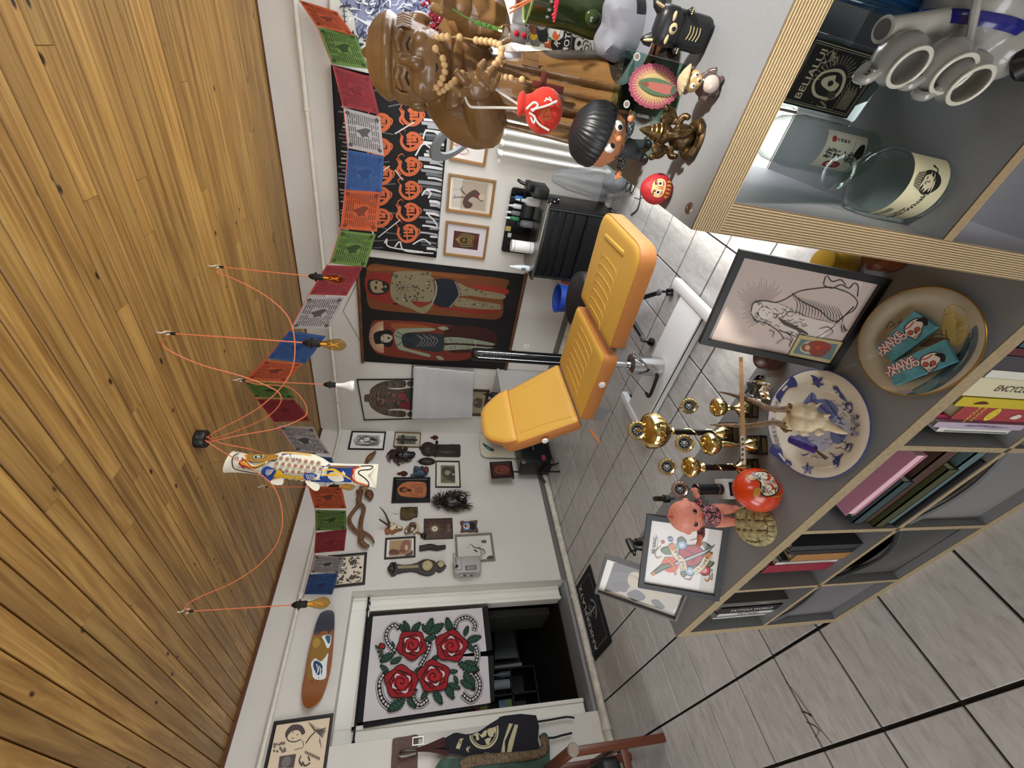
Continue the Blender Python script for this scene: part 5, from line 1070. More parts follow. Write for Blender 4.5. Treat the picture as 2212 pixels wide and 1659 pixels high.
 # tool trolley with steel top, and what stands on it
ZG=zoom(1040,340,5.53); TZ=.716; TB=mat('tool_black','#0d0e10',.35); STT=mat('brushed_steel','#8e8c88',.28,1)
tc=thing('tool_trolley','black drawer trolley with steel top against the long wall','trolley',(3.48,1.235,0))
MB().box((.2,0,.385),(.39,.64,.61),bev=.006).go('body',TB,tc,30); MB().box((.19,0,.704),(.43,.68,.022),bev=.004).go('worktop',STT,tc,30)
zz_=.675
for hgt in(.07,.07,.08,.11,.24):
 o=MB().box((-.004,0,zz_-hgt/2),(.022,.6,hgt-.012),bev=.004).go('drawer',TB,tc,30); MB().box((-.018,0,zz_-.016),(.012,.5,.012),bev=.003).go('pull',mat('dark_alu','#2c2d30',.3,.8),o,30); zz_-=hgt
for y in(-.3,.3):MB().tube([(-.012,y,.1),(-.012,y,.69)],.012,8).go('corner_post',TB,tc)
for x in(.03,.36):
 for y in(-.28,.28):MB().lathe([(0,-.014),(.034,-.014),(.036,0),(.034,.014),(0,.014)],18,tr(x,y,.037)@rotm(PI/2)).box((x,y,.075),(.05,.05,.012)).go('caster',MATS['black_rubber'],tc)
bo=thing('back_board','black rounded board standing behind the bottles on the trolley','board',(XB-.022,1.2,TZ))
loftpad(MB(),rounded([(-.29,0),(.3,0),(.3,.24),(-.29,.24)],[0,0,.03,.03]),[(0,0),(0,.012)],Mx(((0,0,-1,0),(1,0,0,0),(0,1,0,0),(0,0,0,1)))).go('board',mat('gloss_black','#0a0a0b',.2),bo,30)
MB().box((-.045,-.13,.132),(.07,.3,.008)).go('ledge',MATS['gloss_black'],bo,0)
for(p,c,s)in(((320,850),'#a89b5c',(.045,.05)),((335,928),'#b9bbb8',(.04,.035))):q=onx(*ZG(*p),XB-.036); MB().box((XB-.036-(XB-.022),q.y-1.2,q.z-TZ),(.002,*s)).go('sticker',mat('st'+c,c,.6),bo,0)
def bottle(label,x,y,z,prof,m,extra=None,name='bottle',cat='bottle'):
 t_=thing(name,label,cat,(x,y,z)); MB().lathe(prof,22).go('body',m,t_,50)
 for nm,pr,mm in(extra or[]):MB().lathe(pr,18).go(nm,mm,t_,40)
 return t_
PW,PG,PC=mat('bottle_white','#cfd5d9',.35),mat('cap_green','#2c6b3f',.4),mat('clear_plastic','#d9dfe0',.15,trans=.8,ior=1.3)
b1=onz(*ZG(690,545),TZ)
t_=bottle('large white labelled squeeze bottle at the corner of the steel top',b1.x,b1.y,TZ,[(.0,0),(.034,0),(.036,.01),(.036,.1),(.03,.118),(.016,.13),(.012,.165)],PW,[('green_collar',[(.013,.163),(.0135,.178),(.012,.178)],PG),('nozzle',[(.011,.178),(.008,.19),(.004,.215),(0,.216)],PW)])
MB().lathe([(.0365,.02),(.0365,.095)],22,cap=False).go('label',mat('label_white','#e6e6e2',.6),t_)
led=TZ+.137
for(y,lab,mm,cap,h_)in((1.165,'slim white bottle with green cap on the ledge, fourth from the right',PG,PW,.085),(1.115,'small clear bottle with white label on the ledge beside the green one',PC,PW,.085),(1.055,'white and black dropper bottle on the ledge',PW,PW,.08),(.985,'small blue bottle with black tip at the end of the ledge',mat('bottle_blue','#2f6fb0',.4),mat('bakelite','#121110'),.075)):
 bottle(lab,XB-.07,y,led,[(0,0),(.021,0),(.022,.01),(.022,h_*.8),(.01,h_)],mm,[('cap',[(.011,h_*.98),(.011,h_+.012),(.005,h_+.04),(0,h_+.041)],cap)])
q=onz(*ZG(592,805),TZ); bx_=min(q.x,XB-.07)
bottle('clear pump bottle with blue and black head in front of the board',bx_,q.y*bx_/q.x,TZ,[(0,0),(.032,0),(.033,.012),(.033,.1),(.02,.118),(.012,.125)],PC,[('collar',[(.014,.122),(.015,.14),(.01,.142)],mat('bottle_blue','#2f6fb0')),('pump_head',[(.008,.14),(.012,.16),(.016,.165),(.006,.185),(.002,.21),(0,.21)],MATS['bakelite'])])
q=onz(*ZG(612,1085),TZ); px_=min(q.x,XB-.1); k=px_/q.x
t_=thing('paper_towel_roll','upright white paper towel roll with blue edge print on the steel top','paper roll',(px_,q.y*k,TZ)); MB().lathe([(.018,0),(.05,0),(.052,.004),(.052,.2),(.05,.204),(.018,.204),(.018,0)],28,cap=False).go('roll',mat('towel_paper','#dedcd6',.95,bump=.3,bscale=150),t_)
for z in(.03,.175):MB().lathe([(.0523,z),(.0523,z+.006)],28,cap=False).go('blue_band',mat('pale_blue_print','#8fa3b5',.9),t_)
q=onz(*ZG(572,1330),TZ); k=min(1,(XB-.06)/q.x)
t_=bottle('tapered white spray bottle at the far end of the steel top',q.x*k,q.y*k,TZ,[(0,0),(.026,0),(.028,.01),(.028,.07),(.022,.12),(.014,.15),(.01,.19),(0,.195)],PW); MB().box((-.01,0,.06),(.04,.03,.05),bev=.01).go('grip',PC,t_)
# bag clamp and bin bag
t_=thing('bag_clamp','black clamp bracket on the end of the tool trolley','clamp',(3.62,.885,.5)); MB().box((0,-.04,.27),(.2,.09,.13),bev=.01).box((.02,-.06,.36),(.12,.07,.06),bev=.012).go('housing',TB,t_,30); MB().tube([(.04,-.06,.38),(.06,-.07,.43),(.1,-.07,.44)],.014,8).go('lever',TB,t_)
MB().box((-.13,-.015,.16),(.03,.05,.09),bev=.006).go('latch',mat('dark_alu','#2c2d30'),t_,30)
for k in range(3):MB().ell((-.147,-.03+.02*k,.13+.03*k),.008,8,6).go('chrome_bolt',CHR,t_)
bag=thing('bin_bag','translucent grey bin bag hanging beside the tool trolley','bag',(3.6,.72,.03))
prof=[(.01,.03,.66),(.03,.05,.62),(.06,.08,.52),(.09,.1,.4),(.11,.125,.25),(.11,.13,.12),(.09,.1,.04),(.03,.04,.0)]
n_=40; vs=[]; fs=[]
for i,(rx,ry,z)in enumerate(prof):
 for j in range(n_):an=2*PI*j/n_; q=1+.1*math.sin(9*an+i*.7)+.06*math.sin(17*an-i*1.3); vs.append((rx*q*math.cos(an)-(.66-z)*.02,ry*q*math.sin(an)-.03*(1-z/.66),z))
for i in range(len(prof)-1):fs+=[(i*n_+j,i*n_+(j+1)%n_,(i+1)*n_+(j+1)%n_,(i+1)*n_+j)for j in range(n_)]
MB().add(vs,fs).go('bag',mat('bin_film','#7d8083',.25,alpha=.32),bag,80)
MB().ell((0,-.03,.12),(.07,.08,.1),14,10).go('rubbish',mat('rubbish','#55585b',.8,noise=.4,nscale=30),bag)
cb=MB().tube([(3.5+.06*math.cos(a*.8)+.02*a/8,.66+.06*math.sin(a*.8),.012+.004*a)for a in range(26)],.005,6,smooth=3).tube([(3.52,.7,.1),(3.45,.62,.06),(3.36,.66,.012),(3.3,.78,.01),(3.38,.86,.01)],.005,6,smooth=4)
tag(cb.go('power_cord',MATS['black_rubber'],None),'coiled black power cord on the floor below the bin bag','cord')
# blue bin, tower fan, desk side, ring lamp
t_=thing('waste_bin','blue plastic waste bin on the floor behind the stool','bin',(3.42,1.71,0)); MB().lathe([(.1,.0),(.1,.004),(.128,.42),(.136,.425),(.136,.435),(.124,.43),(.096,.01),(0,.01)],28).go('bin',mat('blue_plastic','#1f3f9b',.4),t_)
MB().box((.03,-.06,.38),(.1,.06,.1),rotm(.2,.3,0),bev=.01).go('orange_wrapper',mat('orange_wrap','#c9694a',.5),t_)
t_=thing('tower_fan','slim black tower fan behind the yellow seat','fan',(3.2,2.27,0)); fm=mat('fan_black','#0c0c0d',.25); FT=height(*zoom(1000,740,6.38)(120,155),3.2,2.27)
MB().lathe([(.14,0),(.14,.015),(.06,.03),(.03,.06),(.03,.12)],28).go('base',fm,t_); M=rotm(0,0,math.atan2(-2.27,-3.2))
loftpad(MB(),[(.055*math.cos(a*PI/10)*1.0,.06*math.sin(a*PI/10))for a in range(20)],[(.01,.12),(0,.14),(0,FT-.02),(.012,FT)],M).go('housing',fm,t_,50)
MB().tube([(.056,.03*math.cos(a),.5*FT+.1+(FT*.36)*(1 if math.sin(a)>0 else-1)+.03*math.sin(a))for a in[PI*2*k/16 for k in range(16)]],.003,6,M=M,closed=True).go('trim_ring',CHR,t_)
for k in range(24):MB().box((.053,0,.32+k*(FT-.45)/24),(.006,.05,.006),M).go('grille_slat',TB,t_,0)
MB().box((.054,0,FT-.09),(.006,.03,.012),M).box((.054,0,FT-.07),(.006,.006,.03),M).go('badge',CHR,t_,0)
ds=thing('side_desk','white laminate desk against the wall behind the backrest','desk',(3.66,3.35,0)); DWm=mat('white_laminate','#c2c1bd',.5)
for y in(-.375,.36):MB().box((0,y,.365),(.46,.03,.73),bev=.002,seg=1).go('side_panel',DWm,ds,0)
MB().box((0,0,.745),(.48,.79,.03),bev=.002,seg=1).go('top',DWm,ds,0); MB().box((.2,0,.5),(.02,.7,.4)).go('back_panel',DWm,ds,0)
t_=thing('pen_cup','black cup of brushes on the white desk','cup',(3.55,3.08,.76)); MB().lathe([(.03,0),(.033,.09),(.028,.09),(.026,.01),(0,.01)],18).go('cup',TB,t_)
for k in range(4):MB().tube([(.008*k-.012,.0,.02),(.02*k-.03,.01*k-.01,.15+.01*k)],.004,6).go('brush',TB,t_)
q=onx(*zoom(1000,740,6.38)(320,745),3.6); t_=thing('blue_pouch','dark blue pouch on the white desk under the small frame','pouch',(3.6,3.3,.76)); MB().box((0,0,.05),(.1,.16,.1),bev=.03,seg=3).go('pouch',mat('navy_pouch','#1a2346',.7),t_,60)
rc=onx(*ZF(325,370),3.45); u1=V((0,-.7,-.72)).normalized(); vw=(rc-V((0,0,EYE))).normalized(); pr_=vw.cross(u1).normalized(); u2=(vw*.93+pr_*.37).normalized(); nn=u1.cross(u2).normalized()
rl=thing('ring_lamp','grey and black ring lamp on a slim stand by the radiator','lamp',frame_m(rc,u1,nn.cross(u1),nn)); R0,R1=.235,.15
MB().lathe([(R1,-.014),(R0-.01,-.014),(R0,-.004),(R0,.004),(R1,.004),(R1,-.014)],56,cap=False).go('housing',mat('ring_grey','#868c90',.4),rl,40); MB().lathe([(R1+.006,.0045),(R1+.01,.009),(R0-.01,.009),(R0-.004,.0045)],56,cap=False).go('diffuser',mat('lamp_grey','#9fa5a8',.4),rl,40)
stp=rl.matrix_world.inverted(); pb_=V((rc.x+.06,rc.y-.2,0)); j=rc-u1*-.2
MB().tube([stp@(rc+u1*.2),stp@V((pb_.x,pb_.y,rc.z-.25)),stp@pb_],.01,8).go('stand',TB,rl)
for k in range(3):MB().tube([stp@(pb_+V((0,0,.1))),stp@(pb_+V((.2*math.cos(k*2.09),.2*math.sin(k*2.09),.006)))],.007,6).go('tripod_leg',TB,rl)
# small easel and equipment case in the corner
P=[ony(*Z3(*p),3.93)for p in((1318,418),(1325,310),(1488,310),(1480,413))]; pc=(P[0]+P[1]+P[2]+P[3])/4
es=thing('music_stand','black tripod stand holding a carved red-brown picture','stand',(pc.x,3.96,0)); Mi=tr(-pc.x,-3.96,0)
MB().tube([(0,.01,.06),(0,.01,pc.z-.1)],.011,8).go('pole',TB,es)
for p in((900,1320),(880,1165),(720,1600)):q=onz(*zoom(1100,860,8.296)(*p),.012); MB().tube([(0,.01,.16),(q.x-pc.x,q.y-3.96,.012)],.01,8).go('tripod_leg',TB,es)
MB().tube([(0,.01,.14),(0,.01,.18)],.02,12).go('collar',STEEL,es); MB().box((0,.005,pc.z-.14),(.2,.05,.012)).go('ledge',TB,es,0)
t_=thing('carved_picture','small red-brown carved picture resting on the black tripod stand','picture',frame_m((pc.x,3.945,pc.z),(1,0,0),(0,.1,1),(0,-1,.1)))
w_,h_=(P[1]-P[0]).length*.98,(P[0]-P[3]).length*.95; ring_mb(w_,h_,.025,.025).go('frame',mat('frame_#1d0f0b','#1d0f0b',.4),t_,30); a=Art(w_-.04,h_-.04,z=.01); a.rect(0,0,1,1,'#4a1f16')
for k in range(18):a.line([(.5+.36*math.cos(k*.35),.5+.4*math.sin(k*.35)),(.5+.2*math.cos(k*.35+.5),.5+.24*math.sin(k*.35+.5))],.008,'#8a5240')
a.blob([(.35,.4),(.45,.65),(.6,.62),(.66,.45),(.55,.3)],'#7a3a2c'); a.go('relief',t_)
cs=thing('equipment_case','black equipment case with silver corners on the floor in the corner','case',(3.36,3.86,.0)); MB().box((0,0,.21),(.5,.26,.38),bev=.01).go('body',TB,cs,30)
for x in(-.25,.25):
 for z in(.03,.39):MB().box((x*.985,-.125,z),(.05,.03,.05),bev=.006).go('corner_guard',STEEL,cs,30)
MB().tube([(-.08,-.14,.25),(-.07,-.165,.25),(.07,-.165,.25),(.08,-.14,.25)],.008,6,smooth=3).go('handle',STEEL,cs); MB().box((-.19,-.132,.13),(.08,.004,.05)).go('red_badge',mat('badge_red','#8c2a38',.5),cs,0)
for x in(-.2,.2):MB().box((x,0,.01),(.05,.2,.02)).go('foot',MATS['black_rubber'],cs,0)
t_=thing('yellow_tag','small yellow wedge on the floor beside the equipment case','wedge',(*onz(*zoom(1100,860,8.296)(720,1240),.0).xy,.003)); MB().prism([(-.02,-.04),(.02,-.04),(.005,.04),(-.015,.04)],0,.03).go('wedge',mat('yellow_plastic','#c9a520',.5),t_,0)
zh=zoom(1000,740,6.38); t_,L=hang('leaning_deck','white painted deck with a teal fish leaning in the corner','skateboard','A',zh(380,1450),.06)
P=[L(*zh(*p))for p in((235,1400),(245,1300),(330,1290),(520,1440),(525,1475),(480,1580),(400,1560),(300,1500))]; P=[(q.x,q.y)for q in catmull([(*p,0)for p in P],2,True)]
lo_=[(x,-.88+0*y)for x,y in P]; ys=[p[1]for p in P]; xs=[p[0]for p in P]
MB().prism(rounded([(min(xs),-on_wall('A',zh(380,1450)).z+.01),(max(xs),-on_wall('A',zh(380,1450)).z+.01),(max(xs),max(ys)),(min(xs),max(ys))],[.08,.08,.1,.1]),-.008,.006).go('deck',mat('deck_white','#d9d3bd',.4),t_,30)
a=Art(fn=lambda x,y:L(*zh(x,y)),z=.0065); a.blob([(270,1390),(330,1420),(400,1470),(410,1500),(360,1490),(300,1440)],'#16323c'); a.blob([(310,1425),(360,1450),(390,1490),(340,1470)],'#4f94a0'); a.blob([(405,1455),(420,1470),(425,1510),(412,1500)],'#1d1a18'); a.go('painting',t_)
# ------------------------------------------------------------------ the two plywood shelf units
def b_ply(axis):
 def f(nt,p):
  tc=nt.nodes.new('ShaderNodeTexCoord'); sp=nt.nodes.new('ShaderNodeSeparateXYZ'); nt.links.new(tc.outputs['Object'],sp.inputs[0])
  nz=nt.nodes.new('ShaderNodeTexNoise'); nz.inputs['Scale'].default_value=9; nt.links.new(tc.outputs['Object'],nz.inputs['Vector'])
  m1=nt.nodes.new('ShaderNodeMath'); m1.operation='MULTIPLY_ADD'; m1.inputs[1].default_value=.0012; nt.links.new(nz.outputs[0],m1.inputs[0]); nt.links.new(sp.outputs[axis],m1.inputs[2])
  m2=nt.nodes.new('ShaderNodeMath'); m2.operation='MULTIPLY'; m2.inputs[1].default_value=2*PI/.0031; nt.links.new(m1.outputs[0],m2.inputs[0])
  s_=nt.nodes.new('ShaderNodeMath'); s_.operation='SINE'; nt.links.new(m2.outputs[0],s_.inputs[0])
  m3=nt.nodes.new('ShaderNodeMath'); m3.operation='MULTIPLY_ADD'; m3.inputs[1].default_value=.5; m3.inputs[2].default_value=.5; nt.links.new(s_.outputs[0],m3.inputs[0])
  r=ramp(nt,[(.15,'#6f5c42'),(.45,'#9a8563'),(.7,'#c3ab82'),(1,'#d0ba92')]); nt.links.new(m3.outputs[0],r.inputs[0])
  n2=nt.nodes.new('ShaderNodeTexNoise'); n2.inputs['Scale'].default_value=400; nt.links.new(tc.outputs['Object'],n2.inputs['Vector'])
  nt.links.new(mixc(nt,.25,r.outputs[0],n2.outputs[0],'OVERLAY'),p.inputs['Base Color']); p.inputs['Roughness'].default_value=.6
 return f
PLZ,PLY=node_mat('ply_edge_flat',b_ply('Z')),node_mat('ply_edge_upright',b_ply('Y'))
LAM=mat('grey_laminate','#7c7e81',.48,noise=.03,nscale=200,bump=.03,bscale=900); EDG=mat('ply_edge_plain','#a08f70',.6,noise=.15,nscale=120)
SX0,SX1=.452,.833
def board(parent,name,y0,y1,z0,z1,edge=None,x0=SX0,x1=SX1):
 o=MB().box(((x0+x1)/2+.001,(y0+y1)/2,(z0+z1)/2),(x1-x0-.002,y1-y0,z1-z0)).go(name,LAM,parent,0)
 MB().box((x0+.0005,(y0+y1)/2,(z0+z1)/2),(.0015,y1-y0,z1-z0)).go('ply_edge',edge or EDG,o,0); return o
lo=thing('low_shelf','low grey shelf unit with birch plywood edges and eight cubes','shelf'); H2,t1_,t2_=.72,.036,.015
YS=[.121,.4855,.8125,1.1485,1.505]
board(lo,'top_board',.121,1.505,H2-t1_,H2); board(lo,'bottom_board',.157,1.469,0.001,t1_)
board(lo,'side_board',1.469,1.505,.001,H2-t1_); board(lo,'side_board',.121,.157,.001,H2-t1_)
for y in YS[1:4]:
 for z0,z1 in((t1_,.358),(.373,H2-t1_)):board(lo,'divider',y-t2_/2,y+t2_/2,z0,z1)
ed=[.157]+[q for y in YS[1:4]for q in(y-t2_/2,y+t2_/2)]+[1.469]
for a,b in zip(ed[::2],ed[1::2]):board(lo,'middle_board',a,b,.358,.373)
MB().box((SX0+.19,1.505,H2-.001),(.38,.001,.002)).go('edge_line',EDG,lo,0)
hi=thing('tall_shelf','tall grey shelf unit with thick layered plywood edges in front','shelf'); H1=1.372; Y1,Y2=-.645,.1205
board(hi,'top_board',Y1,Y2,H1-.036,H1,PLZ); board(hi,'side_board',Y2-.036,Y2,.001,H1-.036,PLY); board(hi,'side_board',Y1,Y1+.036,.001,H1-.036,PLY)
board(hi,'bottom_board',Y1+.036,Y2-.036,.001,.037,PLZ)
for k in range(4):
 z0,z1=.037+.325*k,.022+.325*(k+1)+(0.0 if k<3 else.014)
 board(hi,'divider',-.27,-.255,z0,min(z1,H1-.036),PLY)
 if k<3:
  for a,b in((Y1+.036,-.27),(-.255,Y2-.036)):board(hi,'shelf_board',a,b,z1,z1+.015,PLZ)
q=onz(1489,450,H1); sc_=MB().lathe([(0,.0012),(.003,.0012),(.0032,.0018),(.006,.0016),(.0068,0)],24).go('screw',STEEL,hi,40,tr(q.x,q.y,H1))
# books
def book(label,c,d,cover,M=None,pages='#d8d0bd',spine='x-',text=None,tcol='#e8e4d8',tsize=.012,extra=None,group=None,rot=0):
# d = (depth x, thickness y, height z); spine faces -x
 t_=thing('book',label,'book',tr(*c)@rotm(0,0,rot)if M is None else M,group); dx,dy,dz=d; cm=mat('cover_'+cover,cover,.5)
 MB().box((dx/2+.001,0,dz/2),(dx-.004,dy-.004,dz-.006)).go('pages',mat('pages_'+pages,pages,.9),t_,0)
 MB().box((.001,0,dz/2),(.003,dy,dz),bev=.001,seg=1).box((dx/2,dy/2-.001,dz/2),(dx,.002,dz)).box((dx/2,-dy/2+.001,dz/2),(dx,.002,dz)).go('cover',cm,t_,0)
 if text or extra:
  a=Art(fn=lambda x,y:(x,y),z=.0006)
  if extra:extra(a)
  if text:a.text(text,dz*.03,0,tsize,tcol,bold=.008)
  a.go('spine_print',t_,Mx(((0,0,-1,-.0005),(0,-1,0,0),(-1,0,0,dz/2),(0,0,0,1)))@rotm(0,0,0))
 return t_
B4=.3735
book('thin black book at the left end of the cube below the ship plate',(.50,.465,B4),(.2,.008,.2),'#15161a')
book('white book ruled with black lines in the cube below the ship plate',(.475,.447,B4),(.2,.018,.215),'#d9d9d5',extra=lambda a:[a.line([(-.09,y),(.1,y)],.0016,'#17171a',1)for y in(-.005,.005)])
book('pale lilac paperback next to the white ruled book',(.465,.426,B4),(.2,.016,.26),'#b9a9bd',extra=lambda a:scribble(a,-.05,-.004,.08,.004,14,.001,'#7c6d8a',3))
book('magenta thin book beside the red comic spine',(.475,.412,B4),(.2,.009,.265),'#a82f5c')
book('red book with yellow lettering on its spine',(.462,.389,B4),(.21,.036,.245),'#a13a40',text=None,extra=lambda a:(a.text('HACKNEY',-.082,.002,.011,'#d7c23a',PI/2,.01),a.text('MUGABE',-.066,.002,.011,'#d7c23a',PI/2,.01),a.disc(-.028,0,.014,'#d7c23a',ry=1.25),a.ring(-.028,0,.009,.01,'#7a6a20'),a.blob([(.03,-.006),(.045,.004),(.06,-.002),(.05,-.01)],'#d9cfc0')))
book('bright yellow paperback between red and cream books',(.46,.3585,B4),(.21,.024,.28),'#c9b52e',extra=lambda a:a.blob([(-.1,-.004),(-.08,.004),(-.06,-.002)],'#5a2018'))
book('thick cream encyclopaedia spine below the ship plate',(.458,.32,B4),(.22,.044,.295),'#d6cfae',text='ENCYCLOPAEDIA OF',tcol='#4a4536',tsize=.02)
book('slim white book with grey lettering beside the cream encyclopaedia',(.458,.289,B4),(.21,.017,.29),'#d9d8cd',text='Compendio de los',tcol='#6a6a66',tsize=.014)
book('dark grey book with pale lettering deep in the cube',(.458,.264,B4),(.21,.03,.3),'#45434a',extra=lambda a:(a.text('Mike',.0,.006,.016,'#9a979c'),a.text('Rutledge',.0,-.008,.014,'#9a979c')))
book('maroon book at the tall shelf end of the cube',(.458,.24,B4),(.21,.015,.3),'#5c2632',text='MAORI',tcol='#b08a8f',tsize=.011)
book('teal book nearest the tall shelf in the cube',(.458,.218,B4),(.21,.025,.29),'#2f5a66')
def flat(label,y0,y1,z0,th,cover,x0=.46,dp=.24,pages='#d8d0bd',top=None,spine_open=False):
 t_=thing('book',label,'book',(x0,(y0+y1)/2,z0),'books lying flat'); w_=y1-y0; cm=mat('cover_'+cover,cover,.5)
 MB().box((dp/2,0,th/2),(dp-.006,w_-.008,th-.005)).go('pages',mat('pages_'+pages,pages,.9),t_,0)
 b=MB().box((dp/2,0,.0015),(dp,w_,.003)).box((dp/2,0,th-.0015),(dp,w_,.003))
 if not spine_open:b.box((.0015,0,th/2),(.003,w_,th))
 b.go('cover',cm,t_,0)
 if top:a=Art(fn=lambda x,y:(x,y),z=.0004); top(a,dp,w_); a.go('cover_print',t_,frame_m((0,0,th),(1,0,0),(0,1,0),(0,0,1)))
 return t_
flat('black magazine with white edge lettering at the bottom of the flat stack',.53,.8,B4,.014,'#16171a',.455,spine_open=True,pages='#c9b9bd')
flat('grey blue cloth book low in the flat stack',.505,.795,B4+.0145,.034,'#5d7378',.462)
flat('olive green cloth book in the middle of the flat stack',.56,.803,B4+.049,.034,'#3f4426',.456)
flat('dark brown cloth book wider than the green one above it',.505,.8,B4+.0835,.042,'#503c33',.47)
def leafp(a,dp,w_):
 a.rect(.012,-w_/2+.012,dp,w_/2-.012,'#b9a878')
 for x,y,an in((.05,.02,.6),(.07,-.02,1.6),(.04,.055,2.2),(.09,.04,.2),(.1,-.05,1.1)):
  a.blob([(x+.035*math.cos(an),y+.035*math.sin(an)),(x+.013*math.cos(an+1.57),y+.013*math.sin(an+1.57)),(x-.03*math.cos(an),y-.03*math.sin(an)),(x+.013*math.cos(an-1.57),y+.013*math.sin(an-1.57))],'#3a342a')
 a.line([(.02,.06),(.07,.02),(.1,-.06)],.003,'#4a4232')
flat('dark teal book with a leaf print cover on the flat stack',.615,.79,B4+.126,.034,'#2f4448',.462,.2,top=leafp)
flat('pink hardback on top of the flat stack',.53,.77,B4+.161,.032,'#c88aa0',.472,.2,pages='#e3c3cc',spine_open=True)
book('crimson velvet book upright in the second cube',(.475,1.06,B4),(.2,.046,.245),'#8a1a33')
book('white spined book leaning on the crimson one',(.475,1.027,B4),(.2,.014,.23),'#cfcdc6',extra=lambda a:[a.line([(-.09,y),(.09,y)],.001,'#33322f',1)for y in(-.003,.003)])
book('dark green slim book in the second cube',(.475,1.013,B4),(.2,.011,.22),'#23302c')
book('tan paperback in the second cube',(.47,.987,B4),(.2,.038,.2),'#a0703f',pages='#cfc3ad')
book('black slim book under the shell in the second cube',(.47,.955,B4),(.2,.02,.235),'#1d1f22')
book('charcoal book at the right of the second cube',(.47,.93,B4),(.2,.025,.25),'#2c3033')
book('slim white exhibition book at the left of the end cube',(.475,1.425,B4),(.2,.013,.225),'#b9bab8')
book('silver ribbed book in the end cube',(.478,1.408,B4),(.2,.016,.215),'#8f9290',extra=lambda a:[a.line([(-.1,y),(.1,y)],.0008,'#dcdedc',1)for y in(-.005,-.002,.001,.004)])
book('white book lettered tattoo in the end cube',(.47,1.385,B4),(.2,.022,.23),'#c3c3bf',text='TATTOO',tcol='#3b3b3b',tsize=.022)
book('black book lettered tattoo world in the end cube',(.468,1.345,B4),(.2,.046,.25),'#15151a',text='TATTOO WORLD',tcol='#c9c9c6',tsize=.022)
book('grey art book standing against the divider of the end cube',(.47,1.3,B4),(.2,.03,.28),'#55534f',extra=lambda a:scribble(a,-.1,-.008,.1,.008,14,.002,'#a8a294',5))
# fabric boxes
def fabric_box(label,y0,y1,col,sag=.02):
 t_=thing('fabric_box',label,'storage box',(SX0+.012,(y0+y1)/2,.037)); w_=y1-y0-.012; h_=.29; m=mat('fab_'+col,col,.9,sheen=.3,bump=.1,bscale=500)
 def fr(u,v):return(.012-.02*math.sin(PI*u)*math.sin(PI*v*.9),(u-.5)*w_,v*h_-(sag*math.sin(PI*u)if v>.9 else 0))
 mb=MB().grid(fr,16,12); mb.box((.18,w_/2-.002,h_/2),(.34,.003,h_)).box((.18,-w_/2+.002,h_/2),(.34,.003,h_)).box((.35,0,h_/2),(.003,w_,h_)).box((.18,0,.002),(.34,w_,.003))
 mb.go('body',m,t_,60); MB().tube([(.0-.02*math.sin(PI*k/16)*math.sin(PI*.9),(k/16-.5)*w_,h_-sag*math.sin(PI*k/16))for k in range(17)],.006,6).go('rim',m,t_)
 return t_
fabric_box('dark grey fabric box in the lower end cube',1.156,1.469,'#5b5960'); fabric_box('black fabric box under the books and shell',.82,1.141,'#1d2023',.07); fabric_box('mid grey fabric box under the flat book stack',.493,.805,'#6d6e70',.03); fabric_box('grey fabric box next to the tall shelf',.157,.478,'#646567')
# things inside the tall shelf
CG=thin_glass('clear_glass','#eef5f3'); SB_=1.0125
z3=zoom(1500,0,2.962)
def turned_bottle(label,x,y,prof,m=CG,thick=.003,rz=0,name='bottle'):
 t_=thing(name,label,'bottle',tr(x,y,SB_)@rotm(0,0,rz)); MB().lathe(prof,40,cap=False).go('glass',m,t_,60); return t_
q=onz(*z3(1480,1290),SB_); q2=onz(*z3(1560,1080),SB_); bx,by=.525,.0415
wb=turned_bottle('round clear bottle with cream label showing a bearded smoker',bx,by,[(0,0),(.036,0),(.04,.004),(.04,.075),(.037,.09),(.024,.107),(.0125,.117),(.0115,.13),(.0125,.134),(.02,.137),(.0215,.142),(.02,.146),(.0125,.148)])
def lab(t_,r,z0,z1,a0,a1,draw,col):  # label wrapped on a round bottle; art x = arc metres from the middle, y = height from z0
 n_=24; MB().grid(lambda u,v:((r+.0004)*math.cos(a0+(a1-a0)*u),(r+.0004)*math.sin(a0+(a1-a0)*u),z0+(z1-z0)*v),n_,1).go('label',mat('lab_'+col,col,.7),t_,80,recalc=False)
 a=Art(fn=lambda x,y:(x,y),z=.0006,dz=.00003); draw(a); me=a.mb.mesh('p',0,False); b=bmesh.new(); b.from_mesh(me); bmesh.ops.triangulate(b,faces=b.faces[:])
 for _ in range(2):bmesh.ops.subdivide_edges(b,edges=[e for e in b.edges if e.calc_length()>.004],cuts=1)
 am=(a0+a1)/2
 for q in b.verts:an=am+q.co.x/r; rr=r+q.co.z; z=q.co.y; q.co=V((rr*math.cos(an),rr*math.sin(an),z0+z))
 b.to_mesh(me); b.free(); return obj('label_print',me,printmat(),t_)
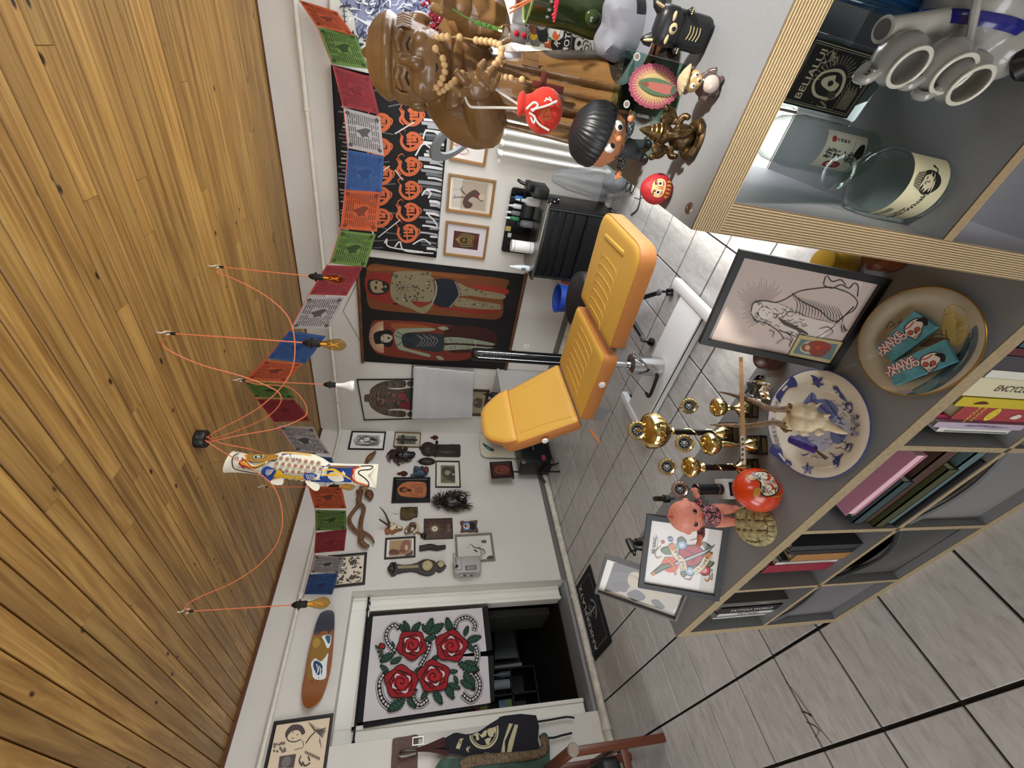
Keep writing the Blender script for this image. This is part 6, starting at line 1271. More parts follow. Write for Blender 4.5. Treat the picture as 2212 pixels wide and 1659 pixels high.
def smoker(a):
 K='#1d1c18'; a.blob([(-.002,.03),(.006,.046),(.018,.047),(.026,.036),(.024,.02),(.014,.012),(.004,.016)],K); a.blob([(.004,.032),(.01,.04),(.018,.04),(.021,.032),(.016,.026),(.008,.026)],'#cfc8a8')
 a.blob([(.002,.04),(.006,.052),(.014,.055),(.021,.05),(.023,.041),(.012,.044)],'#8d8872')
 for k in range(7):a.line([(.004+.0028*k,.0425),(.006+.0024*k,.053)],.0006,K,1)
 a.line([(.009,.036),(.012,.037)],.0014,K,1); a.line([(.015,.037),(.018,.036)],.0014,K,1); a.line([(.0125,.036),(.0125,.031),(.014,.031)],.0008,K); a.line([(.014,.025),(.028,.022),(.031,.027)],.0015,K); a.line([(.031,.026),(.0325,.029)],.003,K,1)
 a.text('Likör',-.03,.0335,.0085,K,0,.01); a.text('Apfel-Whisky',-.0235,.026,.0095,K,0,.012)
 for k in range(4):a.rect(-.05-.0*k,.052-.0022*k,-.026,.0532-.0022*k,'#8a8670')
ang=math.atan2(-by,-bx)
lab(wb,.04,.012,.072,ang-1.25,ang+1.1,smoker,'#d8d2ad')
jb=turned_bottle('tall clear bottle with a Japanese paper label',.648,.025,[(0,0),(.032,0),(.034,.004),(.034,.13),(.028,.165),(.013,.2),(.012,.25),(.0135,.252),(.0135,.262),(.011,.262)])
def jap(a):
 K='#17161a'
 for k,c in enumerate('桃ポン酢'):a.text(c,-.004-(0 if k==0 else-.006*0),.058-.0135*k,.0145,K,0,.012)
 a.blob([(-.022,.052),(-.014,.053),(-.013,.03),(-.021,.029)],'#9c2a30')
 for k,c in enumerate('果実入'):a.text(c,-.0175,.048-.0068*k,.006,'#e0d8c8')
 a.disc(.014,.06,.004,'#b23036')
 for k,c in enumerate('木桶醸造'):a.text(c,.014,.052-.006*k,.005,K)
 a.blob([(-.012,.012),(.0,.017),(.012,.012),(.014,.004),(.0,.001),(-.012,.003)],K); a.rect(-.02,.021,.016,.0215,K)
ang2=math.atan2(-.025,-.648)
lab(jb,.034,.03,.102,ang2-.75,ang2+.75,jap,'#d9d4c2')
# square gin bottle
gb=thing('gin_bottle','square clear bottle with an ornate black and cream label','bottle',tr(.722,-.06,SB_)@rotm(0,0,-.12))
pg=rounded([(-.034,-.045),(.034,-.045),(.034,.045),(-.034,.045)],.012)
loftpad(MB(),pg,[(.002,0),(0,.003),(0,.165),(.012,.185),(.026,.198),(.028,.25)]).add([],[]).go('glass',CG,gb,60); loftpad(MB(),inset(pg,.006),[(.0,.018),(0,.16),(.01,.178),(.021,.192)]).go('inner_wall',CG,gb,60)
MB().lathe([(.013,.235),(.016,.237),(.016,.27),(0,.27)],20).go('stopper',TB,gb)
a=Art(.078,.13,z=.0002,dz=.00003); K,CRm='#14130f','#b3aa8a'
a.rect(0,0,1,1,K); a.line([(.04,.03),(.96,.03),(.96,.97),(.04,.97),(.04,.03)],.001,CRm,1); a.line([(.07,.05),(.93,.05),(.93,.95),(.07,.95),(.07,.05)],.0006,CRm,1)
a.text('BELIALUI',.5,.8,.0155,CRm,0,.012); a.text('GIN',.8,.68,.006,CRm,.3)
a.blob([(.2,.45),(.22,.62),(.38,.72),(.58,.68),(.68,.5),(.6,.36),(.4,.3),(.25,.34)],CRm); a.blob([(.24,.46),(.26,.6),(.4,.69),(.56,.65),(.63,.5),(.57,.39),(.4,.34),(.28,.37)],K); a.blob([(.34,.42),(.4,.6),(.5,.62),(.58,.5),(.5,.46),(.46,.38)],CRm); a.blob([(.4,.5),(.46,.54),(.5,.5),(.45,.46)],K); a.blob([(.22,.4),(.3,.46),(.36,.4),(.28,.34)],'#3a372c')
for k in range(16):an=-1.2+k*.2; a.line([(.52+.22*math.cos(an),.5+.17*math.sin(an)),(.52+.36*math.cos(an),.5+.26*math.sin(an))],.0006,CRm,1)
for k in range(9):a.rect(.12,.1+.017*k,.12+.3+.04*(k%3),.106+.017*k,CRm)
for k in range(26):a.rect(.1+.031*k,.265 if k%2 else.275,.118+.031*k,.275 if k%2 else.285,CRm)
a.line([(.5,.1),(.62,.14),(.74,.1),(.86,.16)],.003,CRm); a.line([(.66,.2),(.9,.2),(.9,.25),(.66,.25),(.66,.2)],.0008,CRm,1); a.text('1985.',.78,.225,.006,CRm); scribble(a,.62,.6,.93,.78,16,.0009,CRm,6); scribble(a,.56,.1,.93,.19,14,.0009,CRm,8); scribble(a,.08,.3,.2,.6,8,.0009,CRm,9)
a.go('label',gb,frame_m((-.0345,0,.085),(0,-1,0),(0,0,1),(-1,0,0)))
# stoneware decanter with three cups hanging on it
SG=mat('salt_glaze','#a3a29c',.22,noise=.1,nscale=40,coat=.4); BLU=mat('cobalt','#1b1f7a',.25,coat=.4)
dc=thing('stoneware_decanter','grey stoneware barrel decanter with cobalt bands and a black spout plug','decanter',(.56,-.155,SB_))
mb=MB().ell((0,0,.06),(.06,.085,.055),24,14).ell((-.035,.05,.03),(.03,.03,.03)).ell((-.04,.0,.02),(.022,.022,.02)).ell((-.035,-.05,.03),(.03,.03,.03))
obj('body',fuse(mb,.0035,4),SG,dc); MB().lathe([(.016,0),(.018,.004),(.014,.012),(0,.014)],20,tr(-.062,.062,.025)@rotm(0,-PI/2,.5)).go('plug',mat('bakelite','#121110'),dc)
for y in(-.04,.035):MB().lathe([(.052,-.006),(.054,0),(.052,.006)],32,tr(0,y,.062)@rotm(PI/2)@Mx.Diagonal((1.1,1.03,1,1)),cap=False).go('cobalt_band',BLU,dc)
MB().tube([(-.01,-.02,.11),(-.045,.02,.118),(-.05,.05,.1),(-.05,.075,.085)],.004,8,smooth=4).go('cup_rail',SG,dc)
zu=zoom(1680,0,4.158)
for k,(p,dx)in enumerate((((1170,600),.50),((1570,660),.488),((1720,760),.482))):
 c=onx(*zu(*p),dx); ax=(V((0,0,EYE))-c).normalized(); ax=(ax*.75+V((-.3,.25,-.55))).normalized()
 t_=thing('stoneware_cup',('grey stoneware cup hanging nearest the gin bottle','grey stoneware cup hanging in the middle of the three','grey stoneware cup hanging lowest of the three')[k],'cup',align(c-ax*.04,c),'hanging stoneware cups')
 MB().lathe([(0,0),(.014,0),(.02,.005),(.0245,.018),(.024,.03),(.02,.037),(.02,.042),(.0165,.042),(.0165,.036),(.0205,.028),(.02,.015),(.012,.006),(0,.005)],32).go('body',SG,t_,60); MB().tube([(.0185*math.cos(a*.2618),.0185*math.sin(a*.2618),.042)for a in range(24)],.0022,6,closed=True).go('rim',mat('pale_glaze','#d6d3c4',.25),t_)
 MB().tube([(.022*math.cos(2.2),.022*math.sin(2.2),.03),(.036*math.cos(2.2),.036*math.sin(2.2),.034),(.04*math.cos(2.2),.04*math.sin(2.2),.022),(.025*math.cos(2.2),.025*math.sin(2.2),.012)],.0048,8,smooth=4).go('handle',SG,t_)
 # lustre boot vase and blue glass block
c=onz(*zu(1700,250),SB_)
vz=thing('lustre_vase','pearly white boot shaped vase with a folded hand relief','vase',tr(.545,-.1,SB_))
a0,a1=onx(*zu(945,265),.535)-V((.545,-.1,SB_)),V((.02,-.045,.0)); PEARL=mat('pearl','#c3c1b8',.18,coat=.8,noise=.05)
MB().tube([a0,a0*.93+a1*.07,a0*.6+a1*.4,a0*.3+a1*.7,a1+V((0,0,.002))],[.0125,.0115,.013,.019,.026],20,smooth=4).go('body',PEARL,vz,60); MB().tube([a0+(a0-a1).normalized()*.0005,a0+(a0-a1).normalized()*.001],.009,16).go('mouth',mat('dim_grey','#5d5c58',.5),vz)
fg=a0*.45+a1*.55+V((-.014,.008,0))
for k in range(4):MB().tube([fg+V((0,.006*k-.01,.014)),fg+V((-.004,.005*k-.006,0)),fg+V((.001,.004*k,-.016))],[.0035,.004,.003],8,smooth=3).go('finger_relief',PEARL,vz)
t_=thing('blue_glass_block','ribbed blue glass block at the top of the tall shelf cube','glass block',(.6,-.16,SB_+.0)); MB().box((.02,0,.1),(.05,.07,.2),bev=.004).go('block',mat('blue_glass','#2f73b5',.08,trans=.6),t_,30)
for k in range(9):MB().tube([(-.005,-.032+.008*k,.005),(-.005,-.032+.008*k,.195)],.003,6).go('rib',MATS['blue_glass'],t_)
t_=thing('paper_card','plain grey card standing at the back of the tall shelf cube','card',(.79,-.13,SB_)); MB().box((0,0,.07),(.003,.12,.14)).go('card',mat('card_grey','#9a9a98',.8),t_,0)
pk=thing('red_box','pink and red embossed box in the cube below the bottles','box',(.52,-.06,.687+.0)); MB().box((.05,-.05,.11),(.2,.13,.2),bev=.004).go('box',mat('pink_box','#b0606c',.5,bump=.3,bscale=40),pk,30); MB().box((.05,-.05,.213),(.2,.13,.006)).go('lid',mat('red_lid','#8a2230',.5),pk,0)
# ------------------------------------------------------------------ on top of the low shelf
Y5,Y4,YC=zoom(1240,800,2.962),zoom(1480,500,2.765),zoom(1860,640,2.801)
T2=H2+.0005
def wrap(a,fn,seg=.004,rounds=2):  # lay flat print onto a curved surface
 me=a.mb.mesh('p',0,False); b=bmesh.new(); b.from_mesh(me); bmesh.ops.triangulate(b,faces=b.faces[:])
 for _ in range(rounds):bmesh.ops.subdivide_edges(b,edges=[e for e in b.edges if e.calc_length()>seg],cuts=1)
 for q in b.verts:q.co=fn(q.co.x,q.co.y,q.co.z)
 b.to_mesh(me); b.free(); return me
def at_az(p,dist):d=ray(*p); k=dist/d.xy.length; return d.x*k,d.y*k
def facing(x,y,extra=0):return math.atan2(-y,-x)+extra  # yaw of local +x so that it looks at the camera
def textpx(a,s,p0,p1,size,col,bold=.01,sx=1):
 q0,q1=a.P(p0),a.P(p1); f=a.fn; a.fn=lambda x,y:(x,y); a.text(s,(q0[0]+q1[0])/2,(q0[1]+q1[1])/2,size,col,math.atan2(q1[1]-q0[1],q1[0]-q0[0]),bold,sx); a.fn=f
def lean_frame(name,label,bl,br,tl,tr_,fw,col,paper,d=.016,T=T2,draw=None,matw=0,inner=None,frough=.4):
 B,R=onz(*bl,T),onz(*br,T); e=(R-B).normalized(); pts=[]
 for b,p in((B,tl),(R,tr_)):v=ray(*p); pts.append(V((0,0,EYE))+v*(e.dot(b-V((0,0,EYE)))/e.dot(v)))
 up=((pts[0]-B)+(pts[1]-R))/2; h_=up.length; up.normalize(); out=e.cross(up); o=(B+R)/2+up*h_/2; w_=(R-B).length
 M=frame_m(o,e,up,out); Mi=M.inverted(); t_=thing(name,label,'picture',M)
 ring_mb(w_,h_,fw,0,z0=-d).go('frame',mat('fr_'+col,col,frough,noise=.1,nscale=60),t_,30); MB().box((0,0,-d+.003),(w_-fw,h_-fw,.004)).go('backing',mat('paper_'+paper,paper,.85),t_,0)
 def L(x,y):v=ray(x,y); q=Mi@(V((0,0,EYE))+v*(out.dot(o-out*(d*.55)-V((0,0,EYE)))/out.dot(v))); return(q.x,q.y)
 a=Art(w_-2*fw,h_-2*fw,z=-d+.0052,dz=.00002); a.rect(0,0,1,1,paper); b=Art(fn=L,z=-d+.006,dz=.00002); draw(a,b); a.go('print',t_,None,GLOSSP); b.go('drawing',t_,None,GLOSSP)
 MB().box((0,-.02,-d-.03),(.05,h_*.5,.003),rotm(-.0)).go('easel_back',mat('backing_board','#2a2420',.8),t_,0)
 return t_,M,L
def z_(zf):return lambda a:setattr(a,'fn',(lambda f:lambda x,y:f(*zf(x,y)))(a.fn))
K='#1a1718'
def holy(a,b):
 z_(Y4)(b); P=b
 for cx,cy,r0,r1,a0,a1,n_ in((520,430,60,190,3.6,5.6,22),(430,560,50,130,2.0,3.7,16)):
  for k in range(n_):an=a0+(a1-a0)*k/n_; rr=r1*(.75+.25*((k*7)%5)/4); b.line([(460+r0*math.cos(an),470+r0*math.sin(an)),(460+rr*math.cos(an),470+rr*math.sin(an))],.0005,'#5a4a45',1)
 b.blob([(395,480),(420,425),(500,420),(580,440),(640,470),(700,500),(760,520),(900,560),(840,620),(760,660),(690,640),(600,600),(540,560),(440,540)],'#cfc4bb')
 for q in([(395,480),(410,430),(470,415),(540,425),(600,405),(680,360),(760,345),(850,335),(900,340)],[(395,490),(420,530),(480,545),(520,570),(560,600),(590,640)],[(640,370),(700,420),(800,470),(900,540),(1010,450)],[(900,340),(980,370),(1030,420),(1010,470),(960,500),(900,550)],[(560,590),(640,620),(740,650),(840,600),(900,560)],[(840,270),(830,320),(880,340),(930,320),(980,340),(1010,310),(1035,330),(1030,390)],[(850,265),(880,300),(930,290),(960,320)]):b.line(q,.0018,K,5)
 r=random.Random(3)
 for k in range(70):
  x,y=r.uniform(400,700),0; y=430+(x-400)*.28+r.uniform(-20,120); b.line([(x,y),(x+14,y+r.uniform(-14,14)),(x+26,y+r.uniform(-10,16)),(x+34,y+r.uniform(-14,14))],.0011,K,3,taper=.4)
 for k in range(16):x=640+18*k; b.line([(x,380+5*k),(x+30,430+6*k),(x+20,500+4*k)],.0012,K,4,taper=.5)
 b.blob([(440,470),(470,450),(510,470),(520,500),(480,520),(445,505)],'#d8cfc6'); b.line([(460,470),(475,468)],.0014,K); b.line([(495,480),(508,486)],.0014,K); b.line([(480,485),(490,500),(480,505)],.0009,K)
 for k in range(12):b.line([(560+12*k,520+6*k),(600+12*k,560+5*k)],.003,'#3a3534',1)
 for q in([(545,670),(590,640),(630,650),(620,690)],[(600,600),(640,640),(620,680)],[(800,580),(850,570),(880,600),(830,630)],[(940,560),(960,590),(930,600)],[(500,590),(530,600),(520,630)]):b.line(q,.0014,K,4)
 for q in([(930,560),(935,595)],[(945,560),(950,590),(970,585)]):b.line(q,.0016,K,2)
fr1,FM1,L1=lean_frame('picture_frame','black framed ink drawing of a bearded saint leaning on the low shelf',Y4(885,840),Y4(1240,290),Y4(100,670),Y4(320,110),.0145,'#121112','#c6b5ad',draw=holy)
hc=thing('holy_card','small holy card of a red robed saint tucked into the frame corner','card',FM1@tr(0,0,-.0065)); a=Art(fn=lambda x,y:L1(*Y4(x,y)),z=.0004,dz=.00003)
MB().prism([L1(*Y4(*p))for p in((615,735),(680,615),(940,660),(880,790))],-.0003,.0003).go('card',mat('card_cream','#b3a678',.7),hc,0)
a.poly([(640,722),(690,640),(910,672),(865,765)],'#5f7476'); a.blob([(680,700),(720,655),(760,660),(770,700),(730,730)],'#a9a58c'); a.blob([(720,680),(770,650),(840,660),(870,690),(820,740),(760,740)],'#8a3a2f'); a.blob([(690,695),(705,670),(740,672),(750,695),(720,715)],'#7a5138'); a.blob([(712,690),(724,676),(742,684),(738,702),(720,704)],'#c79b78'); a.disc(790,690,.004,'#c2452f'); a.line([(760,730),(800,735),(850,700)],.002,'#35555c'); a.go('print',hc)
def heart(a,b):
 z_(Y5)(b); OR,GR,RD,CR_='#c97a2c','#5d7348','#b3202f','#e3d3b4'
 for q in([(560,1120),(520,1160),(530,1200),(560,1190)],[(740,1090),(790,1080),(780,1120),(760,1110)],[(700,1330),(740,1340),(760,1310)],[(840,1270),(870,1320),(850,1350),(835,1330)]):b.line(q,.005,K,5,taper=.7); b.line(q,.0033,OR,5,taper=.7)
 for q in([(560,1150),(610,1130),(640,1170),(590,1180)],[(660,1090),(690,1070),(720,1100),(680,1120)],[(820,1100),(840,1150),(870,1130)],[(680,1290),(700,1320),(730,1290)],[(850,1220),(890,1230),(860,1260)],[(880,1170),(860,1190),(850,1160)]):b.blob([((x-700)*1.05+700,(y-1200)*1.05+1200)for x,y in q],K); b.blob(q,GR)
 b.disc(615,1245,.026,'#d9542c'); b.blob([(670,1150),(720,1120),(790,1125),(830,1160),(820,1220),(770,1255),(720,1250),(690,1210)],K); b.blob([(676,1154),(722,1127),(788,1131),(822,1163),(812,1216),(768,1247),(722,1243),(696,1206)],RD); b.line([(715,1150),(770,1180),(760,1230)],.006,'#7d1622')
 for c,rr in((K,.016),('#8fb3cf',.0135),('#d9dde0',.006)):b.disc(690,1118,rr,c); b.disc(742,1285,rr,c)
 for c,rr in((K,.018),('#c9404a',.015),('#e3b0a8',.008)):b.disc(835,1280,rr,c)
 b.poly([(640,1230),(660,1215),(840,1150),(905,1115),(860,1165),(650,1250)],K); b.poly([(645,1232),(840,1155),(890,1125),(850,1162),(652,1246)],'#b9bcc0')
 b.poly([(490,1300),(560,1240),(620,1230),(630,1255),(580,1275),(505,1315)],K); b.poly([(500,1300),(562,1247),(615,1236),(620,1250),(576,1268),(508,1308)],GR); b.poly([(488,1302),(510,1285),(522,1302),(500,1315)],OR); b.line([(580,1200),(620,1230),(640,1260),(650,1310)],.007,K,4); b.line([(580,1200),(620,1230),(640,1260),(650,1310)],.005,'#d98a2c',4); b.disc(615,1245,.005,RD)
 for q in([(625,1120),(650,1180),(690,1220),(705,1280)],[(770,1290),(820,1250),(850,1200),(870,1180)]):b.line(q,.021,K,5); b.line(q,.0185,CR_,5)
 b.line([(620,1110),(640,1150)],.016,'#cf7f36'); b.line([(845,1200),(875,1170)],.014,'#cf7f36')
 r8=[(632,1135),(643,1165),(660,1190),(676,1212),(686,1235),(694,1258)]
 for c,p in zip('THETHR',[(704,1272),(699,1250),(691,1228),(678,1203),(665,1180),(652,1160)]):textpx(b,c,(p[0],p[1]+8),(p[0]+2,p[1]-8),.0145,K)
 for c,p in zip('ISGONE',[(783,1284),(797,1272),(814,1254),(828,1237),(842,1218),(853,1200)]):textpx(b,c,(p[0]-4,p[1]+8),(p[0]+4,p[1]-8),.012,K)
 b.ring(568,1098,.0045,.006,'#b3303a'); b.disc(568,1098,.0028,'#b3303a'); b.ring(617,1080,.006,.0085,'#5a6f9c'); b.disc(617,1080,.004,'#7f90b5')
 textpx(b,'BB KING',(508,1165),(520,1075),.015,'#222',.004); b.line([(525,1160),(540,1080),(520,1050)],.0008,'#222',4); textpx(b,'Rauter 19',(880,1350),(884,1265),.009,'#333')
lean_frame('picture_frame','black framed tattoo flash of a heart and dagger leaning on the low shelf',Y5(930,1480),Y5(1000,1000),Y5(415,1385),Y5(465,930),.0165,'#131315','#dedcd8',draw=heart,d=.014)
zb=zoom(1190,1180,7.541)
def oldph(a,b):
 z_(zb)(b); a.rect(0,0,1,1,'#d9d6cf'); b.poly([(1030,280),(850,770),(1980,1090),(2250,700),(1500,360)],'#a39788'); b.poly([(1030,280),(1460,350),(1400,620),(1100,760),(870,740)],'#4a4440'); b.poly([(1030,280),(1460,350),(1440,450),(980,430)],'#3a2420')
 b.blob([(1290,450),(1400,430),(1460,500),(1420,640),(1340,690),(1250,590)],'#b3a58c'); b.blob([(980,640),(1080,590),(1220,600),(1260,680),(1200,760),(1050,700)],'#3d2b28'); b.blob([(1240,780),(1400,720),(1540,830),(1470,900),(1330,890)],'#2f2422'); b.blob([(1470,740),(1620,760),(1850,800),(1830,860),(1650,870)],'#a89a80'); b.blob([(1630,900),(1740,880),(1860,1020),(1720,1010)],'#2a2220')
 for k in range(7):b.line([(1290+20*k,470+10*k),(1380+12*k,520+8*k)],.002,'#6d5f4a',2)
lean_frame('picture_frame','grey wooden framed old photograph behind the heart flash frame',zb(2050,1240),zb(2300,640),zb(675,830),zb(925,115),.009,'#4a4643','#d9d6cf',draw=oldph,d=.02,matw=.01)
# plates
def plate(label,cx,cy,r,prof,mm,rim):
 t_=thing('plate',label,'plate',(cx,cy,T2)); MB().lathe([(0,.002)]+[(r*a,b)for a,b in prof],64,cap=False).go('dish',mm,t_,60); MB().tube([(r*.995*math.cos(2*PI*k/64),r*.995*math.sin(2*PI*k/64),prof[6][1]if len(prof)>6 else.02)for k in range(64)],.0016,6,closed=True).go('rim_line',rim,t_); return t_
PR=[(.55,0),(.58,.002),(.62,.005),(.8,.013),(.97,.019),(.995,.0195),(1,.0205),(.99,.0215),(.78,.0165),(.66,.009),(.6,.007),(.3,.0066),(0,.0065)]
CER=mat('white_ceramic','#d4cfc2',.18,coat=.6)
def on_plate(cx,cy,r,zf):  # picture point -> plate metres
 def f(x,y):q=onz(*zf(x,y),T2+.013); return(q.x-cx,q.y-cy)
 return f
def dish_z(r):
 def f(x,y,z):
  s_=min(1,math.hypot(x,y)/r); zz=.0065 if s_<.3 else.0066 if s_<.6 else.007+(s_-.6)/.06*.002 if s_<.66 else.009+(s_-.66)/.12*.0075 if s_<.78 else.0165+(s_-.78)/.21*.005
  return V((x,y,zz+z))
 return f
px_,py_,pr=.589,.553,.131
p1=plate('white plate with blue ship painting, star and lettered rim under the skull',px_,py_,pr,PR,CER,mat('blue_rim','#3a4a86',.25))
a=Art(fn=on_plate(px_,py_,pr,Y5),z=.0005,dz=.00002); NB='#2d3a78'; LBl='#7f8cb5'
c0=V((px_,py_)); r=random.Random(8)
for q in([(1450,220),(1520,140),(1560,200),(1640,260),(1740,330),(1740,440),(1640,480),(1560,520),(1480,470),(1420,380)],):a.blob(q,'#b9bccb')
for q in([(1440,230),(1510,140),(1540,200),(1480,260)],[(1520,200),(1620,190),(1680,260),(1600,330)],[(1400,420),(1470,420),(1520,520),(1440,470)],[(1640,340),(1730,400),(1690,470),(1630,440)]):a.blob(q,'#6572a5')
for k in range(60):x,y=r.uniform(1430,1740),r.uniform(190,560); a.line([(x,y),(x+20,y+r.uniform(-20,20)),(x+45,y+r.uniform(-24,24))],r.uniform(.0008,.0024),NB,3,taper=.5)
for q in([(1510,140),(1500,260),(1460,330)],[(1450,220),(1530,200),(1640,300)],[(1600,190),(1650,260),(1700,330)]):a.line(q,.002,NB)
for q in([(1270,520),(1300,470),(1340,500),(1360,560),(1400,580),(1410,610),(1370,600),(1320,560)],[(1320,180),(1360,120),(1340,160),(1330,210)],[(1380,80),(1420,40),(1440,100),(1380,120),(1330,190),(1310,160)]):a.blob(q,NB);
a.line([(1350,130),(1380,100)],.006,'#c9c5bb'); a.line([(1330,530),(1370,580)],.005,'#c9c5bb')
for q in([(1660,110),(1700,110),(1720,180),(1740,200),(1690,170)],[(1730,210),(1790,210),(1780,260),(1740,270)],[(1740,470),(1790,470),(1770,520),(1735,510)],[(1660,580),(1700,540),(1710,600),(1690,620)]):a.blob(q,NB); a.blob([(x*.6+q[0][0]*.4+6,y*.6+q[0][1]*.4+20)for x,y in q],'#b9bccb')
textpx(a,'ME',(1775,245),(1765,225),.008,'#e0ddd2'); textpx(a,'YOU',(1760,510),(1775,475),.008,'#e0ddd2')
a.line([(1740,200),(1720,160),(1680,120)],.004,NB); a.line([(1720,530),(1690,570),(1660,580)],.004,NB)
for k in range(26):x,y=1800+30*math.cos(k*2.4),350+60*math.sin(k*1.7); a.blob([(x-10,y),(x,y+12),(x+10,y),(x,y-10)],LBl if k%3 else NB)
for q in([(1540,60),(1560,40),(1580,60),(1570,110),(1550,100)],[(1545,50),(1530,30),(1560,40)],[(1575,60),(1610,45),(1590,75)],[(1550,80),(1525,90),(1555,95)],[(1575,85),(1610,90),(1580,100)]):a.blob(q,NB)
q=a.P((1510,630)); f_=a.fn; a.fn=lambda x,y:(x,y); a.star(q[0],q[1],.0165,NB,rot=.6); a.star(q[0],q[1],.0125,'#8b97c0',rot=.6); a.star(q[0],q[1],.006,NB,rot=.6)
A0,A1=(math.atan2(a_[1],a_[0])for a_ in(f_(1292,490),f_(1312,175)))
word='FOREVER HOPE'; d_=((A1-A0+PI)%(2*PI))-PI
for k,c in enumerate(word):
 an=A0+d_*k/(len(word)-1)
 if c!=' ':a.text(c,.112*math.cos(an),.112*math.sin(an),.0145,NB,an+(PI/2 if d_>0 else-PI/2),.012)
obj('blue_painting',wrap(a,dish_z(pr),.01,1),printmat('glazed_print',.5),p1)
sx_,sy_,sr=.548,.287,.105
p2=plate('cream plate painted with a misty ship scene holding printed cards',sx_,sy_,sr,PR,mat('cream_ceramic','#a8a290',.18,coat=.6,noise=.12,nscale=14),mat('gold_rim','#a8833a',.25,.8))
a=Art(fn=on_plate(sx_,sy_,sr,YC),z=.0005,dz=.00002)
for q,c in(([(500,80),(600,60),(660,140),(620,260),(540,300),(470,220)],'#b3a263'),([(560,380),(640,250),(715,180),(715,300),(620,450),(480,560),(330,600),(300,585),(400,520),(480,450)],'#3f5560'),([(330,580),(420,520),(480,480),(470,540),(390,590)],'#5f7f86'),([(560,360),(640,300),(690,220),(650,330),(560,440)],'#2f4350'),([(230,580),(330,570),(300,590)],'#9a93a8')):a.blob(q,c)
for q in([(140,200),(170,150),(200,190),(230,130)],[(160,190),(200,160),(240,150)],[(380,270),(440,230),(500,240),(520,280)],[(470,200),(480,260)],[(500,200),(505,260)],[(370,300),(430,260),(520,270)]):a.line(q,.0016,'#5a4f44')
a.blob([(340,300),(420,250),(500,250),(520,270),(420,300)],'#5a5246'); obj('ship_painting',wrap(a,dish_z(sr),.01,1),printmat('glazed_print',.5),p2)
def card(label,cor,z,th,skull,t0,t1):
 P=[onz(*YC(*p),z)for p in cor]; o=sum(P,V())/4; t_=thing('card_stack',label,'cards',(o.x,o.y,z-th)); F=lambda x,y:(lambda q:(q.x-o.x,q.y-o.y))(onz(*YC(x,y),z))
 MB().prism([(p.x-o.x,p.y-o.y)for p in P],0,th).go('cards',mat('card_teal','#4f8f9c',.5,noise=.3,nscale=60),t_,0)
 a=Art(fn=F,z=th,dz=.00002); cx,cy=skull
 dx,dy=t1[0]-t0[0],t1[1]-t0[1]; n_=math.hypot(dx,dy); ux,uy=dx/n_,dy/n_; W=lambda u,v:(cx+ux*u-uy*v,cy+uy*u+ux*v)
 a.blob([W(-62,-10),W(-45,-52),(W(0,-62)),W(60,-50),W(72,0),W(40,22),W(20,40),W(-30,52),W(-45,25)],'#1d1a1a'); a.blob([W(-56,-10),W(-40,-46),W(0,-56),W(56,-44),W(64,0),W(36,18),W(16,34),W(-28,46),W(-40,22)],'#d9cfc6')
 for u,v in((-30,-4),(14,6)):q=W(u,v); a.disc(*q,.0052,'#1d1a1a'); a.disc(*q,.0042,'#b3523a')
 a.blob([W(-12,14),W(-2,6),W(4,18),W(-6,22)],'#1d1a1a'); a.line([W(-34,30),W(-10,38),W(14,30)],.0008,'#1d1a1a')
 for k in range(5):a.line([W(-30+9*k,26),W(-28+9*k,42)],.0006,'#1d1a1a',1)
 a.blob([W(40,-40),W(90,-30),W(100,0),W(80,25),W(60,10),W(66,-10)],'#17181a'); a.line([W(-46,-42),W(-10,-34),W(30,-44)],.0022,'#b3523a')
 nx,ny=-uy,ux
 for dz_,s_ in((0,'NAÏVE'),(30,'TATTOO')):
  m0,m1=(t0[0]+nx*dz_,t0[1]+ny*dz_),(t1[0]+nx*dz_,t1[1]+ny*dz_)
  textpx(a,s_,m0,m1,.0172 if dz_==0 else.0148,'#a3232e',.085)
 for dz_,s_ in((0,'NAÏVE'),(30,'TATTOO')):
  m0,m1=(t0[0]+nx*dz_,t0[1]+ny*dz_),(t1[0]+nx*dz_,t1[1]+ny*dz_); textpx(a,s_,m0,m1,.0172 if dz_==0 else.0148,'#e3dcd4',.02)
 a.go('card_print',t_)
card('upper stack of blue studio cards with a skull on the ship plate',[(85,315),(320,88),(458,185),(190,400)],T2+.021,.008,(325,205),(125,315),(225,235)); card('lower stack of blue studio cards with a skull on the ship plate',[(152,420),(505,262),(577,392),(200,540)],T2+.024,.008,(420,405),(175,440),(310,385))
# deer skull
zk=T2+.022; sk=thing('antler_skull','bleached roe deer skull with two antlers lying on the blue plate','skull',(.575,.54,zk))
S_=lambda p,z:onz(*Y5(*p),z)-V((.575,.54,zk))
mb=MB()
for p,z,rr in(((1400,250),.8,.019),((1385,330),.8,.02),((1440,260),.8,.022),((1435,330),.8,.022),((1500,280),.79,.022),((1500,340),.79,.021),((1560,320),.78,.02),((1610,350),.772,.014),((1660,370),.766,.01),((1720,395),.76,.006),((1470,390),.78,.013),((1560,395),.768,.01),((1520,235),.785,.012),((1600,300),.775,.01)):q=S_(p,z); mb.ell(q,(rr,rr,rr*.75),12,8)
mb.tube([S_((1620,350),.77),S_((1690,385),.763),S_((1750,402),.758)],[.012,.008,.003],8)
obj('skull',fuse(mb,.0022,3),mat('bone','#cfc0a2'),sk)
for q in([(1530,245),(1570,215),(1590,210)],[(1600,290),(1640,285)],[(1480,395),(1500,415),(1480,420)],[(1570,400),(1600,405)]):MB().tube([S_(p,.785-.004*k)for k,p in enumerate(q)],[.004,.0025,.001][:len(q)],6).go('bone_splinter',MATS['bone'],sk)
ANT=mat('antler','#4a3524')
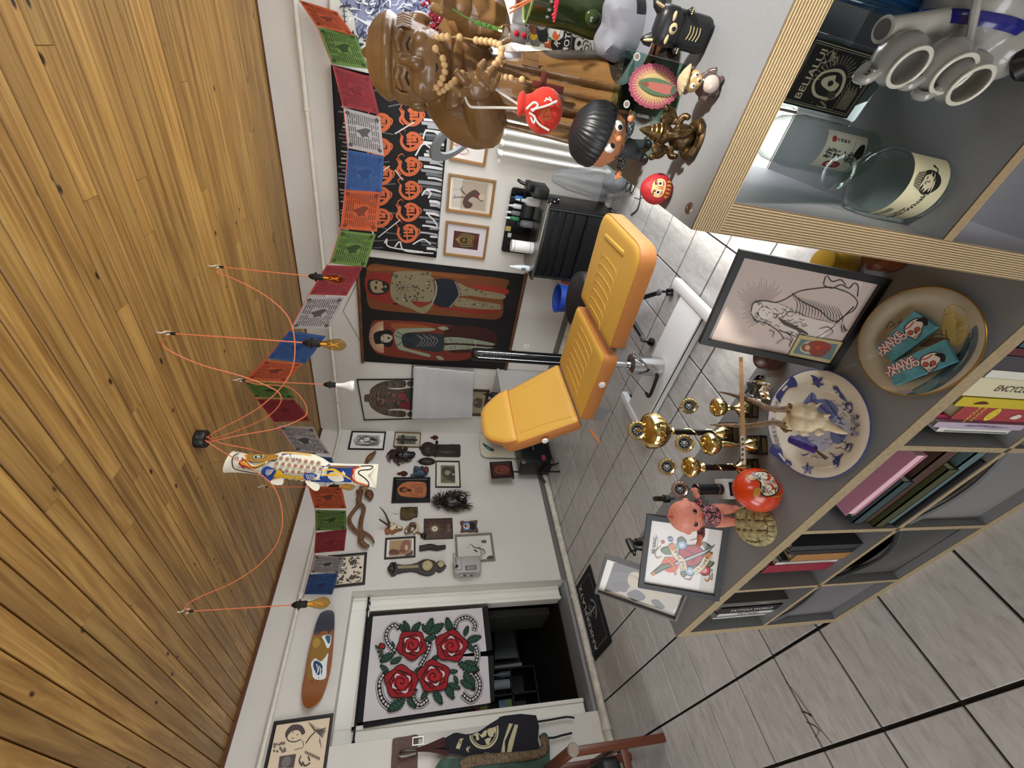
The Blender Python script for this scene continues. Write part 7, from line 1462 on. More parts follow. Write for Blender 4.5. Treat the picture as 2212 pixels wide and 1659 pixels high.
for q,zs in(([(1390,245),(1320,250),(1240,240),(1160,200),(1090,175)],(.81,.825,.84,.85,.858)),([(1365,365),(1290,335),(1200,345),(1100,355),(980,350),(872,348)],(.805,.82,.835,.845,.86,.87))):
 MB().tube([S_(p,z)for p,z in zip(q,zs)],[.0085,.0075,.0068,.006,.0045,.002][:len(q)],9,smooth=4).go('antler',mat('antler_tan','#7a6148',.55,noise=.35,nscale=60,bump=.5,bscale=150),sk)
 mb=MB(); c=S_(q[0],zs[0])
 for k in range(14):mb.ell(c+V((.006*math.cos(k*1.1),.009*math.sin(k*.9),.008*math.sin(k*1.7))),.004,6,5)
 obj('burr',fuse(mb,.0015,0),mat('burr','#6b4d2c',.7,noise=.4,nscale=150),sk)
MB().tube([S_((1110,180),.856),S_((1040,165),.866),S_((990,150),.872),S_((930,138),.878)],[.006,.005,.0035,.0015],8,smooth=4).tube([S_((1050,168),.864),S_((1050,190),.87)],[.004,.0015],6).go('antler_tip',mat('antler','#4a3524'),sk)
inc=thing('incense_holder','long flat bamboo incense holder resting across the antlers','incense holder',onz(*Y5(1080,340),.868)); o_=onz(*Y5(1080,340),.868)
P=[onz(*Y5(*p),.868)-o_ for p in((1058,-85),(1078,-85),(1100,605),(1072,605))]; MB().prism([(p.x,p.y)for p in P],-.001,.0015).go('stick',mat('bamboo','#a8875f',.5,noise=.15,nscale=40),inc,0)
a=Art(fn=lambda x,y:(lambda q:(q.x-o_.x,q.y-o_.y))(onz(*Y5(x,y),.868)),z=.0018,dz=.00002); a.poly([(1068,420),(1094,420),(1100,602),(1073,602)],'#c9c3b4')
for k in range(5):a.disc(1083,440+33*k,.0042,'#22201e'); a.disc(1080,432+33*k,.0014,'#c9c3b4'); a.disc(1087,444+33*k,.0012,'#c9c3b4')
a.go('skull_print',inc)
ib=thing('incense_bundle','purple paper wrapped bundle of incense on the blue plate','incense',(.575,.605,T2+.02)); A_,B_,C_=(onz(*Y5(*p),T2+.03)-V((.575,.605,T2+.02))for p in((1385,440),(1540,505),(1612,560)))
MB().tube([A_,A_.lerp(B_,.5),B_],[.0105,.0115,.01],10,flat=.8).go('wrapper',mat('purple_paper','#3a2878',.4,noise=.3,nscale=70,bump=.4),ib)
for k in range(7):MB().tube([A_.lerp(B_,.9)+V((.002*math.cos(k),.002*math.sin(k),.001*k-.003)),C_+V((.004*math.cos(k*2),.004*math.sin(k*2),.001*k-.004))],.0011,5).go('incense_stick',mat('stick_brown','#5c4434',.8),ib)
# crystal star, jars behind the frame
cs=thing('crystal_star','star shaped clear crystal candle holder behind the blue plate','candle holder',(.775,.605,T2))
sp=[];
for k in range(12):an=PI*k/6; rr=.042 if k%2==0 else.026; sp.append((rr*math.cos(an),rr*math.sin(an)))
loftpad(MB(),sp,[(.003,0),(0,.004),(0,.022),(.006,.03)]).go('star',glass('crystal','#f2f7f6'),cs,15); MB().lathe([(.0,.0302),(.012,.0302),(.017,.034),(.017,.04),(.014,.04),(.013,.0335),(0,.0335)],24,cap=False).go('cup',CG,cs)
t_=thing('yellow_jar','yellow lidded jar half hidden behind the saint frame','jar',(.785,.235,T2)); MB().lathe([(0,0),(.028,0),(.031,.006),(.031,.05),(.027,.056),(.027,.062),(.031,.064),(.031,.078),(.027,.08),(0,.08)],28).go('jar',mat('yellow_glaze','#a8862a',.3),t_)
t_=thing('amber_jar','brown amber glass jar beside the tall shelf side','jar',(.705,.178,T2)); MB().lathe([(0,0),(.03,0),(.034,.006),(.034,.05),(.024,.06),(0,.06)],28).go('jar',mat('amber_jar','#5a2c14',.12,trans=.3),t_)
t_=thing('brown_pot','small dark brown pot behind the saint frame','pot',(.79,.505,T2)); MB().lathe([(0,0),(.024,0),(.034,.015),(.036,.035),(.03,.052),(.031,.056),(.026,.056),(.024,.05),(0,.03)],24).go('pot',mat('pot_brown','#3f2218',.4),t_)
# trophies
GOLD=mat('gold','#cdb67a',.14,1); SILV=mat('rose_silver','#b99a8f',.18,1); MARB=mat('black_marble','#131314',.2,noise=.4,nscale=40); BRP=mat('brass_plate','#6b5634',.4,.6)
def trophy(label,x,y,top,cup_r,cup_z,style,med=.022,metal=GOLD,bw=.036):
 H_=top-T2; t_=thing('trophy',label,'trophy',tr(x,y,T2)@rotm(0,0,facing(x,y)),'trophies on the low shelf'); bh=.026
 if style=='column':
  MB().box((0,0,.018),(.05,.06,.036),bev=.003).go('base',mat('white_marble','#b9b8b6',.3,noise=.15,nscale=20),t_,30); MB().box((.0257,0,.018),(.001,.04,.018)).go('plate',MATS['dark_alu'],t_,0)
  MB().lathe([(.016,.036),(.016,H_*.62),(.0,H_*.62)],24).go('column',mat('black_column','#101012',.5),t_)
  for z in(.05,H_*.6):MB().lathe([(.0165,z),(.0172,z+.002),(.0165,z+.004)],24,cap=False).go('ring',SILV,t_)
 else:
  MB().box((0,0,bh/2),(bw*1.3,bw*1.5,bh),bev=.002).go('base',MARB,t_,30); MB().box((bw*.65+.0008,0,bh/2),(.001,bw*1.1,bh*.55)).go('plate',BRP,t_,0)
  z0=cup_z-cup_r*1.0
  flut=lambda a,i:1+.035*math.cos(12*a)
  MB().lathe([(.02,bh),(.022,bh+.006),(.017,bh+.02),(.008,bh+.03),(.0055,bh+.04)],24,wob=lambda a,i:1+(.05*math.cos(14*a)if i in(1,2)else 0)).go('foot',metal,t_,50)
  if style=='twist':
   n_=26; mb=MB(); zz=[bh+.038+(z0-bh-.04)*k/n_ for k in range(n_+1)]
   mb.lathe([(.009,z)for z in zz],20).go('stem',mat('black_lacquer','#0d0c0c',.15),t_)
   g=MB(); g.tube([(.0093*math.cos(k*.5),.0093*math.sin(k*.5),z)for k,z in enumerate(zz)],.0022,6).go('twisted_band',metal,t_)
   MB().lathe([(.011,z0-.012),(.014,z0-.008),(.008,z0),(.01,z0+.004)],20).go('collar',metal,t_)
  else:MB().lathe([(.006,bh+.038),(.0045,(z0+bh)/2),(.009,z0-.006),(.005,z0),(.008,z0+.006)],20).go('stem',metal,t_)
  pr_=[(.006,-1.0),(.5,-.85),(.85,-.45),(1.0,.0),(.98,.18),(1.03,.22),(1.0,.3)]
  MB().lathe([(max(.005,q*cup_r)if i else.006,cup_z+z*cup_r)for i,(q,z)in enumerate(pr_)],48,wob=lambda a,i:1+(.03*math.cos(24*a)if 1<=i<=4 else 0)).go('cup',metal,t_,50)
  ld=[(1.0,.3),(.95,.42),(.7,.62),(.4,.72),(.15,.76),(.1,.9),(.14,1.0),(.05,1.1)]
  MB().lathe([(q*cup_r,cup_z+z*cup_r)for q,z in ld],48,wob=lambda a,i:1+(.025*math.cos(24*a)if i in(1,2)else 0)).go('lid',metal,t_,50)
 cz=H_-med; M=tr(.0,0,cz)@rotm(0,PI/2-.5,0); mb=MB()
 mb.lathe([(med*.66,-.002),(med,-.002),(med*1.02,.001),(med*.9,.004),(med*.7,.003),(med*.66,.001)],36,M,wob=lambda a,i:1+(.06*math.cos(18*a)if i in(1,2,3)else 0),cap=False).go('wreath',metal,t_,50)
 a=Art(fn=lambda x,y:(x,y),z=.0,dz=.00006); a.disc(0,0,med*.7,'#111214'); a.ring(0,0,med*.6,med*.63,'#b9b9b5');
 for q in([(-.3,.3),(.3,-.3)],[(-.3,-.3),(.3,.3)]):a.line([(x*med,y*med)for x,y in q],.0012,'#b9b9b5',1)
 a.disc(0,.12*med,.14*med,'#b9b9b5'); a.disc(-.3*med,0,.1*med,'#8d8d8a'); a.disc(.3*med,0,.1*med,'#8d8d8a'); a.disc(0,-.32*med,.1*med,'#8d8d8a'); a.go('emblem',t_,M); MB().lathe([(0,-.0015),(med*.7,-.0015)],24,M).go('medal_back',metal,t_)
 MB().tube([(0,0,cz-med*.9),(0,0,cz-med*1.35)],.003,8).go('medal_pin',metal,t_)
trophy('small gold cup trophy nearest the crystal star',.763,.668,.954,.026,.115,'plain')
xx,yy=at_az(Y5(590,390),1.095); trophy('tallest gold trophy with a wide fluted cup and lid',xx,yy,height(*Y5(350,380),xx,yy),.052,.27,'twist',.027,bw=.044)
xx,yy=at_az(Y5(850,470),.985); trophy('middle gold trophy in front of the tallest cup',xx,yy,height(*Y5(655,470),xx,yy),.03,.165,'plain',.024)
trophy('gold trophy with a black twisted stem beside the orange daruma',.645,.79,height(*Y5(545,605),.645,.79),.028,.205,'twist',.023,bw=.034)
trophy('black column trophy with a rose silver medal by the baby doll',.655,.905,height(*Y5(630,740),.655,.905),.02,.1,'column',.024,SILV)
# flask and amber spray bottle
xx,yy=at_az(Y5(700,820),1.26); t_=thing('spray_bottle','clear glass bottle with a black spray head behind the baby doll','bottle',tr(xx,yy,T2)@rotm(0,0,facing(xx,yy)))
pf_=[(0,0),(.03,0),(.034,.005),(.034,.09),(.028,.105),(.013,.118),(.012,.13)]; MB().lathe(pf_,32,cap=False).go('glass',CG,t_,60)
def spray_head(t_,z,s=1):
 MB().lathe([(.014*s,z),(.0145*s,z+.02*s),(.009*s,z+.024*s),(.009*s,z+.036*s)],18).go('collar',BLKP,t_); MB().box((.012*s,0,z+.046*s),(.055*s,.018*s,.022*s),bev=.005*s).go('head',BLKP,t_,40); MB().tube([(.022*s,0,z+.04*s),(.03*s,0,z+.02*s),(.034*s,0,z-.002*s)],[.005*s,.0045*s,.003*s],8,smooth=3).go('trigger',BLKP,t_); MB().tube([(.04*s,0,z+.048*s),(.052*s,0,z+.05*s)],.006*s,10).go('nozzle',BLKP,t_)
spray_head(t_,.125,.9)
xx,yy=at_az(Y5(420,1100),1.6); t_=thing('amber_spray_bottle','brown bottle with a black trigger sprayer behind the heart flash frame','bottle',tr(xx,yy,T2)@rotm(0,0,facing(xx,yy,-.9))); xx_h=height(*Y5(430,1110),xx,yy)-T2
MB().lathe([(0,0),(.034,0),(.037,.005),(.037,xx_h-.05),(.03,xx_h-.025),(.013,xx_h-.005),(.012,xx_h)],28).go('glass',mat('amber_bottle','#2c140c',.12),t_,60); spray_head(t_,xx_h,1.1)
# baby doll
dl=thing('baby_doll','pink kewpie style baby doll with tattoo covered torso','doll',tr(.59,.945,T2)@rotm(0,0,facing(.59,.945,-.12))); SKN=mat('doll_skin','#d98a76',.45)
mb=MB().ell((.0,0,.098),(.026,.031,.042)).ell((.004,0,.082),(.027,.03,.03)).ell((0,0,.136),(.016,.016,.014))
for s in(-1,1):mb.tube([(0,s*.016,.075),(.002,s*.018,.045),(.002,s*.018,.012)],[.0185,.0165,.013],12).ell((.01,s*.018,.008),(.02,.0125,.008)); mb.tube([(0,s*.024,.125),(.004,s*.05,.128),(.012,s*.066,.142)],[.011,.0105,.008],10)
mb.ell((.004,0,.178),(.044,.046,.047)).ell((.014,0,.162),(.035,.042,.03)).ell((.0,0,.222),(.008,.007,.01))
for s in(-1,1):mb.ell((0,s*.046,.168),(.007,.006,.01))
obj('body',fuse(mb,.002,4),SKN,dl)
mb=MB().ell((.0,0,.098),(.027,.032,.043)).ell((.004,0,.085),(.0278,.031,.03))
for s in(-1,1):mb.tube([(0,s*.024,.125),(.004,s*.05,.128),(.008,s*.058,.134)],[.0118,.0113,.0098],10)
def b_tat(nt,p):
 mp,_=coords(nt,(1,1,1),False); n=tex(nt,'Noise',mp.outputs[0],Scale=95,Detail=3,Roughness=.6,Distortion=2.5); r=ramp(nt,[(.42,'#17141c'),(.5,'#2b2430'),(.54,'#a3575f'),(.62,'#d98a86')]); nt.links.new(n.outputs[0],r.inputs[0]); nt.links.new(r.outputs[0],p.inputs['Base Color']); p.inputs['Roughness'].default_value=.45
obj('tattooed_torso',fuse(mb,.002,4),node_mat('tattoo_skin',b_tat),dl)
for s in(-1,1):
 for k in range(5):an=-.9+.45*k; MB().tube([(.014,s*.066,.143),(.018+.01*math.cos(an)*.3,s*(.07+.011*math.cos(an)),.146+.013*math.sin(an)+.004)],[.0038,.0024],7).go('finger',SKN,dl)
 MB().ell((.0425,s*.017,.172),(.006,.0075,.0065),14,10).go('eye',mat('doll_eye','#1a1112',.2),dl); MB().ell((.0478,s*.0145,.1745),.0014,8,6).go('eye_glint',mat('white_plastic','#e2dfd6'),dl)
 MB().tube([(.042,s*.01,.186),(.0405,s*.018,.189),(.037,s*.025,.186)],.0009,5).go('brow',mat('doll_brow','#7a4436',.6),dl)
MB().ell((.0495,0,.162),(.0035,.004,.0035),10,8).go('nose',SKN,dl); MB().tube([(.0455,-.006,.151),(.0475,0,.1495),(.0455,.006,.151)],.0013,6,smooth=3).go('mouth',mat('doll_lip','#a83a3a',.4),dl)
MB().tube([(.02,0,.217),(.006,.0,.226),(-.01,.0,.222)],[.002,.006,.002],8,smooth=3).go('hair_tuft',mat('doll_hair','#b0523c',.6),dl)
# orange daruma
dm=thing('daruma_doll','large glossy orange daruma with gold brows on the low shelf','daruma',tr(.56,.778,T2)@rotm(0,0,facing(.56,.778,.35))); DO=mat('daruma_orange','#c4380f',.25,coat=.4)
def dr(z):s_=z/.122; return.058*(math.sin(PI*min(1,max(0,s_))**.82)**.55)if 0<s_<1 else 0
MB().lathe([(dr(.122*k/28)if 0<k<28 else(.03 if k==0 else 0),.122*k/28)for k in range(29)],40).go('body',DO,dm,80)
def on_dr(x,y,z):R_=max(.001,dr(y)); u=max(-.98,min(.98,x/R_)); return V(((R_+z)*math.sqrt(1-u*u),x,y))
def dface(a,s=1,Y=.065,simple=False):
 P_=lambda x,y:(x*s,Y+y*s)
 a.fn=lambda x,y:P_(x,y)
 a.blob([(-.034,.012),(-.02,.026),(0,.02),(.02,.026),(.034,.012),(.03,-.014),(.014,-.026),(0,-.022),(-.014,-.026),(-.03,-.014)],'#1a1614'); a.blob([(-.031,.011),(-.019,.022),(0,.017),(.019,.022),(.031,.011),(.027,-.012),(.013,-.022),(0,-.019),(-.013,-.022),(-.027,-.012)],'#d8cdb4')
 for q in(-1,1):
  a.disc(q*.014,.004,.0078*s,'#2a2420'); a.disc(q*.014,.004,.0068*s,'#e6ddc8'); a.ring(q*.014,.004,.0036*s,.0042*s,'#8a7d66')
  for k in range(5):a.line([(q*(.008+.003*k),.014),(q*(.012+.005*k),.02+.001*k)],.0016*s,'#191513',1); a.line([(q*.016,-.01),(q*(.014+.004*k),-.019+.002*k)],.0012*s,'#191513',1)
 a.line([(-.004,-.003),(0,-.008),(.004,-.003)],.0012*s,'#5a4030'); a.line([(-.008,-.014),(0,-.0155),(.008,-.014)],.0018*s,'#8a2a20');
a=Art(z=.0006,dz=.00004); dface(a); a.fn=lambda x,y:(x,y)
for q in(-1,1):a.blob([(q*.01,.096),(q*.02,.102),(q*.032,.096),(q*.026,.09),(q*.014,.088)],'#a8781e'); a.line([(q*.03,.03),(q*.034,.045),(q*.036,.06)],.003,'#a8781e')
a.line([(-.02,.022),(0,.016),(.02,.022)],.003,'#a8781e'); obj('painted_face',wrap(a,on_dr,.004,2),printmat('gloss_print',.3,coat=.4),dm)
# tortoise shell
ts=thing('tortoise_shell','small yellowish tortoise shell lying beside the orange daruma','shell',tr(.531,.902,T2)@rotm(0,0,.98)); SA,SBx,SH=.076,.058,.028
def dome(x,y,o=0):q=max(0,1-(x/SA)**2-(y/SBx)**2); return V((x,y,SH*q**.6+o))
SHM=mat('shell','#a39a70',.5,noise=.5,nscale=90,bump=.5,bscale=200); SHD=mat('shell_gap','#6b6142',.7,noise=.4,nscale=80)
vs=[]; fs=[]; n_,m_=48,10
for i in range(m_+1):
 for j in range(n_):s_=i/m_; an=2*PI*j/n_; vs.append(dome(SA*s_*math.cos(an)*.999,SBx*s_*math.sin(an)*.999)-V((0,0,.0015)))
for i in range(m_):fs+=[(i*n_+j,i*n_+(j+1)%n_,(i+1)*n_+(j+1)%n_,(i+1)*n_+j)for j in range(n_)]
MB().add(vs,fs).go('carapace',SHD,ts,80)
def scute(poly):
 c=V((sum(p[0]for p in poly)/len(poly),sum(p[1]for p in poly)/len(poly))); mb=MB(); k=len(poly); vs=[]
 for s_,o in((.94,-.002),(.9,.0012),(.62,.0018),(.6,.0026),(.3,.0032)):vs+=[dome(c.x+(p[0]-c.x)*s_,c.y+(p[1]-c.y)*s_,o)for p in poly]
 fs=[(i*k+j,i*k+(j+1)%k,(i+1)*k+(j+1)%k,(i+1)*k+j)for i in range(4)for j in range(k)]+[tuple(range(4*k,5*k))]; mb.add(vs,fs).go('scute',SHM,ts,30)
xs_=[-.056,-.034,-.011,.011,.034,.056]
for k in range(5):m0,m1=xs_[k],xs_[k+1]; w0=.014 if 0<k<4 else.011; scute([(m0,-w0*.8),(m0-.004,0),(m0,w0*.8),((m0+m1)/2,w0*1.15),(m1,w0*.8),(m1+.004,0),(m1,-w0*.8),((m0+m1)/2,-w0*1.15)])
for s in(-1,1):
 e_=[-.052,-.025,.0,.025,.052]
 for k in range(4):
  f0,f1=e_[k],e_[k+1]; r0,r1=(SBx*math.sqrt(1-(q/SA)**2)*.76 for q in(f0,f1)); scute([(f0,s*.0125),((f0+f1)/2,s*.015),(f1,s*.0125),(f1,s*r1),((f0+f1)/2,s*(r0+r1)/2*1.02),(f0,s*r0)])
for k in range(24):
 a0,a1=2*PI*k/24,2*PI*(k+1)/24; scute([(SA*q*math.cos(b),SBx*q*math.sin(b))for q,b in((.8,a0),(.995,a0),(.995,(a0+a1)/2),(.995,a1),(.8,a1))])
 # ------------------------------------------------------------------ on top of the tall shelf
TH=H1+.0005; W2,W1,WQ,W4=zoom(1160,0,3.77),zoom(640,0,3.16),zoom(900,0,8.296),zoom(1100,0,8.508)
def stand(name,label,cat,x,y,turn=0,z=TH):  # root facing the camera; loc() gives local points on the plane x = fwd
 M=tr(x,y,z)@rotm(0,0,facing(x,y,turn)); t_=thing(name,label,cat,M); Mi=M.inverted(); e=Mi@V((0,0,EYE)); R3=Mi.to_3x3()
 def loc(p,zf,fwd=0):d=R3@ray(*zf(*p)); return e+d*((fwd-e.x)/d.x)
 return t_,loc
CARV=mat('carved_wood','#7b5a35',.34,noise=.35,nscale=18,stretch=(1,1,.35),bump=.35,bscale=60,coat=.35)
mk,ml=stand('monk_statue','carved wooden laughing monk statue wearing a rosary','statue',.775,.045)
pw=lambda p,f,zf=W1:ml(p,zf,f)
hem0,hem1=pw((2130,400),.03).z,.235
mb=MB(); n_=28; hl,hr=pw((2080,1000),0).y,pw((2150,350),0).y; hc_=(hl+hr)/2; hw_=(hr-hl)/2
prof=[(.0,hw_,.062,hc_),(.12,hw_*.97,.06,hc_),(.4,hw_*.82,.056,hc_*.8),(.65,hw_*.7,.052,hc_*.4),(.85,hw_*.66,.05,0),(1,hw_*.55,.04,0)]
vs=[]
for s_,w_,d_,c_ in prof:
 for j in range(n_):an=2*PI*j/n_; q=1+.035*math.cos(7*an+s_*2)*(1-s_); vs.append((d_*q*math.cos(an),c_+w_*q*math.sin(an),.03+(.262-.03)*s_))
mb.add(vs,[(i*n_+j,i*n_+(j+1)%n_,(i+1)*n_+(j+1)%n_,(i+1)*n_+j)for i in range(len(prof)-1)for j in range(n_)]+[tuple(range(n_))[::-1],tuple(range((len(prof)-1)*n_,len(prof)*n_))])
mb.ell((0,0,.252),(.045,.068,.04)).ell((.012,0,.275),(.04,.05,.025))  # shoulders and hood roll
HC=pw((800,430),.02); HZ=HC.z
mb.ell(HC+V((-.008,0,.004)),(.046,.05,.056)).ell(HC+V((.016,0,-.022)),(.034,.042,.032)).ell(HC+V((.024,0,-.036)),(.022,.026,.018))
for s in(-1,1):mb.ell(HC+V((.03,s*.022,-.012)),(.014,.016,.013)).ell(HC+V((-.004,s*.051,-.008)),(.009,.007,.014)); mb.tube([HC+V((.036,s*.008,.017)),HC+V((.036,s*.02,.021)),HC+V((.028,s*.032,.015))],.0042,7)
mb.ell(HC+V((.043,0,-.006)),(.012,.009,.012)).tube([HC+V((.038,0,.016)),HC+V((.045,0,-.004))],[.004,.007],8).tube([HC+V((.036,-.016,-.03)),HC+V((.044,0,-.0355)),HC+V((.036,.016,-.03))],.0042,8)
mb.lathe([(.05,0),(.053,.006),(.05,.012)],28,tr(HC.x-.01,HC.y,HC.z+.028)).ell(HC+V((-.01,0,.034)),(.047,.051,.032)).ell(HC+V((-.01,0,.066)),(.006,.006,.006))
a_=[pw(p,f)for p,f in(((980,660),-.005),((1120,800),.01),((1290,850),.03),((1260,700),.062),((1220,590),.078))]; mb.tube(a_,[.03,.036,.034,.026,.018],14,smooth=3)
b_=[pw(p,f)for p,f in(((1060,330),-.01),((1180,200),.0),((1200,60),.02),((1150,-60),.03))]; mb.tube(b_,[.03,.036,.038,.03],14,smooth=3); mb.tube([pw((1150,150),.015),pw((1300,130),.02),pw((1420,200),.0)],[.03,.034,.012],12,smooth=3)
for k in range(5):q=pw((1400+20*k,420+110*k),.05); mb.tube([V((.045,q.y,.21)),V((.055,q.y*1.05,.12)),V((.06,q.y*1.1,.035))],[.004,.006,.009],8)
obj('figure',fuse(mb,.0019,2),CARV,mk); MB().lathe([(hw_*1.05,0),(hw_*1.08,.004),(hw_*1.05,.026),(hw_*.95,.03),(0,.03)],32,tr(-.0,hc_,0)@Mx.Diagonal((.72,1,1,1))).go('plinth',mat('plinth_wood','#2f2118',.5),mk,40)
for s,bp,dr_ in((1,[(1210,590),(1245,555),(1290,600)],None),(-1,[(1010,20),(985,60),(1030,90)],None)):
 pass
h1=pw((1235,590),.088); obj('right_hand',fuse(MB().ell(h1,(.014,.018,.02)).tube([h1,h1+V((.012,.004,.02)),h1+V((.014,.012,.032))],[.007,.006,.004],8).tube([h1+V((.01,.01,-.004)),h1+V((.018,.022,.0)),h1+V((.012,.028,-.006))],[.0065,.006,.0045],8).tube([h1+V((.01,.006,-.012)),h1+V((.019,.017,-.012)),h1+V((.013,.024,-.018))],[.0065,.006,.0045],8).tube([h1+V((.008,0,-.018)),h1+V((.017,.011,-.022)),h1+V((.011,.019,-.026))],[.006,.0055,.004],8).tube([h1+V((.006,-.008,.012)),h1+V((.015,-.012,.024)),h1+V((.014,-.006,.034))],[.0065,.0055,.004],8),.0018,1),CARV,mk)
h2=pw((1110,20),.05); mb=MB().ell(h2,(.013,.02,.02)); f0=[pw(p,.055)for p in((1090,80),(1040,95),(990,55))]; mb.tube(f0,[.0075,.007,.0048],8,smooth=3)
for k in range(3):mb.tube([h2+V((.006,-.012+.01*k,.004)),h2+V((.016,-.014+.01*k,.022)),h2+V((.014,-.012+.01*k,.036))],[.0065,.006,.0045],8)
mb.tube([h2+V((.004,.014,-.004)),h2+V((.014,.02,.008)),h2+V((.016,.018,.02))],[.0065,.0055,.004],8); obj('left_hand',fuse(mb,.0018,1),CARV,mk)
for s in(-1,1):
 hm=MB()
 for k in range(5):p0=HC+V((.026-.004*k,s*(.034+.003*k),.022)); hm.tube([p0,p0+V((.001,s*.004,-.008)),p0+V((-.001,s*.003,-.018))],.0022,6)
 hm.go('hair_lock',CARV,mk)
 MB().tube([HC+V((.038,s*.012,.006)),HC+V((.041,s*.018,.008)),HC+V((.036,s*.026,.004))],.0014,6).go('eyelid',mat('dark_carving','#20140c',.5),mk)
 MB().prism([(-.012,-.014),(.012,-.014),(.01,.016),(-.011,.016)],0,.012,Mx.Translation(pw((1600,385 if s>0 else 430),.052))@rotm(PI/2,0,PI/2)@Mx.Diagonal((.35,.8,.4,1))).go('belt_knot',CARV,mk,30)
MB().tube([HC+V((.043,-.012,-.028)),HC+V((.048,0,-.0335)),HC+V((.043,.012,-.028))],.0016,6).go('mouth_line',MATS['dark_carving'],mk)
MB().lathe([(.03,0),(.043,.008),(.048,.018),(.04,.024)],26,tr(.008,0,HZ-.068)@Mx.Diagonal((.9,1.15,1,1)),cap=False).go('cowl',CARV,mk,60)
# rosary
ro,rl_=stand('rosary','light wooden bead rosary with a red cross hung round the monk','rosary',.775,.045); BW_=mat('bead_wood','#cba676',.45,noise=.15,nscale=90)
bm_=MB().ell((0,0,0),(.0044,.0044,.0048),12,8).mesh('bead',80); bm_.materials.append(BW_)
st1=[(195,710),(285,680),(375,680),(465,670),(555,665),(775,670),(1070,725),(1160,735),(1245,745),(1335,755),(1410,780),(1485,805),(1525,885),(1510,985),(1470,1080),(1405,1155),(1265,1305)]
st2=[(340,880),(470,1050),(500,1160),(505,1285),(465,1395),(425,1490),(355,1565),(280,1620)]; st3=[(405,1645),(480,1610),(550,1555),(625,1505),(690,1445),(755,1375),(820,1320),(1265,1305)]; st4=[(1265,1305),(1495,1380),(1590,1390),(1685,1405),(1890,1430),(2060,1480)]
for st_,f0,f1 in((st1,.05,.085),(st2,.066,.062),(st3,.055,.088),(st4,.08,.074)):
 P=[rl_(p,WQ,f0+(f1-f0)*k/(len(st_)-1))for k,p in enumerate(st_)]; MB().tube(P,.0011,6,smooth=3).go('cord',mat('rosary_cord','#a8895a',.8),ro)
 for p in P[:-1]:obj('bead',bm_,None,ro,tr(*p))
c=rl_((1690,588),W1,.072); cm_=mat('cross_wood','#54201a',.4); MB().box(c-V((0,0,.006)),(.005,.0085,.046),bev=.001).box(c+V((0,0,.002)),(.005,.032,.0085),bev=.001).go('cross',cm_,ro,30)
# charm pouch and strap
po,pl2=stand('charm_pouch','red cloth charm pouch on a white cord hanging from the monk','pouch',.775,.045); c=pl2((1690,760),W1,.098); RC=mat('red_cloth','#c22a18',.8,sheen=.3,bump=.2,bscale=200); WC_=mat('white_cord','#d9d5cd',.8)
obj('pouch',fuse(MB().ell(c,(.012,.029,.027)).ell(c+V((0,.004,.02)),(.009,.014,.014)).ell(c+V((0,.003,.034)),(.008,.016,.006)),.002,2),RC,po)
for q in([(1290,555),(1420,650),(1560,742)],[(1150,660),(1180,720),(1230,733),(1400,735),(1560,742)]):MB().tube([pl2(p,W1,.1)for p in q],.0016,6,smooth=4).go('cord',WC_,po)
for q in([(1570,745),(1620,700),(1650,720),(1610,760)],[(1590,770),(1630,800),(1620,840),(1600,800)],[(1620,790),(1660,850),(1725,890)],[(1600,750),(1700,725),(1780,690)]):MB().tube([pl2(p,W1,.112)for p in q],.0015,6,smooth=4).go('bow',WC_,po)
a=Art(fn=lambda x,y:(lambda q:(q.y,q.z))(pl2((x,y),W1,.111)),z=0); a.line([(1680,770),(1700,745),(1730,760),(1735,800),(1700,820),(1675,800)],.0012,'#8a4a1c',closed=True); textpx(a,'福',(1705,805),(1700,760),.016,'#8a4a1c',.0)
for q in([(1690,690),(1720,672)],[(1700,668),(1745,690)],[(1725,660),(1740,680)]):a.line(q,.0014,'#e0dcd2',1)
a.go('gold_print',po,Mx(((0,0,1,.1115),(1,0,0,0),(0,1,0,0),(0,0,0,1))))
sg,sl_=stand('phone_strap','braided green strap with gold clasp and ring on the monk hand','strap',.775,.045); GSm=mat('green_braid','#4f7a33',.7)
MB().tube([sl_(p,WQ,.068)for p in((640,160),(850,290),(1050,395))],.0009,5).go('cord',GSm,sg); g0,g1=sl_((1060,400),WQ,.068),sl_((1465,525),WQ,.068)
for k in range(2):MB().tube([g0.lerp(g1,j/24)+V((.0014*math.cos(j*1.3+k*PI),0,.0014*math.sin(j*1.3+k*PI)))for j in range(25)],.0023,7).go('braid',GSm,sg)
MB().tube([g1,sl_((1530,545),WQ,.068)],.003,8).go('clasp',GOLD,sg); c=sl_((1595,550),WQ,.068); MB().tube([c+V((0,.0065*math.cos(k*.4),.0065*math.sin(k*.4)))for k in range(16)],.0008,6,closed=True).go('ring',GOLD,sg)
# dried flowers
df_,dl_=stand('dried_flowers','bunch of pink dried flowers in a dark blue vase behind the monk','flowers',.805,-.125); r=random.Random(4)
MB().lathe([(0,0),(.02,0),(.024,.05),(.014,.12),(.012,.14),(.014,.145)],20,tr(0,.0,0)).go('vase',mat('navy_vase','#1f2540',.25),df_)
stm=MB(); blo=MB()
for k in range(26):
 p=dl_((r.uniform(230,800),r.uniform(-200,560)),WQ,r.uniform(-.02,.02)); stm.tube([(0,0,.14),V((0,0,.14)).lerp(p,.6)+V((0,0,.01)),p],.0008,5)
 for j in range(16):q=p+V((r.gauss(0,.007),r.gauss(0,.008),r.gauss(0,.008))); blo.ell(q,r.uniform(.0016,.003),6,4)
stm.go('stems',mat('dry_stem','#7a6a4a',.9),df_); tag(blo.go('blossom',mat('dry_pink','#a82f48',.8,noise=.3,nscale=200),df_),kind='stuff')
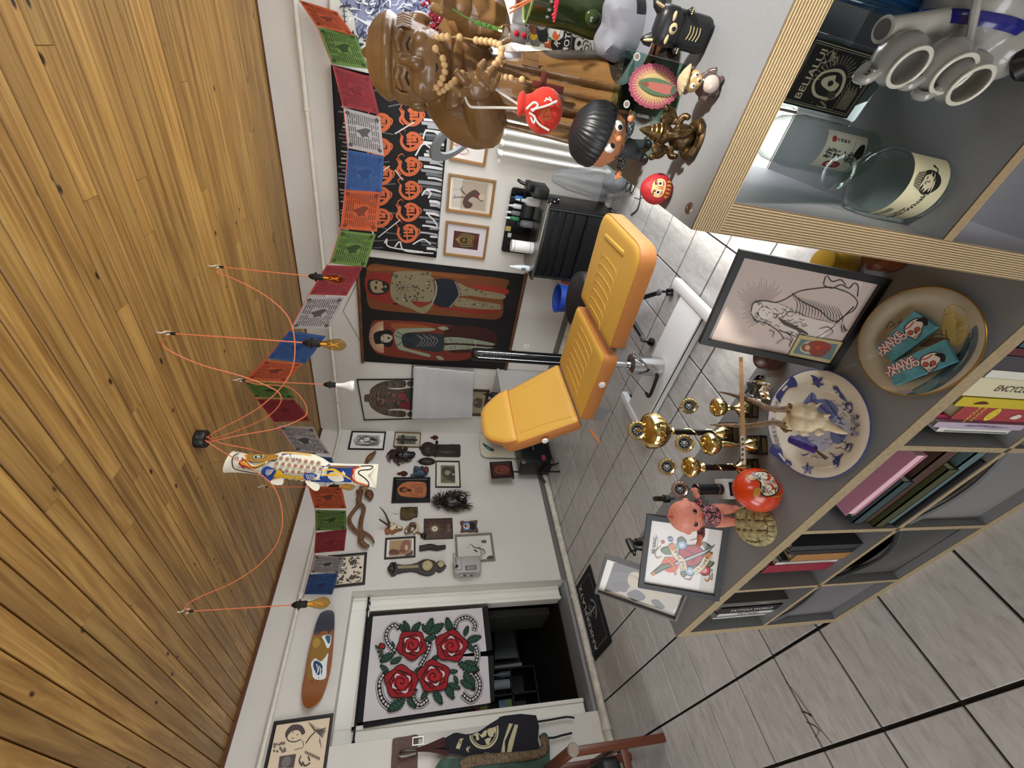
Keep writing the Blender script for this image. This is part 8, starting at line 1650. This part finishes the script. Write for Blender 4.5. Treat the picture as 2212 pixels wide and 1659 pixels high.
# sticker board
sb_,bl_=stand('sticker_board','white board covered with stickers standing behind the green mug','board',.79,-.2); L4=lambda p:bl_(p,W4,0)
P=[L4(p)for p in((70,-1400),(0,770),(1720,1040),(1720,-1400))]; zt,zbm=P[1].z,0.001
MB().prism([(p.y,p.z)for p in(V((0,P[0].y,zt)),V((0,P[1].y,zt)),V((0,P[2].y,zbm)),V((0,P[0].y,zbm)))],-.008,0,Mx(((0,0,1,0),(1,0,0,0),(0,1,0,0),(0,0,0,1)))).go('board',mat('board_white','#c6cacb',.4),sb_,0)
a=Art(fn=lambda x,y:(lambda q:(q.y,q.z))(L4((x,y))),z=.0003,dz=.00003); KK,WW='#17181a','#dcdcd8'
a.poly([(130,0),(210,0),(190,160),(140,170)],'#c24a2c'); a.poly([(240,710),(345,770),(440,380),(340,310)],KK); textpx(a,'Da Coast Los',(275,690),(370,350),.0075,WW); textpx(a,'Doubros',(330,680),(400,450),.007,WW)
a.poly([(640,850),(790,885),(900,460),(700,400)],'#3d7a4c'); a.poly([(640,850),(790,885),(820,760),(660,720)],'#a8502f'); textpx(a,'LASER P',(700,700),(740,430),.009,WW); textpx(a,'TTT',(765,700),(800,440),.009,WW)
for x,y,rr,c in((880,800,.0105,KK),(880,560,.0125,'#c9c9c6'),(860,650,.006,'#c9622f'),(470,730,.0085,'#6b6a66'),(450,650,.006,'#c9a52c'),(470,500,.009,'#7a4a33'),(600,560,.009,'#2a2a2c'),(600,430,.008,'#8d8d8a'),(620,660,.008,KK)):a.disc(x,y,rr,c)
textpx(a,'R',(860,830),(900,770),.012,WW); a.blob([(850,500),(900,480),(940,560),(900,640),(870,600)],WW)
a.blob([(980,820),(1010,520),(1060,480),(1140,560),(1110,880),(1060,940),(1000,900)],KK); textpx(a,'MOTO',(1040,900),(1100,560),.012,WW); a.poly([(1130,970),(1390,975),(1440,640),(1160,630)],KK); a.blob([(1200,880),(1220,720),(1300,680),(1360,760),(1330,860),(1260,930)],'#b9bab8'); a.blob([(1240,800),(1290,740),(1320,800),(1270,850)],KK)
for q in((1230,580),(1320,560),(1400,800),(1420,880),(1260,530)):a.disc(*q,.007,'#a9aaa8'); a.ring(*q,.003,.0045,KK)
textpx(a,'OC',(1560,1020),(1580,950),.009,KK); a.go('stickers',sb_,Mx(((0,0,1,0),(1,0,0,0),(0,1,0,0),(0,0,0,1))))
q=bl_((130,620),W4,.012); t_=thing('acrylic_charm','small clear acrylic charm with red figures clipped to the sticker board','charm',sb_.matrix_world@tr(*q)); MB().box((0,0,0),(.004,.022,.034),bev=.001).go('block',mat('acrylic','#d9cfcf',.1,trans=.7),t_,30); MB().ell((.0025,.001,-.012),(.001,.0035,.004),10,8).ell((.0025,.001,.0),(.001,.004,.004),10,8).go('red_print',mat('red_ink','#c2202c',.5),t_); MB().box((-.003,-.004,.02),(.012,.006,.02),rotm(.5),bev=.001).go('clip',BW_,t_,30)
# tiki mug
gx,gy=at_az(W4(900,-140),.745); gm,gl=stand('tiki_mug','dark green ceramic tiki mug cut by the picture edge','mug',gx,gy); GG=mat('green_glaze','#2c3818',.15,coat=.6,noise=.4,nscale=30); gt=gl((330,130),W4,0).z
pr_=[(0,0),(.034,0),(.037,.01),(.036,gt*.35),(.04,gt*.5),(.037,gt*.7),(.039,gt*.9),(.04,gt),(.037,gt),(.034,gt*.9),(0,gt*.4)]; MB().lathe(pr_,36,cap=False,wob=lambda an,i:1+.03*math.cos(6*an)).go('mug',GG,gm,60); MB().tube([(.0385*math.cos(k*.2618),.0385*math.sin(k*.2618),gt)for k in range(24)],.002,6,closed=True).go('rim',mat('rim_green','#7d8a55',.25),gm)
for s in(-1,1):MB().ell((.036,s*.014,gt*.55),(.006,.01,.012),12,8).go('brow',GG,gm); MB().tube([(.037,s*.004,gt*.3),(.041,s*.014,gt*.34),(.037,s*.022,gt*.3)],.003,8,smooth=3).go('lip',GG,gm)
for k in range(9):MB().box((.036*math.cos(-1+k*.25),.036*math.sin(-1+k*.25),gt*.86),(.006,.006,.012),bev=.002).go('band_relief',GG,gm,30)
ta,tl_=stand('red_tassel','red tassel on an orange cord hanging over the green mug','tassel',gx,gy); P=[tl_(p,W4,.043)for p in((850,-30),(870,60),(880,130),(860,210))]
for k in range(9):o_=V((.0,.0022*(k-4),.0)); MB().tube([P[0],P[1]+o_*.6,P[2]+o_,P[3]+o_*1.2+V((0,0,.002*(k%3)))],.0016,5,smooth=2).go('strand',mat('red_silk','#c2203a',.6),ta)
MB().tube([tl_(p,W4,.043)for p in((850,-30),(400,-20),(0,155))],.0012,5).tube([tl_(p,W4,.043)for p in((400,10),(0,245))],.0012,5).go('cord',ORC,ta)
# vinyl figures
VS,VB,VW,VE=mat('vinyl_skin','#b87a55',.4),mat('vinyl_black','#191b1e',.4),mat('vinyl_white','#dfdcd4',.35),mat('vinyl_ink','#0e0d0e',.4)
def eyes(t_,c,rr,sp,fx):
 for s in(-1,1):MB().ell(c+V((fx,s*sp,0)),(rr*.35,rr*.85,rr*1.2),14,10).go('eye',VW,t_); MB().ell(c+V((fx+rr*.3,s*sp*.8,-rr*.2)),(rr*.2,rr*.42,rr*.55),10,8).go('pupil',VE,t_)
by_,bl2=stand('vinyl_boy_toy','vinyl boy toy with black bowl haircut and checked shirt','toy',.634,.084,.1)
hc=V((0,0,.071)); R_=.037; c0_=bl2((500,1110),W2,0); hc=V((0,c0_.y,c0_.z)); Mh=tr(*hc)@rotm(-.22,.1,0)
MB().lathe([(0,-.035),(.02,-.033),(.033,-.02),(.0375,-.002),(.037,.012),(.03,.026),(0,.036)],28,Mh).go('head',VS,by_,60); MB().lathe([(.0385,-.004),(.0398,.0),(.0395,.012),(.034,.026),(.02,.037),(0,.041)],144,Mh@rotm(0,-.12,0),wob=lambda an,i:1+.03*abs(math.cos(18*an))).go('hair',VB,by_,60)
for s in(-1,1):MB().ell((.033,s*.013,-.006),(.004,.0068,.0085),14,10,Mh).go('eye',VW,by_); MB().ell((.0358,s*.0115+.001,-.0085),(.002,.0032,.0042),10,8,Mh).go('pupil',VE,by_); MB().tube([(.0355,s*.004,-.022),(.0335,s*.012,-.024),(.029,s*.02,-.022)],.0007,5,M=Mh,smooth=3).go('moustache_line',VE,by_)
MB().ell((.0375,0,-.013),(.004,.0042,.004),10,8,Mh).go('nose',VS,by_); MB().tube([(.034,0,-.0255),(.033,.0,-.029)],.0012,5,M=Mh).go('mouth',VE,by_)
def b_chk(nt,p):
 mp,_=coords(nt,(1,1,1),False); c_=tex(nt,'Checker',mp.outputs[0],Scale=330); c_.inputs[1].default_value=(*lin('#17181b'),1); c_.inputs[2].default_value=(*lin('#6d7274'),1); nt.links.new(c_.outputs[0],p.inputs['Base Color'])
CHK=node_mat('check_cloth',b_chk); yb=hc.y*.6
obj('body',fuse(MB().ell((0,yb,.03),(.011,.013,.016)).tube([(0,yb-.006,.022),(0,yb-.008,.006)],.0065,10).tube([(0,yb+.006,.022),(0,yb+.008,.006)],.0065,10),.0012,2),mat('dungarees','#3a3c40',.6),by_)
for s in(-1,1):
 MB().tube([(0,yb+s*.01,.038),(.004,yb+s*.02,.034),(.006,yb+s*.029,.036)],[.0055,.0055,.006],10,smooth=3).go('sleeve',CHK,by_); MB().ell((.007,yb+s*.034,.037),(.005,.0055,.005),10,8).go('hand',VS,by_)
 for k in range(4):MB().tube([(.008,yb+s*.036,.037+.002*(k-1.5)),(.012,yb+s*(.039+.001*k),.038+.003*(k-1.5))],[.0016,.0012],6).go('finger',VS,by_)
 MB().ell((.005,yb+s*.009,.0045),(.011,.006,.0045),12,8).go('shoe',VB,by_)
ht,hl_=stand('vinyl_man_toy','vinyl man toy under a wide grey fedora with black band','toy',.655,-.05,-.1); c=hl_((640,230),W2,0); hz_=c.z; c=V((0,c.y,hz_))
MB().ell(c+V((0,0,-.036)),(.03,.033,.03),24,16).go('head',VS,ht); mb=MB().lathe([(.0,.0),(.052,-.004),(.056,-.001),(.052,.002),(.036,.004),(.034,.02),(.03,.038),(.018,.044),(0,.04)],44,tr(*(c+V((0,0,-.022))))@rotm(0,.12,0),wob=lambda an,i:1+(.06*math.cos(2*an)if i>4 else.04*math.cos(2*an)))
for v in mb.v:
 if v.z>c.z+.008:v.z-=.008*math.exp(-((v.y-c.y)/.012)**2)
mb.go('hat',mat('grey_felt','#6d6f78',.6),ht,60); MB().lathe([(.0368,0),(.0355,.012)],44,tr(*(c+V((0,0,-.018))))@rotm(0,.12,0),cap=False).go('hat_band',VB,ht)
eyes(ht,c+V((0,0,-.034)),.0075,.012,.0265); MB().ell(c+V((.03,0,-.042)),.0035,8,6).go('nose',VS,ht); MB().tube([c+V((.027,-.014,-.05)),c+V((.03,0,-.047)),c+V((.027,.014,-.05))],.0012,5,smooth=3).go('moustache',VE,ht)
obj('body',fuse(MB().ell((0,c.y*.7,.026),(.012,.015,.02)).tube([(0,c.y*.7-.018,.034),(.002,c.y*.7-.026,.022)],.005,8).tube([(0,c.y*.7+.018,.034),(.002,c.y*.7+.026,.022)],.005,8),.0015,2),mat('dark_suit','#22242a',.6),ht)
for s in(-1,1):MB().ell((.006,c.y*.7+s*.009,.005),(.012,.006,.005),12,8).go('shoe',VB,ht)
ca,cl_=stand('black_cat_toy','black block shaped cat toy with cream ears and one round eye','toy',.582,-.055,-.05); CRE=mat('vinyl_cream','#c2ad82',.5); MB().box((0,0,.033),(.024,.034,.064),bev=.008,seg=3).box((.004,0,.053),(.026,.036,.03),bev=.01,seg=3).go('body',VB,ca,60)
for s in(-1,1):MB().lathe([(.0075,0),(.005,.007),(0,.012)],12,tr(.0,s*.014,.066)@rotm(-s*.25)).go('ear',VB,ca); MB().lathe([(.0055,0),(.0035,.006),(0,.0095)],3,tr(.004,s*.014,.066)@rotm(-s*.25)).go('inner_ear',CRE,ca); MB().ell((.016,s*.0095,.054),(.002,.005,.0022),10,8).go('cheek',CRE,ca); MB().ell((.013,s*.017,.037),(.005,.0035,.004),10,8).go('paw',VB,ca)
for s in(-1,1):
 for k in range(3):MB().ell((.0178,s*.017+.0018*(k-1),.037),.0009,6,5).go('paw_dot',CRE,ca)
MB().ell((.0168,0,.051),(.002,.0052,.0046),14,10).go('eye',CRE,ca); MB().ell((.0186,0,.051),(.0006,.002,.0024),10,8).go('pupil',VE,ca)
for k in range(4):MB().tube([(.0125,-.006,.03-.004*k),(.0128,0,.0285-.004*k),(.0125,.006,.03-.004*k)],.0005,5,smooth=2).go('belly_mark',CRE,ca)
tn,_=stand('tanuki_figurine','tiny glazed raccoon dog figurine with a straw hat','figurine',.519,-.012,.15); obj('body',fuse(MB().ell((0,0,.013),(.0115,.0125,.013)).ell((.004,0,.012),(.0105,.011,.011)).tube([(0,-.011,.017),(.006,-.013,.01)],.0035,8).tube([(0,.011,.017),(.006,.013,.01)],.0035,8).ell((.006,-.006,.003),(.006,.0045,.003)).ell((.006,.006,.003),(.006,.0045,.003)),.0009,2),mat('tanuki_brown','#4a3a38',.25,coat=.4),tn)
MB().ell((.0085,0,.0135),(.0075,.0085,.009),16,12).go('belly',mat('tanuki_cream','#b3a39a',.25,coat=.4),tn); obj('head',fuse(MB().ell((.001,0,.031),(.0095,.0105,.009)).ell((.008,0,.0285),(.005,.0055,.004)),.0009,2),mat('tanuki_face','#a88a5a',.35,coat=.3),tn)
for s in(-1,1):MB().ell((.0088,s*.0048,.0335),(.002,.0028,.0028),10,8).go('eye',VW,tn); MB().ell((.0105,s*.0048,.0335),.0011,8,6).go('pupil',VE,tn); MB().ell((.0,s*.01,.035),.0028,8,6).go('ear',MATS['tanuki_brown'],tn)
MB().ell((.0128,0,.0295),.0014,8,6).go('nose',VE,tn); MB().lathe([(.0135,0),(.014,.0015),(.009,.006),(.003,.009),(0,.0095)],28,tr(-.003,0,.0365)@rotm(0,-.35,0),wob=lambda an,i:1+.05*math.cos(14*an)).go('straw_hat',mat('straw','#a8987a',.7),tn)
# glass block with printed saint
g0,g1=V((.602,-.029,TH)),V((.587,.029,TH)); e=(g0-g1).normalized(); ou=e.cross(V((0,0,1))); gh=.083; M=frame_m((g0+g1)/2,e,(0,0,1),ou); gb_=thing('glass_plaque','thick clear glass block printed with a haloed saint in a pink aureole','plaque',M); w_=(g0-g1).length
MB().box((0,gh/2,-.01),(w_,gh,.02),bev=.0012,seg=1).go('block',thin_glass('green_tint_glass','#d2e6de'),gb_,30); a=Art(w_,gh,z=.0004,dz=.00004,fn=lambda x,y:((x-.5)*w_,y*gh))
oval=lambda s,jag=0:[(.5+.37*s*math.cos(k*PI/24)*(1+jag*(k%2)),.47+.39*s*math.sin(k*PI/24)*(1+jag*(k%2)))for k in range(48)]
for s,c in((1,'#94465a'),(.86,'#a35d66'),(.7,'#b5866a'),(.56,'#bda672')):a.poly(oval(s,.05 if s>.8 else.1),c)
for k in range(40):an=k*PI/20; a.line([(.5+.16*math.cos(an),.47+.2*math.sin(an)),(.5+.33*math.cos(an),.47+.35*math.sin(an))],.0003,'#d8c487',1)
a.blob([(.4,.2),(.36,.45),(.42,.66),(.5,.73),(.58,.66),(.64,.45),(.6,.2),(.5,.16)],'#4f6a50'); a.blob([(.43,.2),(.42,.42),(.46,.58),(.54,.58),(.57,.42),(.57,.2)],'#a8625a'); a.blob([(.46,.6),(.5,.7),(.54,.6),(.5,.56)],'#7a4a38'); a.blob([(.42,.16),(.5,.1),(.58,.16),(.5,.2)],'#4a5a4c')
for x in(.1,.9):a.disc(x,.84,.0042,'#a8b0ac'); a.disc(x,.84,.0028,'#7a6a62')
a.go('saint_print',gb_)
# bronze elephant god, small daruma
gn,_=stand('ganesha_figurine','small aged bronze elephant headed deity sitting on the shelf','figurine',.523,.04,.05); BRZ=mat('aged_bronze','#4a3820',.38,.7,noise=.8,nscale=160); mb=MB().ell((.002,0,.018),(.013,.014,.015)).ell((.004,0,.015),(.012,.0125,.011)).ell((0,0,.04),(.0095,.0105,.0105)).lathe([(.0095,.046),(.008,.052),(.006,.058),(.004,.064),(.0015,.07),(0,.072)],16)
for s in(-1,1):mb.tube([(0,s*.008,.007),(.012,s*.016,.006),(.018,s*.006,.005)],[.007,.006,.004],8,smooth=3).ell((-.001,s*.0145,.041),(.0025,.0065,.0085)).tube([(0,s*.011,.028),(.004,s*.02,.024),(.01,s*.019,.02)],[.0045,.004,.003],8,smooth=3).tube([(-.003,s*.011,.03),(-.003,s*.021,.034),(.0,s*.024,.043)],[.0042,.0036,.0028],8,smooth=3).ell((.0,s*.0245,.046),.004)
mb.tube([(.008,0,.038),(.014,.001,.03),(.0155,.003,.021),(.0145,.007,.016),(.017,.009,.015)],[.0052,.0042,.0034,.0028,.0022],8,smooth=3); obj('body',fuse(mb,.001,1),BRZ,gn); MB().lathe([(.021,0),(.022,.002),(.02,.005),(0,.005)],28).go('base',BRZ,gn)
for z in(.047,.052,.057):MB().lathe([(.0098-(z-.047)*.42,z),(.0105-(z-.047)*.42,z+.001),(.0096-(z-.047)*.42,z+.002)],20,cap=False).go('crown_band',mat('bronze_light','#8a672f',.3,.85),gn)
sd,_=stand('small_daruma','small red paper daruma with smiling face and yellow beard stripes','daruma',.534,.1,.1); s3=.32; RD_=mat('daruma_red','#a3242a',.55,bump=.3,bscale=300); MB().lathe([(max(0,dr(.122*k/24)*s3*1.0)if 0<k<24 else(.009 if k==0 else 0),.122*s3*k/24)for k in range(25)],32).go('body',RD_,sd,80)
def on_sd(x,y,z):R_=max(.0005,dr(y/s3)*s3); u=max(-.98,min(.98,x/R_)); return V(((R_+z)*math.sqrt(1-u*u),x,y))
a=Art(fn=lambda x,y:(x,y),z=.0003,dz=.00003); a.blob([(-.0105,.024),(-.006,.03),(0,.031),(.006,.03),(.0105,.024),(.009,.0175),(0,.0155),(-.009,.0175)],'#d0ac78')
for q in(-1,1):a.disc(q*.005,.0232,.0026,'#e0d9c8'); a.disc(q*.005,.0232,.0017,KK); a.line([(q*.0025,.0275),(q*.0055,.0285),(q*.0085,.0272)],.0011,KK); a.line([(q*.0025,.0195),(q*.0055,.0188),(q*.008,.0198)],.0007,KK)
a.line([(-.0015,.0205),(0,.019),(.0015,.0205)],.0005,'#a83a2c')
for k in range(-2,3):a.line([(k*.004,.014),(k*.0045,.0095),(k*.0035,.006)],.0022,'#c99a2c',taper=.4)
obj('painted_face',wrap(a,on_sd,.002,2),printmat(),sd); MB().tube([(-.004,-.012,.03),(-.002,-.015,.038),(-.002,-.014,.044)],.0006,5).go('string',mat('maroon_cord','#3b1a18'),sd)
